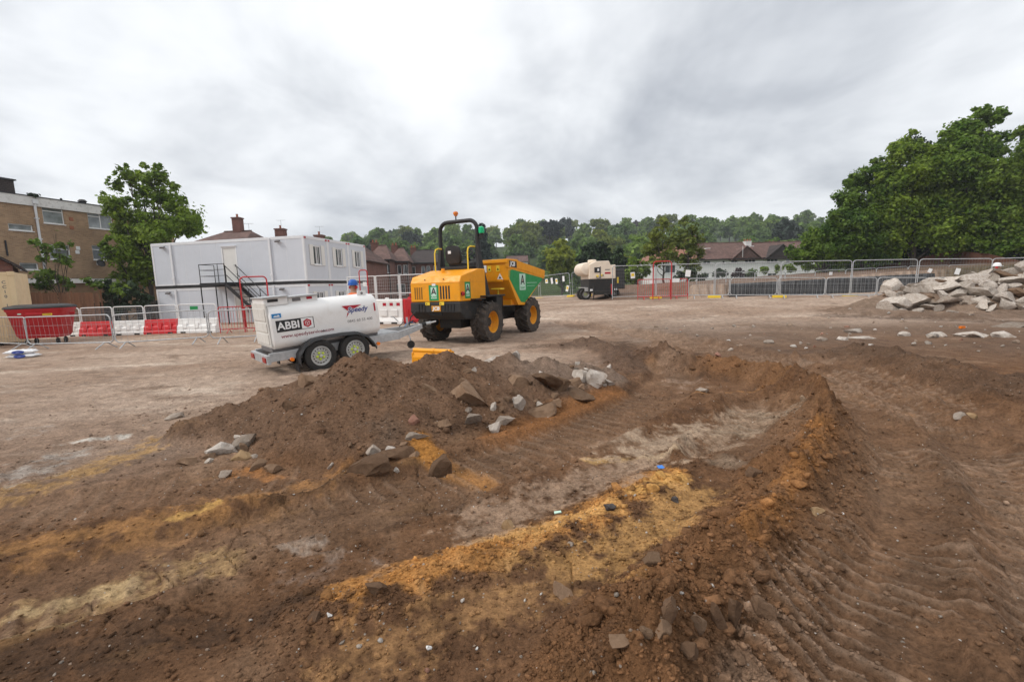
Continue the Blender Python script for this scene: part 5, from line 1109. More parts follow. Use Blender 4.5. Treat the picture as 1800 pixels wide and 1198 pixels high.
# ---------------------------------------------------------------- site dumper (x forward, y left)
rr_, fr_ = gp(858, 600), gp(930, 582); dv = Vector((fr_.x-rr_.x, fr_.y-rr_.y)); dh = math.atan2(dv.y, dv.x); fwd = Vector((math.cos(dh), math.sin(dh), 0)); lft = Vector((-fwd.y, fwd.x, 0))
HT = 0.90; WB = 2.72
c0 = Vector((rr_.x, rr_.y, 0)) + lft*HT + fwd*(WB/2); D = thing('site_dumper', 'yellow site dumper with green-panelled skip and black roll bar', 'dumper', (c0.x, c0.y, H(c0.x, c0.y)-0.03), dh)
XR, XF = -WB/2, WB/2
for (x, y, s, a) in ((XR, -HT, -1, 0.1), (XR, HT, 1, 0.5), (XF, -HT, -1, 0.8), (XF, HT, 1, 0.3)): dumper_wheel(D, x, y, s, a)
b = MB(); b.box(XR-0.55, XR+0.75, -0.36, 0.36, 0.45, 0.95); b.box(XF-1.1, XF+0.6, -0.38, 0.38, 0.5, 0.92); b.cyl((XR,-0.7,0.59),(XR,0.7,0.59),0.11,12); b.cyl((XF,-0.7,0.59),(XF,0.7,0.59),0.11,12); b.cyl((-0.25,0,0.45),(-0.25,0,1.0),0.16,14); b.box(-0.75,0.25,-0.22,0.22,0.55,0.85)
b.build('chassis', M['chassis'], D, bevel=0.02)
before = set(D.children)
bx0, bx1, bw = XR-0.90, XR+0.42, 0.82
def hull(name, mat, P0, P1, bev=0.02):      # P0/P1: rings
    return MB().loft([P0, P1]).build(name, mat, D, bevel=bev)
# black counterweight below the engine cover
MB().prism([(bx0-0.02, 1.19), (bx0-0.04, 0.92), (bx0+0.18, 0.72), (XR-0.15, 0.66), (XR+0.3, 0.66), (XR+0.3, 1.19)], bw*2+0.02, mat3((1,0,0),(0,0,1),(0,-1,0),(0,bw+0.01,0))).build('counterweight', M['chassis'], D, bevel=0.03)
for y in (-0.62,-0.52,-0.42,-0.32, 0.34,0.44,0.54): MB().box(bx0-0.05, bx0-0.0385, y-0.02, y+0.02, 0.93, 1.15).build('grille_slot', M['black'], D)
for k in range(9): MB().box(bx0-0.012, bx0+0.02, -0.2+k*0.05-0.012, -0.2+k*0.05+0.012, 0.84, 0.9).build('vent_slot', M['black'], D)
# engine cover: vertical sides, chamfered and rising forwards
MB().prism([(bx0, 1.20), (bx0, 1.71), (bx0+0.10, 1.88), (bx1-0.35, 2.07), (bx1, 2.07), (bx1, 1.20)], bw*2, mat3((1,0,0),(0,0,1),(0,-1,0),(0,bw,0))).build('engine_cover', M['yellow'], D, bevel=0.028, seg=3)
for y in (-0.66,-0.585,-0.51,-0.435): MB().box(bx0-0.004, bx0+0.02, -y-0.022, -y+0.022, 1.27, 1.60).build('louvre', M['louvre'], D)
for y in (-0.10,-0.19,-0.28,-0.37): MB().box(bx0-0.004, bx0+0.02, y-0.10-0.024, y-0.10+0.024, 1.27, 1.62).build('louvre', M['black'], D)
MB().box(bx0+0.5, bx0+0.506, -bw-0.003, -bw+0.02, 1.22, 1.78).build('panel_seam', M['black'], D)
MB().box(bx0-0.003, bx1-0.1, -bw-0.0035, -bw+0.01, 1.70, 1.708).box(bx0-0.0035, bx0+0.01, -bw+0.02, bw-0.02, 1.70, 1.708).build('cover_seam', M['rimyellow'], D)
for y in (-0.3, 0.32): MB().cyl((bx0+0.02, y, 1.80), (bx0+0.005, y, 1.79), 0.018, 8).build('cover_bolt', M['black'], D)
for y in (-bw-0.04, bw+0.04):
    MB().lathe([(0.0,-0.05),(0.055,-0.05),(0.06,0.0),(0.045,0.02)], 14, mat3((0,1,0),(0,0,1),(-1,0,0),(bx0+0.05,y,1.40))).build('tail_light', M['redlens'], D, 40); MB().box(bx0+0.03, bx0+0.10, min(y,math.copysign(bw-0.02,y)), max(y,math.copysign(bw-0.02,y)), 1.37, 1.43).build('light_bracket', M['chassis'], D)
# hire company panels and maker's plates
def aplant(Mx, w, h, thin=0.0012, sc=1.0):
    decal(rrect(w, h, 0.01, 2), M['green'], D, Mx, 'green_sign')
    lw, lh = w*0.60, h*0.74; M2 = Mx @ Matrix.Translation((0,0,0.0016)); decal(rect(-lw/2, lw/2, -lh/2, lh/2), M['palegreen'], D, M2, 'pale_logo_field')
    M3 = Mx @ Matrix.Translation((0, lh*0.14, 0.0034)); u = lh*0.30
    decal([(-u*0.95,-u*0.95),(-u*0.2,u*1.0),(u*0.2,u*1.0),(0.0,u*0.55),(-u*0.55,-u*0.95)], M['black'], D, M3, 'logo_letter', 0.0006); decal([(u*0.95,-u*0.95),(u*0.2,u*1.0),(0.0,u*0.55),(u*0.55,-u*0.95)][::-1], M['black'], D, M3, 'logo_letter', 0.0006)
    decal([(-u*0.5,-u*0.55),(u*0.5,-u*0.55),(u*0.42,-u*0.25),(-u*0.42,-u*0.25)], M['black'], D, M3, 'logo_letter', 0.0008); decal([(-u*0.18,-u*0.2),(u*0.18,-u*0.2),(0,u*0.25)], M['crimson'], D, M3, 'logo_mark', 0.0008)
    text('PLANT', lh*0.22, M['green'], D, Mx @ Matrix.Translation((0, -lh*0.36, 0.0036)), align='CENTER', bold=0.002)
aplant(face_back((bx0-0.003, -0.02+0.05, 1.44)), 0.32, 0.42)
aplant(face_right((bx0+0.36, -bw-0.004, 1.49)), 0.27, 0.44)
decal(rect(-0.15,0.15,-0.075,0.075), M['rimyellow'], D, face_back((bx0-0.046, -0.06, 1.02)), 'maker_plate', 0.008); text('JCB', 0.125, M['labelwhite'], D, face_back((bx0-0.057, -0.06, 1.02)), align='CENTER', bold=0.006, sx=1.15, shear=0.15)
for y in (0.22, -0.25): decal(rect(-0.075,0.075,-0.045,0.045), M['labelyellow'], D, face_back((bx0-0.05, y, 1.155)), 'warning_label'); 
for y in (0.22, -0.25): decal([(-0.05,-0.025),(-0.01,-0.025),(-0.03,0.02)], M['black'], D, face_back((bx0-0.052, y, 1.155)), 'warning_mark', 0.0008)
decal(rect(-0.06,0.06,-0.03,0.03), M['labelwhite'], D, face_back((bx0-0.004, 0.02, 1.685-0.03)), 'data_plate')
# platform, steps, fenders
MB().box(XR+0.10, XR+1.15, -1.06, -0.30, 1.27, 1.315).build('platform', M['chassis'], D, bevel=0.01); MB().box(XR+0.10, XR+1.15, 0.30, 1.06, 1.27, 1.315).build('platform', M['chassis'], D, bevel=0.01)
MB().box(XR-0.42, XR+0.1, -1.0, -bw-0.01, 1.21, 1.25).build('fender', M['chassis'], D, bevel=0.01); MB().box(XR-0.42, XR+0.1, bw+0.01, 1.0, 1.21, 1.25).build('fender', M['chassis'], D, bevel=0.01)
MB().box(XR+0.62, XR+0.98, -1.04, -0.55, 0.78, 1.268).build('step_box', M['chassis'], D, bevel=0.02); MB().box(XR+0.60, XR+1.0, -1.07, -0.85, 0.62, 0.66).tube([(XR+0.62,-1.05,1.27),(XR+0.62,-1.05,0.64)],0.015,6).tube([(XR+0.98,-1.05,1.27),(XR+0.98,-1.05,0.64)],0.015,6).build('step', M['chassis'], D)
MB().box(XR+0.9, XR+1.14, -1.04, -0.72, 1.46, 1.50).box(XR+1.02, XR+1.06, -0.9, -0.86, 1.31, 1.46).build('yellow_step', M['labelyellow'], D, bevel=0.01)
MB().box(XR+0.95, XR+1.45, -0.62, 0.62, 0.62, 1.05).build('centre_pivot_box', M['chassis'], D, bevel=0.03)
# roll bar: tube hoop on two tapered legs
rx = XR+0.38; rw = 0.64; rt = 3.45; P = []
P = [(rx, rw, 2.2)]
for i in range(8): a = R(90*i/7); P.append((rx, rw-0.26+0.26*math.cos(a), rt-0.26+0.26*math.sin(a)))
for i in range(8): a = R(90+90*i/7); P.append((rx, -(rw-0.26)+0.26*math.cos(a), rt-0.26+0.26*math.sin(a)))
P.append((rx, -rw, 2.2)); MB().tube(P, 0.058, 12).build('roll_bar', M['black'], D, 60)
for s in (-1, 1):
    b = MB(); ring = lambda z, a, c, o: [(rx+a, s*rw-0.05+s*o, z), (rx+c, s*rw-0.05+s*o, z), (rx+c, s*rw+0.05+s*o, z), (rx+a, s*rw+0.05+s*o, z)]
    b.loft([ring(2.75, -0.06, 0.06, 0), ring(2.3, -0.10, 0.12, 0.02), ring(1.75, -0.16, 0.26, 0.06), ring(1.31, -0.2, 0.34, 0.10)]).build('roll_bar_leg', M['black'], D, bevel=0.012)
MB().cyl((rx,0.06,rt+0.05),(rx,0.06,rt+0.16),0.018,8).build('beacon_stem', M['black'], D); MB().lathe([(0.05,0),(0.05,0.03),(0.075,0.05),(0.07,0.11),(0.03,0.13)],16,Matrix.Translation((rx,0.06,rt+0.16))).build('amber_beacon', M['amber'], D, 40)
MB().box(rx-0.02,rx+0.05,-rw-0.17,-rw-0.05,2.92,2.97).cyl((rx,-rw-0.14,2.97),(rx,-rw-0.14,3.06),0.035,10).build('beacon_bracket', M['chassis'], D); MB().lathe([(0.08,0),(0.085,0.10),(0.075,0.16),(0.03,0.19)],16,Matrix.Translation((rx,-rw-0.14,3.06))).build('green_beacon', M['greenlight'], D, 40)
# seat, console, wheel, rails
MB().box(XR+0.05,XR+0.62,-0.5,0.5,2.072,2.16).build('seat_base', M['chassis'], D, bevel=0.02)
MB().loft([[(x+XR+0.36, y, 2.17) for x,y in rrect(0.46,0.48,0.08)],[(x+XR+0.36, y, 2.25) for x,y in rrect(0.5,0.5,0.1)],[(x+XR+0.36, y, 2.29) for x,y in rrect(0.42,0.42,0.1)]]).build('seat_cushion', M['seat'], D, 50)
rg = []
for t, w_, o_ in ((0,0.40,0.0),(0.1,0.5,-0.02),(0.3,0.52,-0.05),(0.45,0.44,-0.07),(0.5,0.28,-0.075)): rg.append([(XR+0.12+o_+x, y, 2.24+t) for x, y in rrect(0.13,w_,0.05)])
MB().loft(rg).build('seat_back', M['seat'], D, 50); decal(rect(-0.05,0.05,-0.04,0.04), M['labelwhite'], D, face_back((XR+0.0, 0.08, 2.56)), 'seat_label', 0.006)
MB().prism([(XR+0.86,1.32),(XR+1.2,1.32),(XR+1.15,2.25),(XR+0.98,2.42),(XR+0.86,2.3)],0.5,mat3((1,0,0),(0,0,1),(0,-1,0),(0,0.25,0))).build('console', M['blackplastic'], D, bevel=0.03); MB().cyl((XR+0.95,0,2.35),(XR+0.80,0,2.55),0.035,10).build('steering_column', M['black'], D)
sw = Matrix.Translation((XR+0.78,0,2.57)) @ Matrix.Rotation(R(-35),4,'Y'); ringp = [tuple(sw @ Vector((0.2*math.cos(a),0.2*math.sin(a),0))) for a in np.linspace(0,2*math.pi,24,endpoint=False)]
b = MB().tube(ringp, 0.016, 8, True)
for a in (90, 210, 330): b.tube([tuple(sw @ Vector((0,0,-0.03))), tuple(sw @ Vector((0.2*math.cos(R(a)),0.2*math.sin(R(a)),0)))], 0.012, 6)
b.build('steering_wheel', M['black'], D, 60)
MB().cyl((XR+0.55,-0.35,2.1),(XR+0.62,-0.36,2.4),0.012,6).lathe([(0.02,2.39),(0.03,2.42),(0.02,2.45)],8,Matrix.Translation((XR+0.62,-0.36,0))).build('lever', M['black'], D)
for s in (-1, 1):
    MB().tube([(XR-0.05,s*0.56,2.02),(XR-0.05,s*0.56,2.55),(XR-0.0,s*0.56,2.66),(XR+0.12,s*0.56,2.7),(XR+0.32,s*0.58,2.7)],0.02,8).build('grab_rail', M['labelyellow'], D, 60)
MB().tube([(XR-0.3,0.12,1.98),(XR-0.3,0.12,2.10)],0.05,10).build('filler_cap', M['yellow'], D)
for ch in set(D.children)-before: ch.location = (-0.30, 0.0, 0.03)
# skip: side profile in x-z, thick sheet walls, open top
sx0 = XR+1.18; SW = 0.99
prof = [(sx0,2.36),(sx0+0.020,1.77),(sx0+0.479,1.16),(sx0+0.627,0.98),(sx0+1.083,0.95),(sx0+2.622,1.80),(sx0+2.736,1.84),(sx0+2.782,2.06)]
def sk(p, y): return [(x, y, z) for x, z in p]
for s in (-1, 1):
    q = mat3((1,0,0),(0,0,1),(0,-1,0),(0, s*SW+0.02, 0)); MB().prism(prof, 0.04, q).build('skip_side', M['yellow'], D, bevel=0.006)
plates = [((sx0,2.36),(sx0+0.020,1.77)),((sx0+0.020,1.77),(sx0+0.479,1.16)),((sx0+0.479,1.16),(sx0+0.627,0.98)),((sx0+0.627,0.98),(sx0+1.083,0.95)),((sx0+1.083,0.95),(sx0+2.622,1.80)),((sx0+2.622,1.80),(sx0+2.736,1.84))]
for (a, c) in plates:
    nrm = Vector((c[1]-a[1], 0, -(c[0]-a[0]))).normalized()*0.04; b = MB(); v = []
    for y in (-SW+0.021, SW-0.021):
        v += [(a[0],y,a[1]),(c[0],y,c[1]),(c[0]-nrm.x,y,c[1]-nrm.z),(a[0]-nrm.x,y,a[1]-nrm.z)]
    b.add(v, [(0,1,2,3),(7,6,5,4),(0,4,5,1),(1,5,6,2),(2,6,7,3),(3,7,4,0)]).build('skip_plate', M['yellow'], D)
MB().box(sx0-0.05,sx0+0.050,-SW-0.03,SW+0.03,2.29,2.40).build('skip_rear_rim', M['yellow'], D, bevel=0.015)
for s in (-1, 1):
    y0, y1 = (s*SW-0.06, s*SW+0.035) if s > 0 else (s*SW-0.035, s*SW+0.06)
    band = [(sx0-0.05,2.405),(sx0+0.627,2.405),(sx0+0.707,2.36),(sx0+2.816,2.09),(sx0+2.782,1.84),(sx0+0.627,2.12),(sx0-0.02,2.14)]
    MB().prism(band, y1-y0, mat3((1,0,0),(0,0,1),(0,-1,0),(0,y1,0))).build('skip_side_rim', M['yellow'], D, bevel=0.012)
MB().box(sx0+2.690,sx0+2.804,-SW,SW,1.80,1.88).build('skip_lip', M['yellow'], D, bevel=0.01)
MB().box(sx0+0.410,sx0+0.821,-0.86,0.86,0.98,1.14).build('skip_cross_beam', M['yellow'], D, bevel=0.015); MB().box(sx0-0.01,sx0+0.050,-0.8,0.8,1.72,1.80).build('skip_rear_rib', M['yellow'], D, bevel=0.01)
gpoly = [(sx0+0.140,2.07),(sx0+0.300,2.085),(sx0+2.599,1.82),(sx0+2.576,1.77),(sx0+1.106,1.03),(sx0+0.821,1.06),(sx0+0.080,1.80)]
decal(gpoly, M['green'], D, face_right((0,-SW-0.0205,0)), 'green_side_panel')
for k in range(3): decal([(sx0+0.035+0.028*k,2.06),(sx0+0.048+0.028*k,2.06),(sx0+0.040+0.012*k,1.84),(sx0+0.030+0.012*k,1.84)][::-1], M['green'], D, face_right((0,-SW-0.0205,0)), 'green_stripe')
def aplant2(cx, cz, w, h):
    Mx = face_right((cx,-SW-0.0220,cz)); decal(rect(-w/2,w/2,-h/2,h/2), M['palegreen'], D, Mx, 'pale_logo_field'); M3 = Mx @ Matrix.Translation((0,h*0.12,0.0018)); u = h*0.30
    decal([(-u*0.95,-u*0.95),(-u*0.2,u*1.0),(u*0.2,u*1.0),(0.0,u*0.55),(-u*0.55,-u*0.95)], M['black'], D, M3, 'logo_letter', 0.0006); decal([(u*0.95,-u*0.95),(u*0.2,u*1.0),(0.0,u*0.55),(u*0.55,-u*0.95)][::-1], M['black'], D, M3, 'logo_letter', 0.0006)
    decal([(-u*0.5,-u*0.55),(u*0.5,-u*0.55),(u*0.42,-u*0.25),(-u*0.42,-u*0.25)], M['black'], D, M3, 'logo_letter', 0.0008); decal([(-u*0.18,-u*0.2),(u*0.18,-u*0.2),(0,u*0.25)], M['crimson'], D, M3, 'logo_mark', 0.0008)
    text('PLANT', h*0.2, M['green'], D, Mx @ Matrix.Translation((0,-h*0.37,0.002)), align='CENTER', bold=0.003)
aplant2(sx0+0.980, 1.70, 0.44, 0.52); MB().box(sx0+1.311,sx0+2.109,-SW-0.0235,-SW-0.022,1.66,1.675).box(sx0+1.311,sx0+1.938,-SW-0.0235,-SW-0.022,1.56,1.57).build('panel_small_print', M['palegreen'], D)
decal([(sx0+0.060,2.17),(sx0+0.570,2.17-0.03),(sx0+0.570,2.33),(sx0+0.060,2.36)], M['black'], D, face_right((0,-SW-0.0365,0)), 'maker_badge'); text('JCB', 0.19, M['labelwhite'], D, face_right((sx0+0.280,-SW-0.0385,2.255)) @ Matrix.Rotation(R(-4),4,'Z'), align='CENTER', bold=0.008, sx=1.1, shear=0.15)
decal(rect(-0.08,0.08,-0.11,0.11), M['labelwhite'], D, face_back((sx0-0.004,-0.18,2.13)), 'notice_plate', 0.006)
for y in (-0.36,-0.66): decal(rect(-0.06,0.06,-0.09,0.09), M['labelyellow'], D, face_back((sx0-0.002+0.001,y,2.13)), 'warning_label', 0.006); decal([(-0.04,-0.05),(0.04,-0.05),(0,0.02)], M['black'], D, face_back((sx0-0.008,y,2.13)), 'warning_mark', 0.0008)
decal([(-0.11,-0.09),(0.11,-0.09),(0,0.10)], M['labelwhite'], D, face_back((sx0+0.004,-0.72,1.88)), 'warning_triangle', 0.006); decal([(-0.04,-0.06),(0.05,-0.06),(0.0,0.02)], M['black'], D, face_back((sx0-0.004,-0.72,1.88)), 'warning_mark', 0.0008)
for y in (-0.16,-0.30): MB().tube([(sx0-0.01,y,2.0),(sx0-0.06,y,1.96),(sx0-0.05,y-0.04,1.86)],0.012,6).build('lashing_hook', M['yellow'], D)
for y in (-0.28, 0.28): MB().cyl((XF-0.9,y,0.9),(XF+0.2,y,1.25),0.05,10).build('tipping_ram', M['chassis'], D)

# ---------------------------------------------------------------- fuel bowser trailer (x forward to the hitch, y left)
BA = 41.0; bc = (-4.12, 10.02); B = thing('fuel_bowser', 'white twin-axle fuel tank trailer with black and red print', 'trailer', (bc[0], bc[1], H(*bc)-0.015), 0); B.rotation_euler = (0, R(-3.6), R(BA))
TX0, TX1, TW, TZ0, TZ1 = -1.16, 1.10, 0.60, 0.55, 1.44
def tank_ring(x, g=0.0, rnd=0.0):
    w, z0, z1 = TW-g, TZ0+g, TZ1-g; P = []
    for (cy, cz, r, a0, a1) in ((w-0.30,z1-0.30,0.30,0,90), (-(w-0.30),z1-0.30,0.30,90,180), (-(w-0.16),z0+0.16,0.16,180,270), (w-0.16,z0+0.16,0.16,270,360)):
        for i in range(8): a = R(a0+(a1-a0)*i/7); P.append((x, cy+r*math.cos(a), cz+r*math.sin(a)))
    return P
MB().loft([tank_ring(TX0,0.03),tank_ring(TX0+0.03,0.0),tank_ring(TX1-0.10,0.0),tank_ring(TX1-0.03,0.02),tank_ring(TX1,0.07)]).build('tank', M['tank'], B, 30)
# rear cabinet face
MB().box(TX0-0.03,TX0-0.002,-0.54,0.54,TZ0+0.06,TZ1+0.03).build('rear_frame', M['tankend'], B, bevel=0.01)
for k, (z0, z1) in enumerate(((0.66,0.86),(0.90,1.08),(1.12,1.36))): MB().box(TX0-0.045,TX0-0.031,-0.48,0.48,z0,z1).build('rear_door', M['tankend'], B, bevel=0.006)
for (x0, x1, y0, y1, z1) in ((TX0-0.02,TX0+0.42,-0.46,0.46,1.56),(TX0+0.44,TX0+1.02,-0.40,0.40,1.53)):
    MB().box(x0,x1,y0,y1,TZ1-0.03,z1).build('top_locker', M['tank'], B, bevel=0.008); MB().box(x0-0.03,x1+0.015,y0-0.05,y1+0.03,z1+0.001,z1+0.025).build('locker_lid', M['galv'], B, bevel=0.004)
MB().box(TX0+0.05,TX0+0.24,-0.468,-0.461,1.48,1.535).build('locker_slot', M['black'], B); MB().box(TX0+0.52,TX0+0.68,-0.408,-0.401,1.45,1.515).build('locker_vent', M['greyprint'], B); decal(rect(0,0.11,0,0.05), M['crimson'], B, face_right((TX0+0.80,-0.4025,1.465)), 'red_label')
for x in (TX0+0.17, TX1-0.28):
    MB().prism(rrect(0.2,0.14,0.05,3),0.02,face_right((x,-0.38,TZ1+0.02))).build('lifting_eye', M['tank'], B, bevel=0.004); MB().cyl((x,-0.405,TZ1+0.03),(x,-0.37,TZ1+0.03),0.028,12).build('lifting_hole', M['greyprint'], B)
S = lambda x, z: face_right((x, -TW-0.0015, z))
# print
decal(rect(0,0.30,-0.115,0.115), M['black'], B, S(TX0+0.10,1.0) , 'sign_black_field'); decal(rect(0.30,0.555,-0.115,0.115), M['black'], B, S(TX0+0.10,1.0), 'sign_black_field')
Sg = S(TX0+0.10,1.0)
text('ABBI', 0.205, M['labelwhite'], B, Sg @ Matrix.Translation((0.02,-0.005,0.002)), bold=0.005, sx=1.0)
decal(rect(0.435,0.665,-0.105,0.105), M['labelwhite'], B, Sg @ Matrix.Translation((0.035,0,0.002)), 'sign_white_field', 0.0005); decal(rect(0.545,0.715,-0.115,0.115), M['black'], B, Sg, 'sign_border', 0.0011)
hexa = lambda r: [(0.585+r*math.cos(R(60*i+30)), r*math.sin(R(60*i+30))) for i in range(6)]
Sh = Sg @ Matrix.Translation((0,0,0.003)); decal(hexa(0.088), M['crimson'], B, Sh, 'logo_hexagon', 0.0005); decal(hexa(0.052), M['labelwhite'], B, Sh @ Matrix.Translation((0,0,0.0008)), 'logo_hexagon', 0.0005)
for i in range(3):
    a = R(120*i+30); cx, cy = 0.585, 0; r = 0.047; pp = [(cx+r*0.16*math.cos(a+R(60)),cy+r*0.16*math.sin(a+R(60))),(cx+r*0.85*math.cos(a),cy+r*0.85*math.sin(a)),(cx+r*math.cos(a+R(60)),cy+r*math.sin(a+R(60))),(cx+r*0.85*math.cos(a+R(120)),cy+r*0.85*math.sin(a+R(120)))]
    decal(pp, M['crimson'], B, Sh @ Matrix.Translation((0,0,0.0016)), 'logo_cube_face', 0.0005)
text('www.speedyservices.com', 0.098, M['maroon'], B, S(TX0+0.16,0.795), bold=0.0012, sx=1.02)
Sp = S(TX0+1.42,1.13); decal([(0.0,0.12),(0.44,0.105),(0.24,0.03),(0.16,-0.02),(0.07,-0.14),(0.12,0.0)][::-1], M['crimson'], B, Sp, 'red_arrow')
text('Speedy', 0.152, M['labelwhite'], B, Sp @ Matrix.Translation((0.115,0.012,0.0018)), bold=0.012, shear=0.22); text('Speedy', 0.152, M['navy'], B, Sp @ Matrix.Translation((0.115,0.012,0.0034)), bold=0.003, shear=0.22)
text('0845 60 55 400', 0.085, M['greyprint'], B, S(TX0+1.50,0.905), sx=1.05)
decal(rect(0,0.17,-0.04,0.045), M['labelblue'], B, S(TX0+0.05,1.21) @ Matrix.Translation((0,0,0)) , 'blue_label'); decal([(0.02,-0.02),(0.15,-0.02),(0.12,0.02),(0.09,0.0),(0.06,0.01)], M['labelwhite'], B, S(TX0+0.05,1.21) @ Matrix.Translation((0,0,0.0016)), 'blue_label_print', 0.0004)
decal(rect(0,0.035,-0.09,0.09), M['crimson'], B, mat3((1,0,0),(0,0,1),(0,-1,0),(TX1-0.13,-TW-0.0014,1.15)), 'red_reflector')
decal(rect(0,0.07,-0.012,0.012), M['greyprint'], B, S(TX0+0.95,0.79), 'small_print')
# chassis
for s in (-1, 1):
    MB().box(TX0-0.10,TX1+0.42,s*0.55-0.035,s*0.55+0.035,0.33,0.50).build('side_beam', M['galv'], B, bevel=0.006)
    MB().tube([(TX1+0.40,s*0.52,0.42),(TX1+1.35,s*0.06,0.46)],0.001,4).build('safety_cable', M['black'], B); q = Vector((1.35-0.36,-s*0.44,0)).normalized()
    b = MB(); p0, p1 = Vector((TX1+0.40,s*0.52,0)), Vector((TX1+1.30,s*0.07,0)); nn = Vector((-(p1-p0).y,(p1-p0).x,0)).normalized()*0.035; b.loft([[tuple(p0-nn+Vector((0,0,0.33))),tuple(p0+nn+Vector((0,0,0.33))),tuple(p0+nn+Vector((0,0,0.50))),tuple(p0-nn+Vector((0,0,0.50)))],[tuple(p1-nn+Vector((0,0,0.42))),tuple(p1+nn+Vector((0,0,0.42))),tuple(p1+nn+Vector((0,0,0.53))),tuple(p1-nn+Vector((0,0,0.53)))]]).build('drawbar_beam', M['galv'], B, bevel=0.005)
MB().box(TX0-0.17,TX0-0.102,-0.66,0.66,0.30,0.47).build('rear_bumper', M['galv'], B, bevel=0.006)
for s in (-1, 1): MB().box(TX0-0.19,TX0-0.171,s*0.48-0.12,s*0.48+0.12,0.33,0.43).build('tail_light', M['redlens'], B, bevel=0.004)
MB().box(TX1-0.1,TX1+0.44,-0.5,0.5,0.501,0.515).build('deck_plate', M['galv'], B); MB().box(TX0,TX1-0.05,-0.45,0.45,0.48,0.56).build('tank_cradle', M['greyprint'], B)
for x in (-0.36,0.36): MB().cyl((x,-0.6,0.30),(x,0.6,0.30),0.04,10).build('axle', M['chassis'], B)
MB().cyl((TX1+1.25,0,0.50),(TX1+1.62,0,0.52),0.04,10).build('coupling', M['galv'], B); MB().cyl((TX1+1.30,0,0.50),(TX1+1.46,0,0.51),0.055,12).build('rubber_gaiter', M['black'], B); MB().cyl((TX1+1.60,0,0.52),(TX1+1.78,0,0.53),0.022,8).build('towing_eye', M['rimgrey'], B)
MB().tube([(TX1+1.05,0.1,0.52),(TX1+1.12,0.1,0.72),(TX1+1.30,0.1,0.86)],0.016,6).build('brake_lever', M['black'], B)
MB().tube([(TX1+0.75,0.05,0.54),(TX1+0.85,0.0,0.64),(TX1+1.0,0.05,0.57),(TX1+1.1,-0.05,0.66),(TX1+1.2,0.0,0.56)],0.012,6).build('hose', M['black'], B, 60); MB().tube([(TX1+0.85,-0.05,0.54),(TX1+0.95,0.0,0.61),(TX1+1.1,0.05,0.60),(TX1+1.22,0.03,0.56)],0.009,6).build('blue_hose', M['labelblue'], B, 60)
MB().tube([(TX1+0.72,0.0,0.68),(TX1+0.62,0.02,0.80),(TX1+0.55,0.02,0.82)],0.012,6).cyl((TX1+0.95,-0.02,0.3),(TX1+0.95,-0.02,0.75),0.025,8).build('jockey_post', M['galv'], B)
MB().tube([(TX1+0.95,-0.02,0.32),(TX1+0.95,-0.08,0.22),(TX1+0.95,-0.08,0.10)],0.018,6).build('jockey_fork', M['galv'], B); MB().lathe([(0.03,-0.03),(0.09,-0.03),(0.10,0.0),(0.09,0.03),(0.03,0.03)],18,mat3((1,0,0),(0,0,1),(0,-1,0),(TX1+0.95,-0.08,0.07))).build('jockey_wheel', M['tyre'], B, 40)
def trailer_wheel(parent, x, y, s, r=0.315, wd=0.2, rimm='rimgrey'):
    w = thing_part('wheel', parent); w.location = (x, y, r-0.005); w.rotation_euler = (0, random.uniform(0, 2), 0)
    tyre_mesh(r, wd, r*0.62, 0, 40).build('tyre', M['tyre'], w, 40); Q = lambda p: [(a_, -s*z) for a_, z in p]; k = r/0.315
    MB().lathe(Q([(0.20*k,0.085),(0.19*k,0.09),(0.178*k,0.06),(0.165*k,0.045),(0.12*k,0.06),(0.10*k,0.035),(0.03*k,0.035),(0.03*k,-0.02),(0.19*k,-0.02),(0.2*k,-0.08)]),32,Ymat, caps=False).build('rim', M[rimm], w, 30)
    for i in range(16):
        a = 2*math.pi*i/16; MB().cbox((0.143*k*math.cos(a), s*0.054, 0.143*k*math.sin(a)),(0.02*k,0.012,0.026*k),(0,-a,0)).build('rim_slot', M['black'], w)
    MB().lathe(Q([(0.035*k,0.03),(0.035*k,0.075),(0.02*k,0.082)]),12,Ymat).build('hub_cap', M['rimgrey'], w, 40)
    for i in range(5):
        a = 2*math.pi*i/5; MB().lathe(Q([(0.024*k,0.03),(0.026*k,0.06),(0.014*k,0.07)]),8,Matrix.Translation((0.066*k*math.cos(a),0,0.066*k*math.sin(a))) @ Ymat).build('nut_cover', M['lime'], w, 40)
    return w
for x in (-0.36, 0.36):
    for s in (-1, 1): trailer_wheel(B, x, s*0.70, s)
for s in (-1, 1):
    path = [(-0.80,0.22),(-0.78,0.42),(-0.66,0.58),(-0.46,0.68),(-0.2,0.70),(0.2,0.70),(0.46,0.68),(0.66,0.58),(0.78,0.42),(0.84,0.30)]
    b = MB(); V = []
    for (x, z) in path:
        V.append([(x, s*0.59, z), (x, s*0.80, z), (x*0.985, s*0.83, z-0.05), (x*0.965, s*0.82, z-0.055), (x*0.97, s*0.80, z-0.02), (x*0.97, s*0.59, z-0.02)])
    b.loft(V).build('mudguard', M['blackplastic'], B, 40)
    MB().box(-0.83,-0.81,s*0.71-0.1,s*0.71+0.1,0.08,0.24).build('mud_flap', M['blackplastic'], B)
    for x in (-0.90, 0.91): MB().cyl((x, s*0.70, 0.34),(x, s*0.75, 0.34),0.038,12).build('marker_light', M['orange'], B)

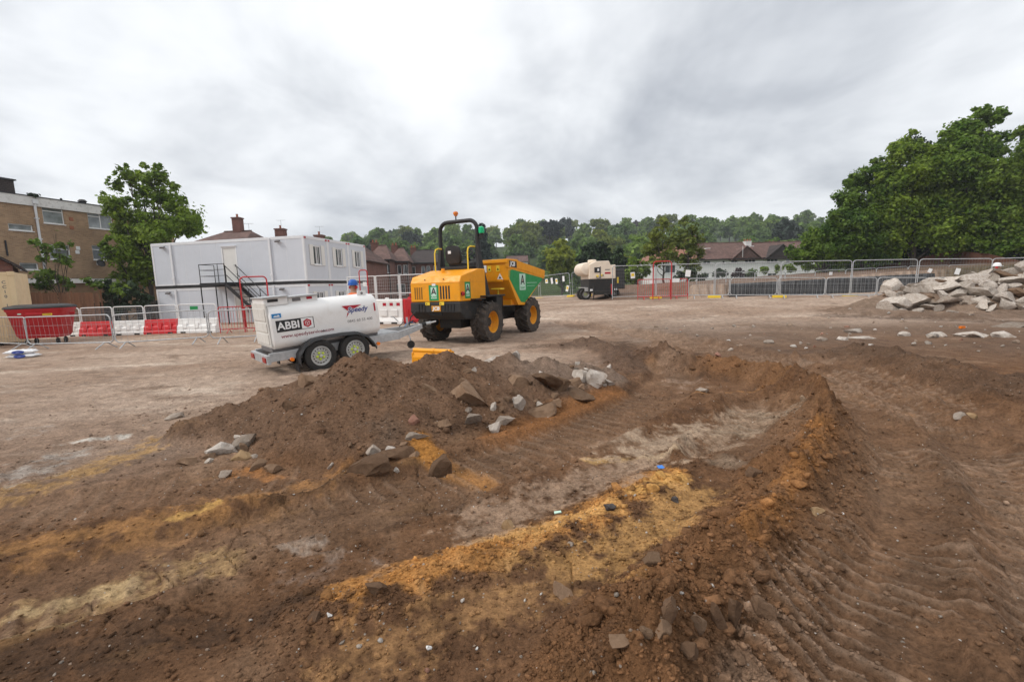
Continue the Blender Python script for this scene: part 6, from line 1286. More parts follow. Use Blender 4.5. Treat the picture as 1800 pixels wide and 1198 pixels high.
# ---------------------------------------------------------------- yellow bucket behind the heap
p0, p1 = at(723,617,8.7), at(790,616,8.3); yb = thing('digger_bucket', 'yellow steel bucket lying behind the soil heap below the tow bar', 'bucket', (p0.x, p0.y, 0.06), math.atan2(p1.y-p0.y, p1.x-p0.x)); w = math.hypot(p1.x-p0.x, p1.y-p0.y)
prof = [(0.02,0.0),(0.0,0.22),(0.03,0.32),(0.10,0.36),(0.16,0.33),(0.15,0.29),(0.10,0.31),(0.06,0.28),(0.05,0.22),(0.07,0.05),(0.45,0.0),(0.45,-0.04)]
MB().prism(prof, w, mat3((0,1,0),(0,0,1),(1,0,0),(0,0,0))).build('shell', M['yellow'], yb, bevel=0.008)
for x in (0.0, w-0.03): MB().prism([(0.0,0.0),(0.0,0.3),(0.1,0.34),(0.5,0.02),(0.45,-0.03)], 0.03, mat3((0,1,0),(0,0,1),(1,0,0),(x,0,0))).build('side_plate', M['yellow'], yb, bevel=0.006)
MB().cyl((0.02,0.06,0.345),(w-0.02,0.06,0.345),0.045,12).build('rolled_edge', M['yellow'], yb, 60); MB().cyl((w*0.50,0.06,0.345),(w*0.58,0.06,0.345),0.052,12).build('edge_collar', M['yellow'], yb, 60)
decal(rect(0,0.22,0,0.14), M['palegreen'], yb, face_right((w*0.42,-0.004,0.12)), 'hire_sticker', 0.004); text('PLANT', 0.05, M['green'], yb, face_right((w*0.42+0.11,-0.006,0.15)), align='CENTER')

# ---------------------------------------------------------------- cream generator trailer at the far fence
gx = at(1057,527,31).x; G = thing('generator_trailer', 'cream and black towed generator with round tank at the far fence', 'generator', (gx, 31.2, 0.36), R(4))
MB().prism([(-0.78,1.42),(1.05,1.42),(1.05,2.36),(0.72,2.32),(0.60,2.62),(-0.30,2.62),(-0.78,2.40)],2.6,mat3((1,0,0),(0,0,1),(0,-1,0),(0,2.6,0))).build('housing', M['cream'], G, bevel=0.05, seg=3)
MB().lathe([(0.05,0),(0.30,0.03),(0.42,0.14),(0.45,0.3),(0.45,2.2),(0.40,2.4),(0.1,2.5)],24,mat3((1,0,0),(0,0,1),(0,-1,0),(-0.88,2.55,2.12))).build('round_tank', M['cream'], G, 40)
MB().lathe([(0.3,2.55),(0.3,2.72),(0.25,2.76)],16,Matrix.Translation((-0.35,0.9,0))).build('exhaust_dome', M['cream'], G, 40)
MB().prism([(-0.80,0.50),(1.08,0.50),(1.08,1.415),(-0.80,1.415)],2.6,mat3((1,0,0),(0,0,1),(0,-1,0),(0,2.6,0))).build('lower_housing', M['chassis'], G, bevel=0.03)
MB().box(-0.05,0.03,-0.006,0.0,1.46,2.25).box(0.80,0.86,-0.012,-0.002,1.56,1.62).box(0.80,0.86,-0.012,-0.002,2.05,2.11).build('door_seam', M['greyprint'], G)
MB().box(-0.42,-0.02,-0.03,-0.002,1.85,2.2).build('control_panel', M['black'], G, bevel=0.01); MB().box(-0.22,-0.10,-0.04,-0.031,1.95,2.12).build('gauge_plate', M['labelwhite'], G)
MB().tube([(-0.3,-0.06,1.6),(-0.25,-0.15,1.4),(-0.1,-0.12,1.5),(0.02,-0.06,1.68)],0.03,8).build('hose', M['greyprint'], G, 60); MB().box(-0.3,-0.15,-0.08,-0.002,1.55,1.68).box(0.0,0.12,-0.08,-0.002,1.6,1.72).build('valve', M['labelyellow'], G, bevel=0.01)
decal(rect(0,0.4,0,0.12), M['crimson'], G, face_right((0.30,-0.002,1.74)), 'red_nameplate', 0.004); decal(rect(0,0.32,0,0.06), M['greyprint'], G, face_right((0.32,-0.002,2.0)), 'grey_nameplate', 0.004); decal(rect(0,0.14,0,0.1), M['greyprint'], G, face_right((0.08,-0.002,1.6)), 'small_plate', 0.004)
for x in (0.10,0.45): MB().box(x,x+0.28,-0.002+0.62,0.64,2.42,2.56).build('top_grille', M['pot'], G)
MB().box(-0.5,0.85,-0.35,0.0,0.35,0.62).build('front_box', M['chassis'], G, bevel=0.03); MB().tube([(0.15,-0.3,0.4),(0.15,-1.2,0.38)],0.06,8).build('drawbar', M['chassis'], G); MB().tube([(0.62,-0.5,0.35),(0.62,-0.42,1.05)],0.03,8).build('red_hand_brake', M['red'], G)
for x in (-0.55,0.98):
    MB().tube([(x,-0.25,1.1),(x,-0.25,0.0)],0.035,8).build('stabiliser_leg', M['chassis'], G); MB().box(x-0.1,x+0.1,-0.35,-0.15,-0.02,0.02).build('stabiliser_foot', M['chassis'], G)
for x in (-0.66,1.02): MB().box(x-0.08,x+0.08,-0.16,-0.05,0.62,0.75).build('lamp', M['labelwhite'], G, bevel=0.01)
for yy in (0.8,1.75):
    for s in (-1, 1):
        w_ = trailer_wheel(G, 0, 0, s, 0.40, 0.28); w_.location = (0.13+s*1.0, yy, 0.40); w_.rotation_euler = (0, 0, R(-90)*0)
for s in (-1, 1):
    MB().box(0.13+s*1.0-0.17,0.13+s*1.0+0.17,0.30,2.25,0.83,0.87).box(0.13+s*1.0-0.17,0.13+s*1.0+0.17,0.25,0.30,0.6,0.87).build('mudguard', M['rimgrey'] if s < 0 else M['chassis'], G, bevel=0.01)
MB().box(1.09,1.75,0.2,0.9,0.7,2.1).build('side_cover_flap', M['blackplastic'], G, bevel=0.02); MB().box(1.2,1.32,0.19,0.199,1.1,1.5).build('yellow_label', M['labelyellow'], G)
# ---------------------------------------------------------------- trees
def leaf_mesh(name, P, Nrm, S, mat, rg, asp=0.62):
    """one folded leaf spray per point: four corners, two faces"""
    n = len(P); a = rg.normal(size=(n, 3)); a -= (a*Nrm).sum(1)[:, None]*Nrm; a /= np.linalg.norm(a, axis=1)[:, None]+1e-9; b = np.cross(Nrm, a)
    s = S[:, None]; V = np.stack([P - a*s, P + b*s*asp + Nrm*s*0.18, P + a*s, P - b*s*asp + Nrm*s*0.18], 1).reshape(-1, 3)
    i = np.arange(n)*4; F = np.stack([np.stack([i, i+1, i+2], 1), np.stack([i, i+2, i+3], 1)], 1).reshape(-1, 3)
    me = bpy.data.meshes.new(name); me.vertices.add(len(V)); me.vertices.foreach_set('co', V.ravel().astype(np.float32))
    me.loops.add(len(F)*3); me.loops.foreach_set('vertex_index', F.ravel().astype(np.int32)); me.polygons.add(len(F))
    me.polygons.foreach_set('loop_start', (np.arange(len(F))*3).astype(np.int32)); me.polygons.foreach_set('loop_total', np.full(len(F), 3, np.int32)); me.update(calc_edges=True)
    me.materials.append(mat); return me
def crown_points(lobes, dens, rg, gap=0.0, shell=0.45, twig=0.15):
    """points spread through overlapping lobes: clumps on sub-lobes, ragged edge, gaps"""
    P = []; Nn = []
    for (c, r, fl_) in lobes:
        c = np.array(c); k = max(8, int(14 + r*9)); n = int(dens*r*r)
        d = rg.normal(size=(k, 3)); d /= np.linalg.norm(d, axis=1)[:, None]; sub = c + d*np.array([1, 1, fl_])*r*rg.uniform(0.25, 0.95, (k, 1)); sr = r*rg.uniform(0.16, 0.40, k)
        which = rg.integers(0, k, n); e = rg.normal(size=(n, 3)); e /= np.linalg.norm(e, axis=1)[:, None]
        rad = sr[which]*(1 - shell*rg.uniform(0, 1, n)**1.5); far_ = rg.uniform(0, 1, n) < twig; rad = np.where(far_, rad*rg.uniform(1.1, 2.2, n), rad)
        p = sub[which] + e*rad[:, None]*np.array([1, 1, 0.8]); P.append(p); o = p - c; o /= np.linalg.norm(o, axis=1)[:, None]+1e-9
        nn = 0.45*e + 0.35*o + 0.6*rg.normal(size=(n, 3)) + np.array([0, 0, 0.35]); Nn.append(nn/np.linalg.norm(nn, axis=1)[:, None])
    P = np.concatenate(P); Nn = np.concatenate(Nn)
    if gap > 0:
        g = gnoise(P[:, 0]*0.9 + P[:, 2]*0.31, P[:, 1]*0.9 + P[:, 2]*0.77, 5) + gnoise(P[:, 0]*0.5 - P[:, 2]*0.6, P[:, 2]*0.8 + P[:, 1]*0.3, 8); k = g > -1.1 + gap; P, Nn = P[k], Nn[k]
    return P, Nn
def tree_parts(root, lobes, base, mat, leaf, dens, seed, trunk=0.22, gap=0.3, twig=0.15, limb=True):
    rg = np.random.default_rng(seed); P, Nn = crown_points(lobes, dens, rg, gap, twig=twig); S = leaf*rg.uniform(0.6, 1.35, len(P))
    me = leaf_mesh('crown', P, Nn, S, M[mat], rg); cr_ = link(bpy.data.objects.new('crown', me), root)
    b = MB(); zt = max(l[0][2] for l in lobes); cx = float(np.mean([l[0][0] for l in lobes])); cy = float(np.mean([l[0][1] for l in lobes]))
    bz = base[2]; top = (cx*0.6+base[0]*0.4, cy*0.6+base[1]*0.4, bz+(zt-bz)*0.72); pts = []
    for i in range(7):
        t = i/6; pts.append((base[0]+(top[0]-base[0])*t+rg.normal()*0.06*(0 < i < 6), base[1]+(top[1]-base[1])*t+rg.normal()*0.06*(0 < i < 6), bz-0.2+(top[2]-bz+0.2)*t))
    b.tube(pts, [trunk*(1.25 if i == 0 else 1-0.8*i/6) for i in range(7)], 9)
    if limb:
        rmax = max(l[1] for l in lobes)
        for (c, r, f) in lobes:
            if r < 0.34*rmax: continue
            t = np.clip((c[2]-bz)/(zt-bz)*0.62, 0.15, 0.9); k = t*6; i = int(k); q = Vector(pts[i]).lerp(Vector(pts[min(6, i+1)]), k-i); e = Vector(c); m_ = q.lerp(e, 0.5)+Vector((0, 0, -0.12*(e-q).length))+Vector(rg.normal(size=3)*0.12)
            r0 = trunk*(1-0.75*t)*0.5; b.tube([tuple(q), tuple(m_), tuple(e), tuple(e+(e-m_).normalized()*r*0.35)], [r0, r0*0.65, r0*0.35, r0*0.1], 6)
            for _ in range(4):
                dd = Vector(rg.normal(size=3)); dd.z = abs(dd.z); b.tube([tuple(m_.lerp(e, 0.6)), tuple(e+dd.normalized()*r*0.45), tuple(e+dd.normalized()*r*0.85+Vector((0, 0, 0.1)))], [r0*0.4, r0*0.2, r0*0.06], 4)
    b.build('trunk', M['bark'], root, 60)
def tree_px(name, label, Y, base_px, lobes, mat, leaf, dens, seed, trunk=0.22, gap=0.3, basez=None, cat='tree', group=None, twig=0.15, spread=0.6, flat=0.9, limb=True, fray=0):
    """tree surveyed from the photograph: lobes as (pixel x, pixel y, pixel radius), standing at distance Y"""
    rg = np.random.default_rng(seed+7); x = at(base_px, 500, Y).x; z = H(x, Y) if basez is None else basez
    t = thing(name, label, cat, (x, Y, z), 0, group); L_ = []
    for (px, py, r) in lobes:
        p = at(px, py, Y); rr = r*Y/FPX; cy_ = rg.uniform(-spread, spread)*rr*1.3; L_.append(((p.x-x, cy_, p.z-z), rr, flat))
        for _ in range(fray):
            a_ = rg.uniform(-0.3, math.pi+0.3); k_ = rr*rg.uniform(0.85, 1.15); L_.append(((p.x-x+k_*math.cos(a_), cy_+rg.uniform(-0.5, 0.5)*rr, p.z-z+k_*math.sin(a_)), rr*rg.uniform(0.16, 0.34), 1.2))
    tree_parts(t, L_, (0, 0, 0), mat, leaf, dens, seed, trunk, gap, twig, limb); return t
tree_px('leafy_tree', 'leafy green tree with spiky top left of the white cabins', 34, 262, [(228,308,15),(267,312,20),(207,326,12),(244,342,28),(285,345,26),(222,366,24),(260,382,38),(303,383,32),(332,395,22),(216,408,24),(290,415,34),(250,432,36),(343,408,12),(214,448,22),(238,482,28),(206,492,20),(264,470,24)], 'leaf', 0.13, 1150, 11, 0.2, 0.62, -0.7, twig=0.42, fray=4)
tree_px('sapling', 'thin sparse-leaved sapling in front of the brick flats drainpipe', 26.5, 104, [(62,425,9),(92,412,9),(84,436,12),(108,432,10),(124,428,7),(100,455,13),(72,456,10),(118,462,9),(88,482,18),(66,500,16),(108,496,14)], 'leaf', 0.12, 620, 12, 0.07, 0.5, -0.6, twig=0.35)
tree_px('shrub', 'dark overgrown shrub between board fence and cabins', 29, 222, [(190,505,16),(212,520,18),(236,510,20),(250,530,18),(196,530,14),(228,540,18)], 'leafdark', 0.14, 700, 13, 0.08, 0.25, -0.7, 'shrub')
tree_px('shrub', 'brighter green shrub trailing over the end of the board fence', 28.2, 205, [(150,495,9),(172,500,10),(198,505,12),(222,512,12)], 'leaf', 0.12, 620, 14, 0.05, 0.35, -0.7, 'shrub')
p = fl(57, 346); q = Vector((FO[0], FO[1], 0)) + Vector((FU[0], FU[1], 0))*p[0]; t = thing('roof_weed', 'tuft of weeds growing from the parapet above the drainpipe', 'plant', (q.x+0.15, q.y-0.05, 8.7)); rg = np.random.default_rng(5); P, Nn = crown_points([((0,0,0.12),0.32,0.5)], 2200, rg); link(bpy.data.objects.new('leaves', leaf_mesh('leaves', P, Nn, 0.07*rg.uniform(0.6,1.3,len(P)), M['leafdark'], rg)), t)
# right-hand wood, every tree its own
RT = [('broadleaf tree at the left end of the right-hand wood, hanging over the hedge', 43, 1452, [(1412,446,20),(1438,428,26),(1462,440,30),(1430,450,22),(1480,450,26)], 'leafdeep', 21),
 ('broadleaf tree with sloping left side in the right-hand wood', 42, 1512, [(1470,388,24),(1492,350,26),(1520,318,24),(1540,300,20),(1495,405,40),(1535,370,40),(1462,425,28),(1550,335,30),(1515,440,40)], 'leafdeep', 22),
 ('tall broadleaf tree second from left in the right-hand wood', 41, 1602, [(1572,275,20),(1604,258,22),(1588,305,40),(1625,295,36),(1570,360,46),(1628,355,48),(1592,408,48),(1642,412,42)], 'leaf', 23),
 ('tallest tree with ragged feathery top in the right-hand wood', 40, 1705, [(1700,228,24),(1738,208,18),(1758,200,9),(1722,200,10),(1690,265,40),(1732,262,36),(1668,300,36),(1720,318,50),(1684,370,50),(1740,378,46),(1702,420,46)], 'leafdeep', 24),
 ('bright green tree at the right edge of the picture', 37, 1800, [(1802,232,20),(1800,275,40),(1772,305,34),(1835,290,45),(1790,352,50),(1845,372,55),(1785,412,46),(1840,430,50)], 'leaf', 25),
 ('dense fill tree, leaves darkened as shade, standing deep in the right-hand wood', 47, 1640, [(1600,330,60),(1680,330,65),(1560,400,60),(1640,410,65),(1720,400,65),(1780,420,55)], 'leafdark', 26),  # this and the next: dark leaves added so gaps read as shade
 ('fill tree, leaves darkened as shade, deep in the wood behind the right edge', 45, 1790, [(1760,330,55),(1830,330,60),(1800,410,65),(1870,400,60)], 'leafdark', 27)]
for lab, Y, bp_, lo, mt, sd in RT: tree_px('broadleaf_tree', lab, Y, bp_, lo, mt, 0.14, 1250 if mt != 'leafdark' else 520, sd, 0.26, 0.36, 0.8, twig=0.36, group='trees of the right-hand wood', fray=4)
tree_px('hedge', 'low bright hedge along the boundary fence right of the white houses', 49, 1420, [(1345,474,8),(1368,472,8),(1392,471,9),(1418,468,10),(1445,466,10),(1470,464,10),(1496,462,9)], 'leaf', 0.2, 420, 31, 0.05, 0.15, 0.3, 'hedge', limb=False)
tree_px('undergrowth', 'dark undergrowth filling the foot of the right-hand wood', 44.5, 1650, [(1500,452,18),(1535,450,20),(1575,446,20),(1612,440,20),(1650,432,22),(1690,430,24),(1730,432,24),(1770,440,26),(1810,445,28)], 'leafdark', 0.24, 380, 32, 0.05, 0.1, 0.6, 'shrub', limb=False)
# trees between site and houses
tree_px('round_tree', 'round yellow-green tree left of the cream generator', 76, 987, [(985,434,15),(972,448,16),(1000,447,15),(986,455,22),(970,468,14),(1002,468,14)], 'leaflime', 0.30, 330, 33, 0.2, 0.1, twig=0.1)
tree_px('evergreen_tree', 'broad dark evergreen tree behind the cream generator', 64, 1046, [(1038,438,16),(1058,434,14),(1030,456,18),(1052,455,22),(1072,450,16),(1040,475,18),(1062,478,18),(1024,470,10)], 'leafdark', 0.26, 420, 34, 0.2, 0.05, twig=0.12)
tree_px('evergreen_tree', 'dark rounded evergreen just right of the cream generator', 61, 1089, [(1090,442,11),(1084,456,14),(1096,458,13),(1088,474,16),(1092,490,14)], 'leafdark', 0.24, 420, 35, 0.16, 0.05, twig=0.06)
tree_px('shrub', 'bright green shrub left of the small red gate', 50, 1120, [(1118,460,13),(1110,474,12),(1128,474,13),(1118,490,14),(1104,486,10)], 'leaf', 0.2, 420, 36, 0.07, 0.2, cat='shrub')
tree_px('thin_leaved_tree', 'thin-leaved young tree, left of the pair before the orange roof', 49, 1168, [(1164,392,13),(1150,412,16),(1178,402,14),(1160,430,20),(1182,428,16),(1140,440,13),(1170,452,18),(1150,460,12)], 'leafolive', 0.19, 330, 37, 0.12, 0.5, twig=0.3)
tree_px('thin_leaved_tree', 'thin-leaved young tree, right of the pair before the orange roof', 47, 1208, [(1202,390,11),(1218,402,14),(1200,416,16),(1228,418,13),(1214,436,18),(1232,445,11),(1204,455,14),(1220,465,13),(1212,485,12)], 'leafolive', 0.19, 360, 38, 0.13, 0.45, twig=0.3)
tree_px('shrub', 'dark shrub at the foot of the thin-leaved trees', 46, 1212, [(1200,484,10),(1216,480,10),(1232,486,9),(1190,490,9)], 'leafdark', 0.18, 420, 39, 0.05, 0.2, cat='shrub')
for i, (px, lab, mt) in enumerate(((1266,'small dark bush before the white house with rooflight','leafdark'), (1297,'pinkish-green bush before the brown-gabled white house','leafcopper'), (1322,'small green bush right of the pinkish one by the white houses','leafhill'))): tree_px('bush', lab, 58, px, [(px-7,484,7),(px+6,482,8),(px,477,7)], mt, 0.16, 500, 41+i, 0.04, 0.15, cat='bush')
tree_px('dark_conifer', 'tall dark conical conifer directly behind the dumper roll bar', 118, 849, [(848,396,4),(848,404,6.5),(849,414,9),(848,425,12),(850,436,14),(849,448,15),(850,458,14)], 'leafconifer', 0.5, 200, 51, 0.3, 0.0, twig=0.08)
tree_px('scots_pine', 'flat-topped dark pine standing up on the skyline', 205, 966, [(956,394,7),(972,392,8),(966,400,10),(982,398,7),(974,410,9),(960,410,6)], 'leafconifer', 0.9, 55, 52, 0.5, 0.1, twig=0.1, flat=0.6)
tree_px('copper_tree', 'purplish copper-leaved tree on the skyline right of the pine', 290, 1116, [(1116,396,8),(1112,402,8),(1120,402,7)], 'leafcopper', 1.0, 32, 53, 0.5, 0.05)
tree_px('dark_conifer', 'small dark conifer on the skyline far right above the white houses', 420, 1361, [(1361,391,4),(1359,396,6),(1363,397,6)], 'leafconifer', 1.3, 20, 54, 0.5, 0.0)
tree_px('golden_tree', 'yellow-topped tree halfway up the far hillside', 190, 1053, [(1046,412,8),(1056,410,8),(1062,414,7),(1050,420,9)], 'leaflime', 0.7, 70, 55, 0.4, 0.05)
tree_px('dark_conifer', 'small dark conifer peeping over the right end of the cabins', 140, 653, [(653,424,3.5),(653,430,6),(655,437,8)], 'leafconifer', 0.5, 120, 56, 0.3, 0.0)
# hillside wood
protos = []
for k in range(9):
    rg = np.random.default_rng(70+k); h = rg.uniform(9.5, 13); r = rg.uniform(3.8, 5.2); mt = ('leafhill','leafhill','leafdeep','leafhill','leafolive','leafhill','leafconifer','leafhill','leaf')[k]
    lo = []
    for j in range(9):
        a = rg.uniform(0, 6.28); q = rg.uniform(0.2, 0.75)*r; zz = h*rg.uniform(0.38, 0.86); q *= 1.15-0.7*abs(zz/h-0.5); lo.append(((q*math.cos(a), q*math.sin(a), zz), r*rg.uniform(0.36, 0.55), 0.85))
    lo.append(((0, 0, h*0.86), r*0.42, 0.9)); lo.append(((0, 0, h*0.55), r*0.75, 0.9))
    t = bpy.data.objects.new('hillside_tree', None); t.empty_display_size = 0.3; link(t); tree_parts(t, lo, (0, 0, 0), mt, 0.55, 78, 200+k, 0.3, 0.1, 0.12, limb=False); protos.append((t, mt))
LABH = {'leafhill': 'mid-green broadleaf tree in the wood on the far hillside', 'leafdeep': 'rich green broadleaf tree in the wood on the far hillside', 'leafolive': 'olive-green broadleaf tree in the wood on the far hillside', 'leafconifer': 'near-black evergreen tree in the wood on the far hillside', 'leaf': 'fresh light green tree in the wood on the far hillside'}
rg = np.random.default_rng(4); used = set(); nh = 0
rows_ = [(84,940,1480,9),(100,830,1480,9),(118,600,1480,9),(142,600,1490,9.5),(170,600,1500,10),(204,600,1500,10.5),(244,600,1500,11),(288,600,1500,12),(325,600,1500,12.5),(400,1080,1520,15),(470,1120,1520,16),(545,1160,1520,18)]
for (Y, pa, pb_, sp) in rows_:
    xa, xb = at(pa, 480, Y).x, at(pb_, 480, Y).x; n_ = int((xb-xa)/sp)
    for i in range(n_+1):
        x = xa+(xb-xa)*(i+rg.uniform(-0.35, 0.35))/max(1, n_); y = Y+rg.uniform(-0.10, 0.10)*Y
        if y < 96 and 20 < x < 60: continue
        if abs(x - at(905,455,140).x) < 7 and y < 152: continue
        k = int(rg.choice(9, p=[.16,.15,.13,.14,.11,.13,.05,.06,.07])); src, mt = protos[k]
        o = src if k not in used else copy_tree(src); used.add(k); s = rg.uniform(0.85, 1.35)*(0.62 if Y < 110 else 0.85 if Y < 130 else 1.05 if Y < 350 else 1.3)
        o.location = (x, y, H(x, y)-0.3); o.rotation_euler = (0, 0, rg.uniform(0, 6.28)); o.scale = (s*rg.uniform(0.9, 1.2), s*rg.uniform(0.9, 1.2), s); tag(o, LABH[mt], 'tree', 'trees on the far hillside'); nh += 1
for k in range(9):
    if k not in used: 
        for c in list(protos[k][0].children): bpy.data.objects.remove(c)
        bpy.data.objects.remove(protos[k][0])

# ---------------------------------------------------------------- rubble heap
rg = np.random.default_rng(21); meshes = []
for k in range(14):
    v = chunk_verts(3, 3000+k, 14, 0.055, (0.34, 0.62)); v = v/np.abs(v).max(0)*np.array([1, rg.uniform(0.6, 1), rg.uniform(0.45, 0.8)])
    me = bpy.data.meshes.new('concrete_chunk'); me.from_pydata(v.tolist(), [], ICO[3][1].tolist()); me.materials.append(M[('concrete','greyrock','concrete','palerock','concrete','concrete','brownrock')[k % 7]]); me.polygons.foreach_set('use_smooth', [True]*len(me.polygons)); me.set_sharp_from_angle(angle=R(15)); meshes.append(me)
pl_ = []
for (px, py, s, k) in ((1745,482,0.62,1),(1790,478,0.6,4),(1712,488,0.42,6),(1768,500,0.5,2),(1640,510,0.42,1),(1618,505,0.34,4),(1570,515,0.36,1),(1700,515,0.42,4),(1735,528,0.5,2),(1790,535,0.5,0),(1760,540,0.42,3)):
    pl_.append((px, py, s, k))
cand = []
for i in range(1900):
    c = RUBBLE[rg.integers(0, len(RUBBLE))]; a = rg.uniform(0, 6.28); q = rg.uniform(0, 1)**0.6*(c[2]/0.62+0.25); x, y = c[0]+q*math.cos(a), c[1]+q*math.sin(a)*0.9
    if 13.4 < x < 27 and y < c[1]+0.8 and x > 0.825*y: cand.append((x, y, float(np.clip(np.exp(rg.normal(math.log(0.19), 0.5)), 0.09, 0.5))))
cand.sort(key=lambda c: -c[2]); kept = []
for c in cand:
    if all((c[0]-d[0])**2+(c[1]-d[1])**2 > (0.44*(c[2]+d[2]))**2 for d in kept): kept.append(c)
zs_, _ = survey(np.array([c[0] for c in kept]), np.array([c[1] for c in kept]), False)
for i, (x, y, s) in enumerate(kept[:290]):
    o = link(bpy.data.objects.new('concrete_chunk', meshes[int(rg.integers(0, 14))])); o.location = (x, y, float(zs_['z'][i])+s*0.22); o.scale = (s*rg.uniform(0.85, 1.2), s*rg.uniform(0.85, 1.2), s*rg.uniform(0.8, 1.1)); o.rotation_euler = (rg.uniform(-0.6, 0.6), rg.uniform(-0.6, 0.6), rg.uniform(0, 6.28))
    tag(o, 'pale broken concrete lump in the rubble heap on the right', 'rubble', 'concrete lumps of the rubble heap')

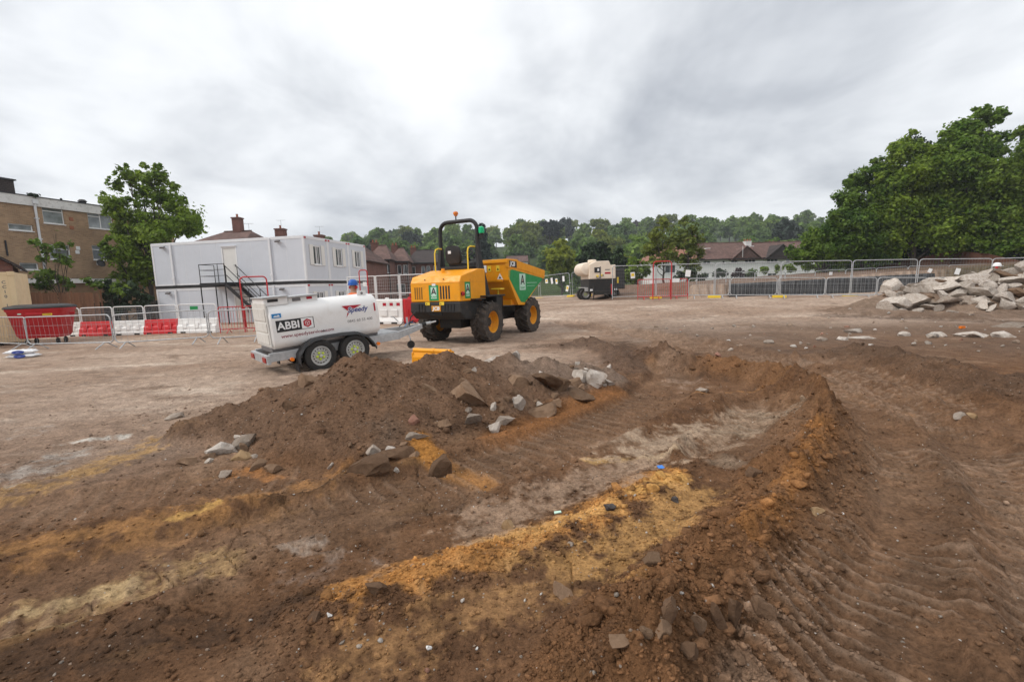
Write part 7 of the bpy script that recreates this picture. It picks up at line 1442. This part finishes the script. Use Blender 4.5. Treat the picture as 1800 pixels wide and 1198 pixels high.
# ---------------------------------------------------------------- single stones, slabs and clods
RK = [ # name, x, foot y, w, h, material, label, tilt, sink, cuts
 ('earth_lump',538,682,68,36,'brownrock','broad brown earth lump at the back left of the soil heap',(0,0,10),.25),
 ('boulder',510,722,30,30,'darkrock','dark brown boulder on the left shoulder of the soil heap',(10,0,30),.25),
 ('soil_slab',757,690,46,38,'brownrock','tilted brown slab just left of the biggest slab on the heap',(0,35,20),.45),
 ('soil_slab',822,712,92,66,'brownrock','biggest brown slab, leaning near the crest of the soil heap',(0,32,10),.35),
 ('concrete_slab',872,630,76,26,'palerock','flat pale concrete slab at the back of the soil heap near the dumper',(0,5,0),.3),
 ('concrete_block',908,628,30,36,'palerock','small upright pale concrete block beside the flat slab',(0,10,20),.25),
 ('concrete_slab',1048,682,46,78,'palerock','tall upright pale slab at the right end of the soil heap',(8,-14,15),.2),
 ('concrete_slab',1024,676,44,58,'concrete','upright concrete slab leaning on the tallest one',(0,20,0),.25),
 ('concrete_block',1070,680,28,44,'concrete','grey concrete block against the right side of the tallest slab',(0,-20,0),.3),
 ('soil_slab',1012,700,74,36,'brownrock','wide earthy slab below the upright concrete slabs',(0,8,0),.35),
 ('stone',912,720,30,40,'palerock','whitish stone on the front of the heap, right of centre',(0,12,40),.2),
 ('soil_slab',960,690,64,26,'darkrock','long thin dark slab lying right of the whitish stone',(0,25,20),.25),
 ('boulder',985,688,44,36,'brownrock','rounded brown boulder behind the thin dark slab',(0,0,0),.3),
 ('boulder',912,682,52,32,'brownrock','wide brown boulder above the whitish stone',(0,-8,0),.3),
 ('soil_slab',955,732,60,40,'brownrock','brown slab at the foot of the heap right of centre',(0,-15,0),.3),
 ('stone',868,724,20,32,'palerock','narrow pale stone standing at the foot of the heap',(0,30,0),.2),
 ('stone',884,748,34,36,'greyrock','dark grey angular stone below the narrow pale one',(0,30,20),.2),
 ('stone',872,760,24,28,'palerock','pale-edged stone in the dark hollow at the heap foot',(0,-20,0),.2),
 ('stone',726,752,26,26,'redrock','reddish stone on the front slope of the heap',(0,0,20),.25),
 ('stone',780,756,36,24,'brownrock','low brown stone right of the reddish one',(0,0,0),.3),
 ('stone',828,746,40,22,'greyrock','grey pitted stone at the front of the heap',(0,0,10),.3),
 ('concrete_slab',732,776,46,18,'greyrock','flat pale grey slab above the orange patch',(0,-8,10),.3),
 ('soil_slab',690,806,70,30,'darkrock','dark overhanging crust left of the orange patch',(0,-10,0),.3),
 ('soil_slab',770,840,54,52,'darkrock','dark slab leaning below the orange patch',(0,-35,10),.25),
 ('soil_slab',640,842,96,40,'darkrock','long dark crust of earth at the front foot of the heap',(0,-6,0),.5),
 ('concrete_block',386,798,62,42,'palerock','chunky whitish block at the left foot of the heap',(0,-8,10),.25),
 ('concrete_slab',427,790,46,34,'greyrock','grey slab leaning beside the whitish block',(0,-28,0),.25),
 ('stone',366,808,34,26,'brownrock','brown stone just in front of the whitish block',(0,-10,30),.25),
 ('stone',424,810,38,28,'ochrerock','tan angular stone right of the brown one',(0,0,50),.2),
 ('stone',322,820,38,26,'brownrock','brown flat-topped stone, leftmost at the heap foot',(0,0,15),.2),
 ('stone',394,838,30,22,'greyrock','grey speckled stone in front of the heap foot',(0,0,0),.2),
 ('stone',450,826,32,22,'brownrock','squarish brown stone near the orange soil patch',(0,0,20),.2),
 ('stone',478,832,34,20,'brownrock','flat brown stone right of the squarish one',(0,8,0),.2),
 ('stone',300,738,44,20,'greyrock','flat grey stone alone on the ground left of the heap',(0,-8,0),.3),
 ('stone',105,600,0,0,None,'',0,0),
 ('cobble',893,930,27,30,'ochrerock','rounded tan cobble on the bare patch by the yellow sand',(0,10,0),.12),
 ('flint',1076,903,32,16,'flint','dark flat flint on the yellow sand ridge',(0,15,0),.2),
 ('flint',1190,884,18,15,'flint','small black stone right of the yellow sand',(0,0,0),.2),
 ('flint',1002,960,18,18,'greyrock','grey stone embedded in the yellow sand',(0,0,0),.3),
 ('chalk_stone',580,1090,13,13,'whiterock','small white stone, left one of two in the foreground',(0,0,0),.15),
 ('chalk_stone',755,1145,15,13,'whiterock','small white stone, right one of two in the foreground',(0,0,0),.15),
 ('soil_clod',552,1098,28,24,'darkrock','brown clod beside the left white stone',(0,0,0),.2),
 ('soil_clod',660,1050,54,40,'darkrock','big crumbly clod at the left end of the sand ridge',(0,0,0),.3),
 ('soil_clod',985,1050,52,34,'brownrock','brown clod just above the foreground flat',(0,0,0),.3),
 ('soil_clod',1150,1004,38,32,'brownrock','rounded brown clod beside the cracked crust',(0,0,0),.3),
 ('soil_clod',1225,1108,46,42,'brownrock','flat-topped clod among the foreground slabs',(0,0,20),.25),
 ('soil_slab',1264,1112,34,80,'darkrock','upright thin earth slab, left of three in the foreground',(0,-16,20),.25),
 ('soil_slab',1296,1100,34,82,'darkrock','upright thin earth slab, middle of three in the foreground',(0,-8,15),.25),
 ('soil_slab',1340,1100,60,54,'darkrock','leaning earth slab, right of three in the foreground',(0,25,15),.25),
 ('soil_clod',1165,1168,50,44,'brownrock','large rounded clod near the bottom edge',(0,0,0),.25),
 ('soil_clod',1212,1180,46,40,'darkrock','dark angular clod near the bottom edge',(0,10,0),.25),
 ('soil_clod',1140,1190,34,36,'brownrock','clod leaning on the large rounded one at the bottom edge',(0,0,0),.2),
 ('soil_slab',1175,1090,40,74,'darkrock','earth slab on edge left of the flat-topped clod',(0,15,20),.3),
 ('soil_clod',1100,1160,60,22,'brownrock','low cracked crust of soil at the bottom edge',(0,0,0),.4),
 ('cobble',1436,905,26,20,'ochrerock','oval ochre cobble low on the right-hand berm',(0,0,0),.2),
 ('cobble',1330,838,30,24,'darkrock','dark rounded lump on top of the right-hand berm',(0,0,0),.3),
 ('brick',1262,632,16,13,'redrock','broken red brick on the rim beyond the pan',(0,0,15),.15),
 ('concrete_slab',1236,690,28,12,'greyrock','small flat slab lying at the far end of the pan',(0,0,0),.3),
 ('cobble',1690,735,26,22,'greyrock','grey cobble beside the right-hand ridge',(0,0,0),.25),
 ('cobble',1712,737,22,14,'ochrerock','small tan cobble touching the grey one',(0,0,0),.25),
 ('concrete_slab',1507,585,34,16,'palerock','pale slab on the ground, left of the scattered rubble',(0,0,0),.3),
 ('concrete_slab',1482,598,24,13,'palerock','small pale slab in front of the left one',(0,8,0),.3),
 ('concrete_slab',1525,596,44,9,'palerock','long thin pale slab among the scattered rubble',(0,0,0),.3),
 ('concrete_slab',1722,592,60,18,'palerock','large flat grey-white slab below the rubble heap',(0,4,0),.3),
 ('concrete_slab',1768,594,40,20,'palerock','flat grey-white slab right of the large flat one',(0,-4,0),.3),
 ('concrete_slab',1790,575,56,14,'greyrock','long grey slab under the rubble heap at the right edge',(0,-5,0),.3),
 ('stone',1648,592,30,18,'palerock','pale stone midway along the scattered rubble',(0,0,0),.3),
 ('stone',1590,592,22,14,'palerock','smaller pale stone left of the midway one',(0,0,0),.3),
 ('stone',1448,600,18,12,'greyrock','grey stone left of the scattered slabs',(0,0,0),.3),
]
for q in RK:
    if not q[5]: continue
    nm, px, py, w, h, mt, lab, tl, sk_ = q
    if mt in ('palerock', 'concrete') and 600 < py < 760: sk_ += 0.08; w, h = w*0.85, h*0.85
    rock(nm, px, py, w, h, M[mt], lab, 'slab' if 'slab' in nm else ('clod' if 'clod' in nm or 'lump' in nm else 'stone'), None, tl, None, 13, 0.07, min(0.5, sk_+0.1))
# more broken lumps on the right half of the soil heap and along its foot
rg = np.random.default_rng(77)
for i in range(46):
    if i < 30: px, py = rg.uniform(790, 1070), 0; py = 640 + rg.uniform(0, 1)*(110 - 0.18*(px-790))
    else: px = rg.uniform(330, 760); py = 800 + rg.uniform(-25, 35)
    w = float(np.exp(rg.normal(math.log(17), 0.35))); mt = ('palerock','brownrock','greyrock','concrete','brownrock')[int(rg.integers(0, 5))]
    rock('rubble_lump', px, py, w, w*rg.uniform(0.6, 1.0), M[mt], 'small broken lump half buried in the soil heap', 'stone', 'small lumps on the soil heap', (rg.uniform(-25, 25), rg.uniform(-25, 25), rg.uniform(0, 90)), None, 13, 0.07, 0.35)
p = gp(1165, 822); bs = thing('plastic_scrap', 'bright blue scrap of plastic on the sand ridge', 'litter', (p.x, p.y, H(p.x, p.y)+0.01), R(-40))
bs.scale = (0.55,)*3; MB().add([(-0.09,-0.02,0.02),(-0.02,0.02,0.035),(0.03,-0.012,0.02),(0.09,0.0,0.0),(0.08,-0.03,-0.01),(0.02,-0.045,0.01),(-0.05,-0.05,0.0),(-0.09,-0.02,0.014),(-0.02,0.02,0.029),(0.03,-0.012,0.014),(0.09,0.0,-0.006),(0.08,-0.03,-0.016),(0.02,-0.045,0.004),(-0.05,-0.05,-0.006)], [(0,1,2,5,6),(2,3,4,5),(13,12,9,8,7),(12,11,10,9),(0,7,8,1),(1,8,9,2),(2,9,10,3),(3,10,11,4),(4,11,12,5),(5,12,13,6),(6,13,7,0)]).build('scrap', M['bluescrap'], bs)
p = gp(980, 889); o = thing('plastic_scrap', 'small pale green scrap above the tan cobble', 'litter', (p.x, p.y, H(p.x, p.y)+0.006), R(20)); MB().prism([(-0.03,-0.01),(0.025,-0.012),(0.03,0.012),(-0.02,0.02)], 0.006).build('scrap', M['palegreen'], o)
p = gp(1691, 579); o = thing('traffic_scrap', 'small orange scrap among the scattered rubble on the right', 'litter', (p.x, p.y, H(p.x, p.y)+0.03), R(20)); MB().prism([(-0.09,-0.03),(0.07,-0.04),(0.1,0.03),(-0.05,0.05)], 0.06).build('scrap', M['orange'], o)

# ---------------------------------------------------------------- people
def person(label, loc, rz, jacket, helmet, yaw=0.0, arms='down', scale=1.0):
    t = thing('person', label, 'person', loc, rz); t.scale = (scale,)*3
    J = {'pel':(0,0,0.98,.16,.12),'wst':(0,0.01,1.12,.15,.11),'chs':(0,0.02,1.34,.18,.13),'nck':(0,0.01,1.50,.075,.075),'hd0':(0,-0.01,1.58,.08,.09),'hd1':(0,-0.015,1.68,.092,.105),'hd2':(0,0,1.76,.07,.08)}
    V = []; E = []; Rr = []; idx = {}
    def add(k, x, y, z, r1, r2, pr=None):
        idx[k] = len(V); V.append((x, y, z)); Rr.append((r1, r2))
        if pr: E.append((idx[pr], idx[k]))
    prev = None
    for k in J: add(k, *J[k], prev); prev = k
    for s, n in ((1,'l'),(-1,'r')):
        add('sh'+n, s*0.19, 0.02, 1.40, .075, .075, 'chs'); 
        if arms == 'down':
            add('el'+n, s*0.25, 0.06, 1.14, .052, .052, 'sh'+n); add('wr'+n, s*0.23, -0.10, 0.95, .036, .036, 'el'+n); add('pm'+n, s*0.22, -0.15, 0.89, .04, .03, 'wr'+n)
            for f in range(4): add('f%d%s' % (f, n), s*0.22+(f-1.5)*0.018, -0.19-0.01*f % 2, 0.83-0.005*(f in (1, 2)), .009, .009, 'pm'+n); add('g%d%s' % (f, n), s*0.22+(f-1.5)*0.018, -0.17, 0.795, .008, .008, 'f%d%s' % (f, n))
            add('th'+n, s*0.17, -0.17, 0.87, .011, .011, 'pm'+n); add('ti'+n, s*0.16, -0.20, 0.84, .009, .009, 'th'+n)
        add('hp'+n, s*0.09, 0, 0.92, .10, .10, 'pel'); add('kn'+n, s*0.11, -0.02, 0.50, .068, .068, 'hp'+n); add('an'+n, s*0.12, 0.03, 0.10, .05, .055, 'kn'+n); add('to'+n, s*0.13, -0.14, 0.045, .045, .04, 'an'+n)
    me = bpy.data.meshes.new('body'); me.from_pydata(V, E, []); o = bpy.data.objects.new('body', me); COL.objects.link(o)
    sm = o.modifiers.new('s', 'SKIN'); sm.use_smooth_shade = True; o.modifiers.new('u', 'SUBSURF').levels = 2; o.modifiers['u'].render_levels = 2
    for i, r in enumerate(Rr): me.skin_vertices[0].data[i].radius = r
    me.skin_vertices[0].data[0].use_root = True
    dg = bpy.context.evaluated_depsgraph_get(); m2 = bpy.data.meshes.new_from_object(o.evaluated_get(dg)); bpy.data.objects.remove(o, do_unlink=True)
    m2.materials.clear()
    for k in (M[jacket], M['trousers'], M['skin'], M['black']): m2.materials.append(k)
    for p_ in m2.polygons:
        c = p_.center; hand = abs(c.x) > 0.13 and c.z < 0.96 and c.y < -0.08 and c.z > 0.7
        p_.material_index = 2 if (c.z > 1.50 or hand) else 3 if c.z < 0.13 else 1 if c.z < 0.93 and not (abs(c.x) > 0.19 and c.z > 0.85) else 0; p_.use_smooth = True
    b = link(bpy.data.objects.new('body', m2), t)
    MB().lathe([(0.155,1.715),(0.15,1.73),(0.135,1.735),(0.132,1.77),(0.115,1.83),(0.07,1.87),(0.02,1.88)], 24, Matrix.Diagonal((0.92,1.08,1,1))).build('helmet', M[helmet], t, 50)
    MB().prism([(-0.09,-0.13),(0.09,-0.13),(0.06,-0.215),(-0.06,-0.215)], 0.012, Matrix.Translation((0,0,1.715))).build('helmet_peak', M[helmet], t, bevel=0.004)
    for s in (-1, 1): MB().lathe([(0.0,0),(0.045,0.0),(0.05,0.02),(0.035,0.045)], 14, mat3((0,1,0),(0,0,1),(s,0,0),(s*0.088,0.0,1.655))).build('ear_defender', M['red'], t, 50)
    for s in (-1, 1): MB().lathe([(0.008,-0.004),(0.016,0.0),(0.008,0.006)], 8, mat3((1,0,0),(0,0,1),(0,-1,0),(s*0.035,-0.117,1.675))).build('eye', M['labelwhite'], t, 50)
    MB().tube([(0,-0.10,1.68),(0,-0.135,1.64),(0,-0.11,1.625)], [0.012,0.02,0.012], 8).build('nose', M['skin'], t, 60); MB().tube([(-0.025,-0.105,1.59),(0,-0.113,1.588),(0.025,-0.105,1.59)], 0.006, 6).build('mouth', M['pot'], t, 60)
    for zz in (1.05, 1.22):
        ring = [(0.205*math.cos(a)*(1 if zz > 1.1 else 0.92), 0.012+0.165*math.sin(a)*(1 if zz > 1.1 else 0.92), zz) for a in np.linspace(0, 2*math.pi, 28, endpoint=False)]; r2 = [(x, y, z+0.05) for x, y, z in ring]
        MB().loft([ring, r2], False).build('reflective_band', M['reflective'], t, 80)
    return t
p = at(620, 492, 13.0); person('worker in blue helmet and orange hi-vis jacket behind the bowser tank', (p.x, 13.0, H(p.x, 13.0)), R(155), 'hivisorange', 'helmetblue')
p = at(1753, 462, 21.0); person('worker in white helmet and yellow hi-vis behind the rubble heap', (p.x, 21.0, p.z-1.86), R(40), 'hivisyellow', 'helmetwhite')

# ---------------------------------------------------------------- hazy air
hz_ = MB().box(-930, 930, -930, 930, -8, 92); hm = bpy.data.materials.new('hazy_air'); hm.use_nodes = True; ht = hm.node_tree; ht.nodes.clear()
pv = ht.nodes.new('ShaderNodeVolumePrincipled'); pv.inputs['Color'].default_value = (0.86, 0.91, 0.97, 1); pv.inputs['Density'].default_value = 0.00055; pv.inputs['Anisotropy'].default_value = 0.2
ho = ht.nodes.new('ShaderNodeOutputMaterial'); ht.links.new(pv.outputs[0], ho.inputs['Volume'])
hb = hz_.build('haze', hm); tag(hb, 'thin pale haze filling the air over the valley', None, None, 'stuff')
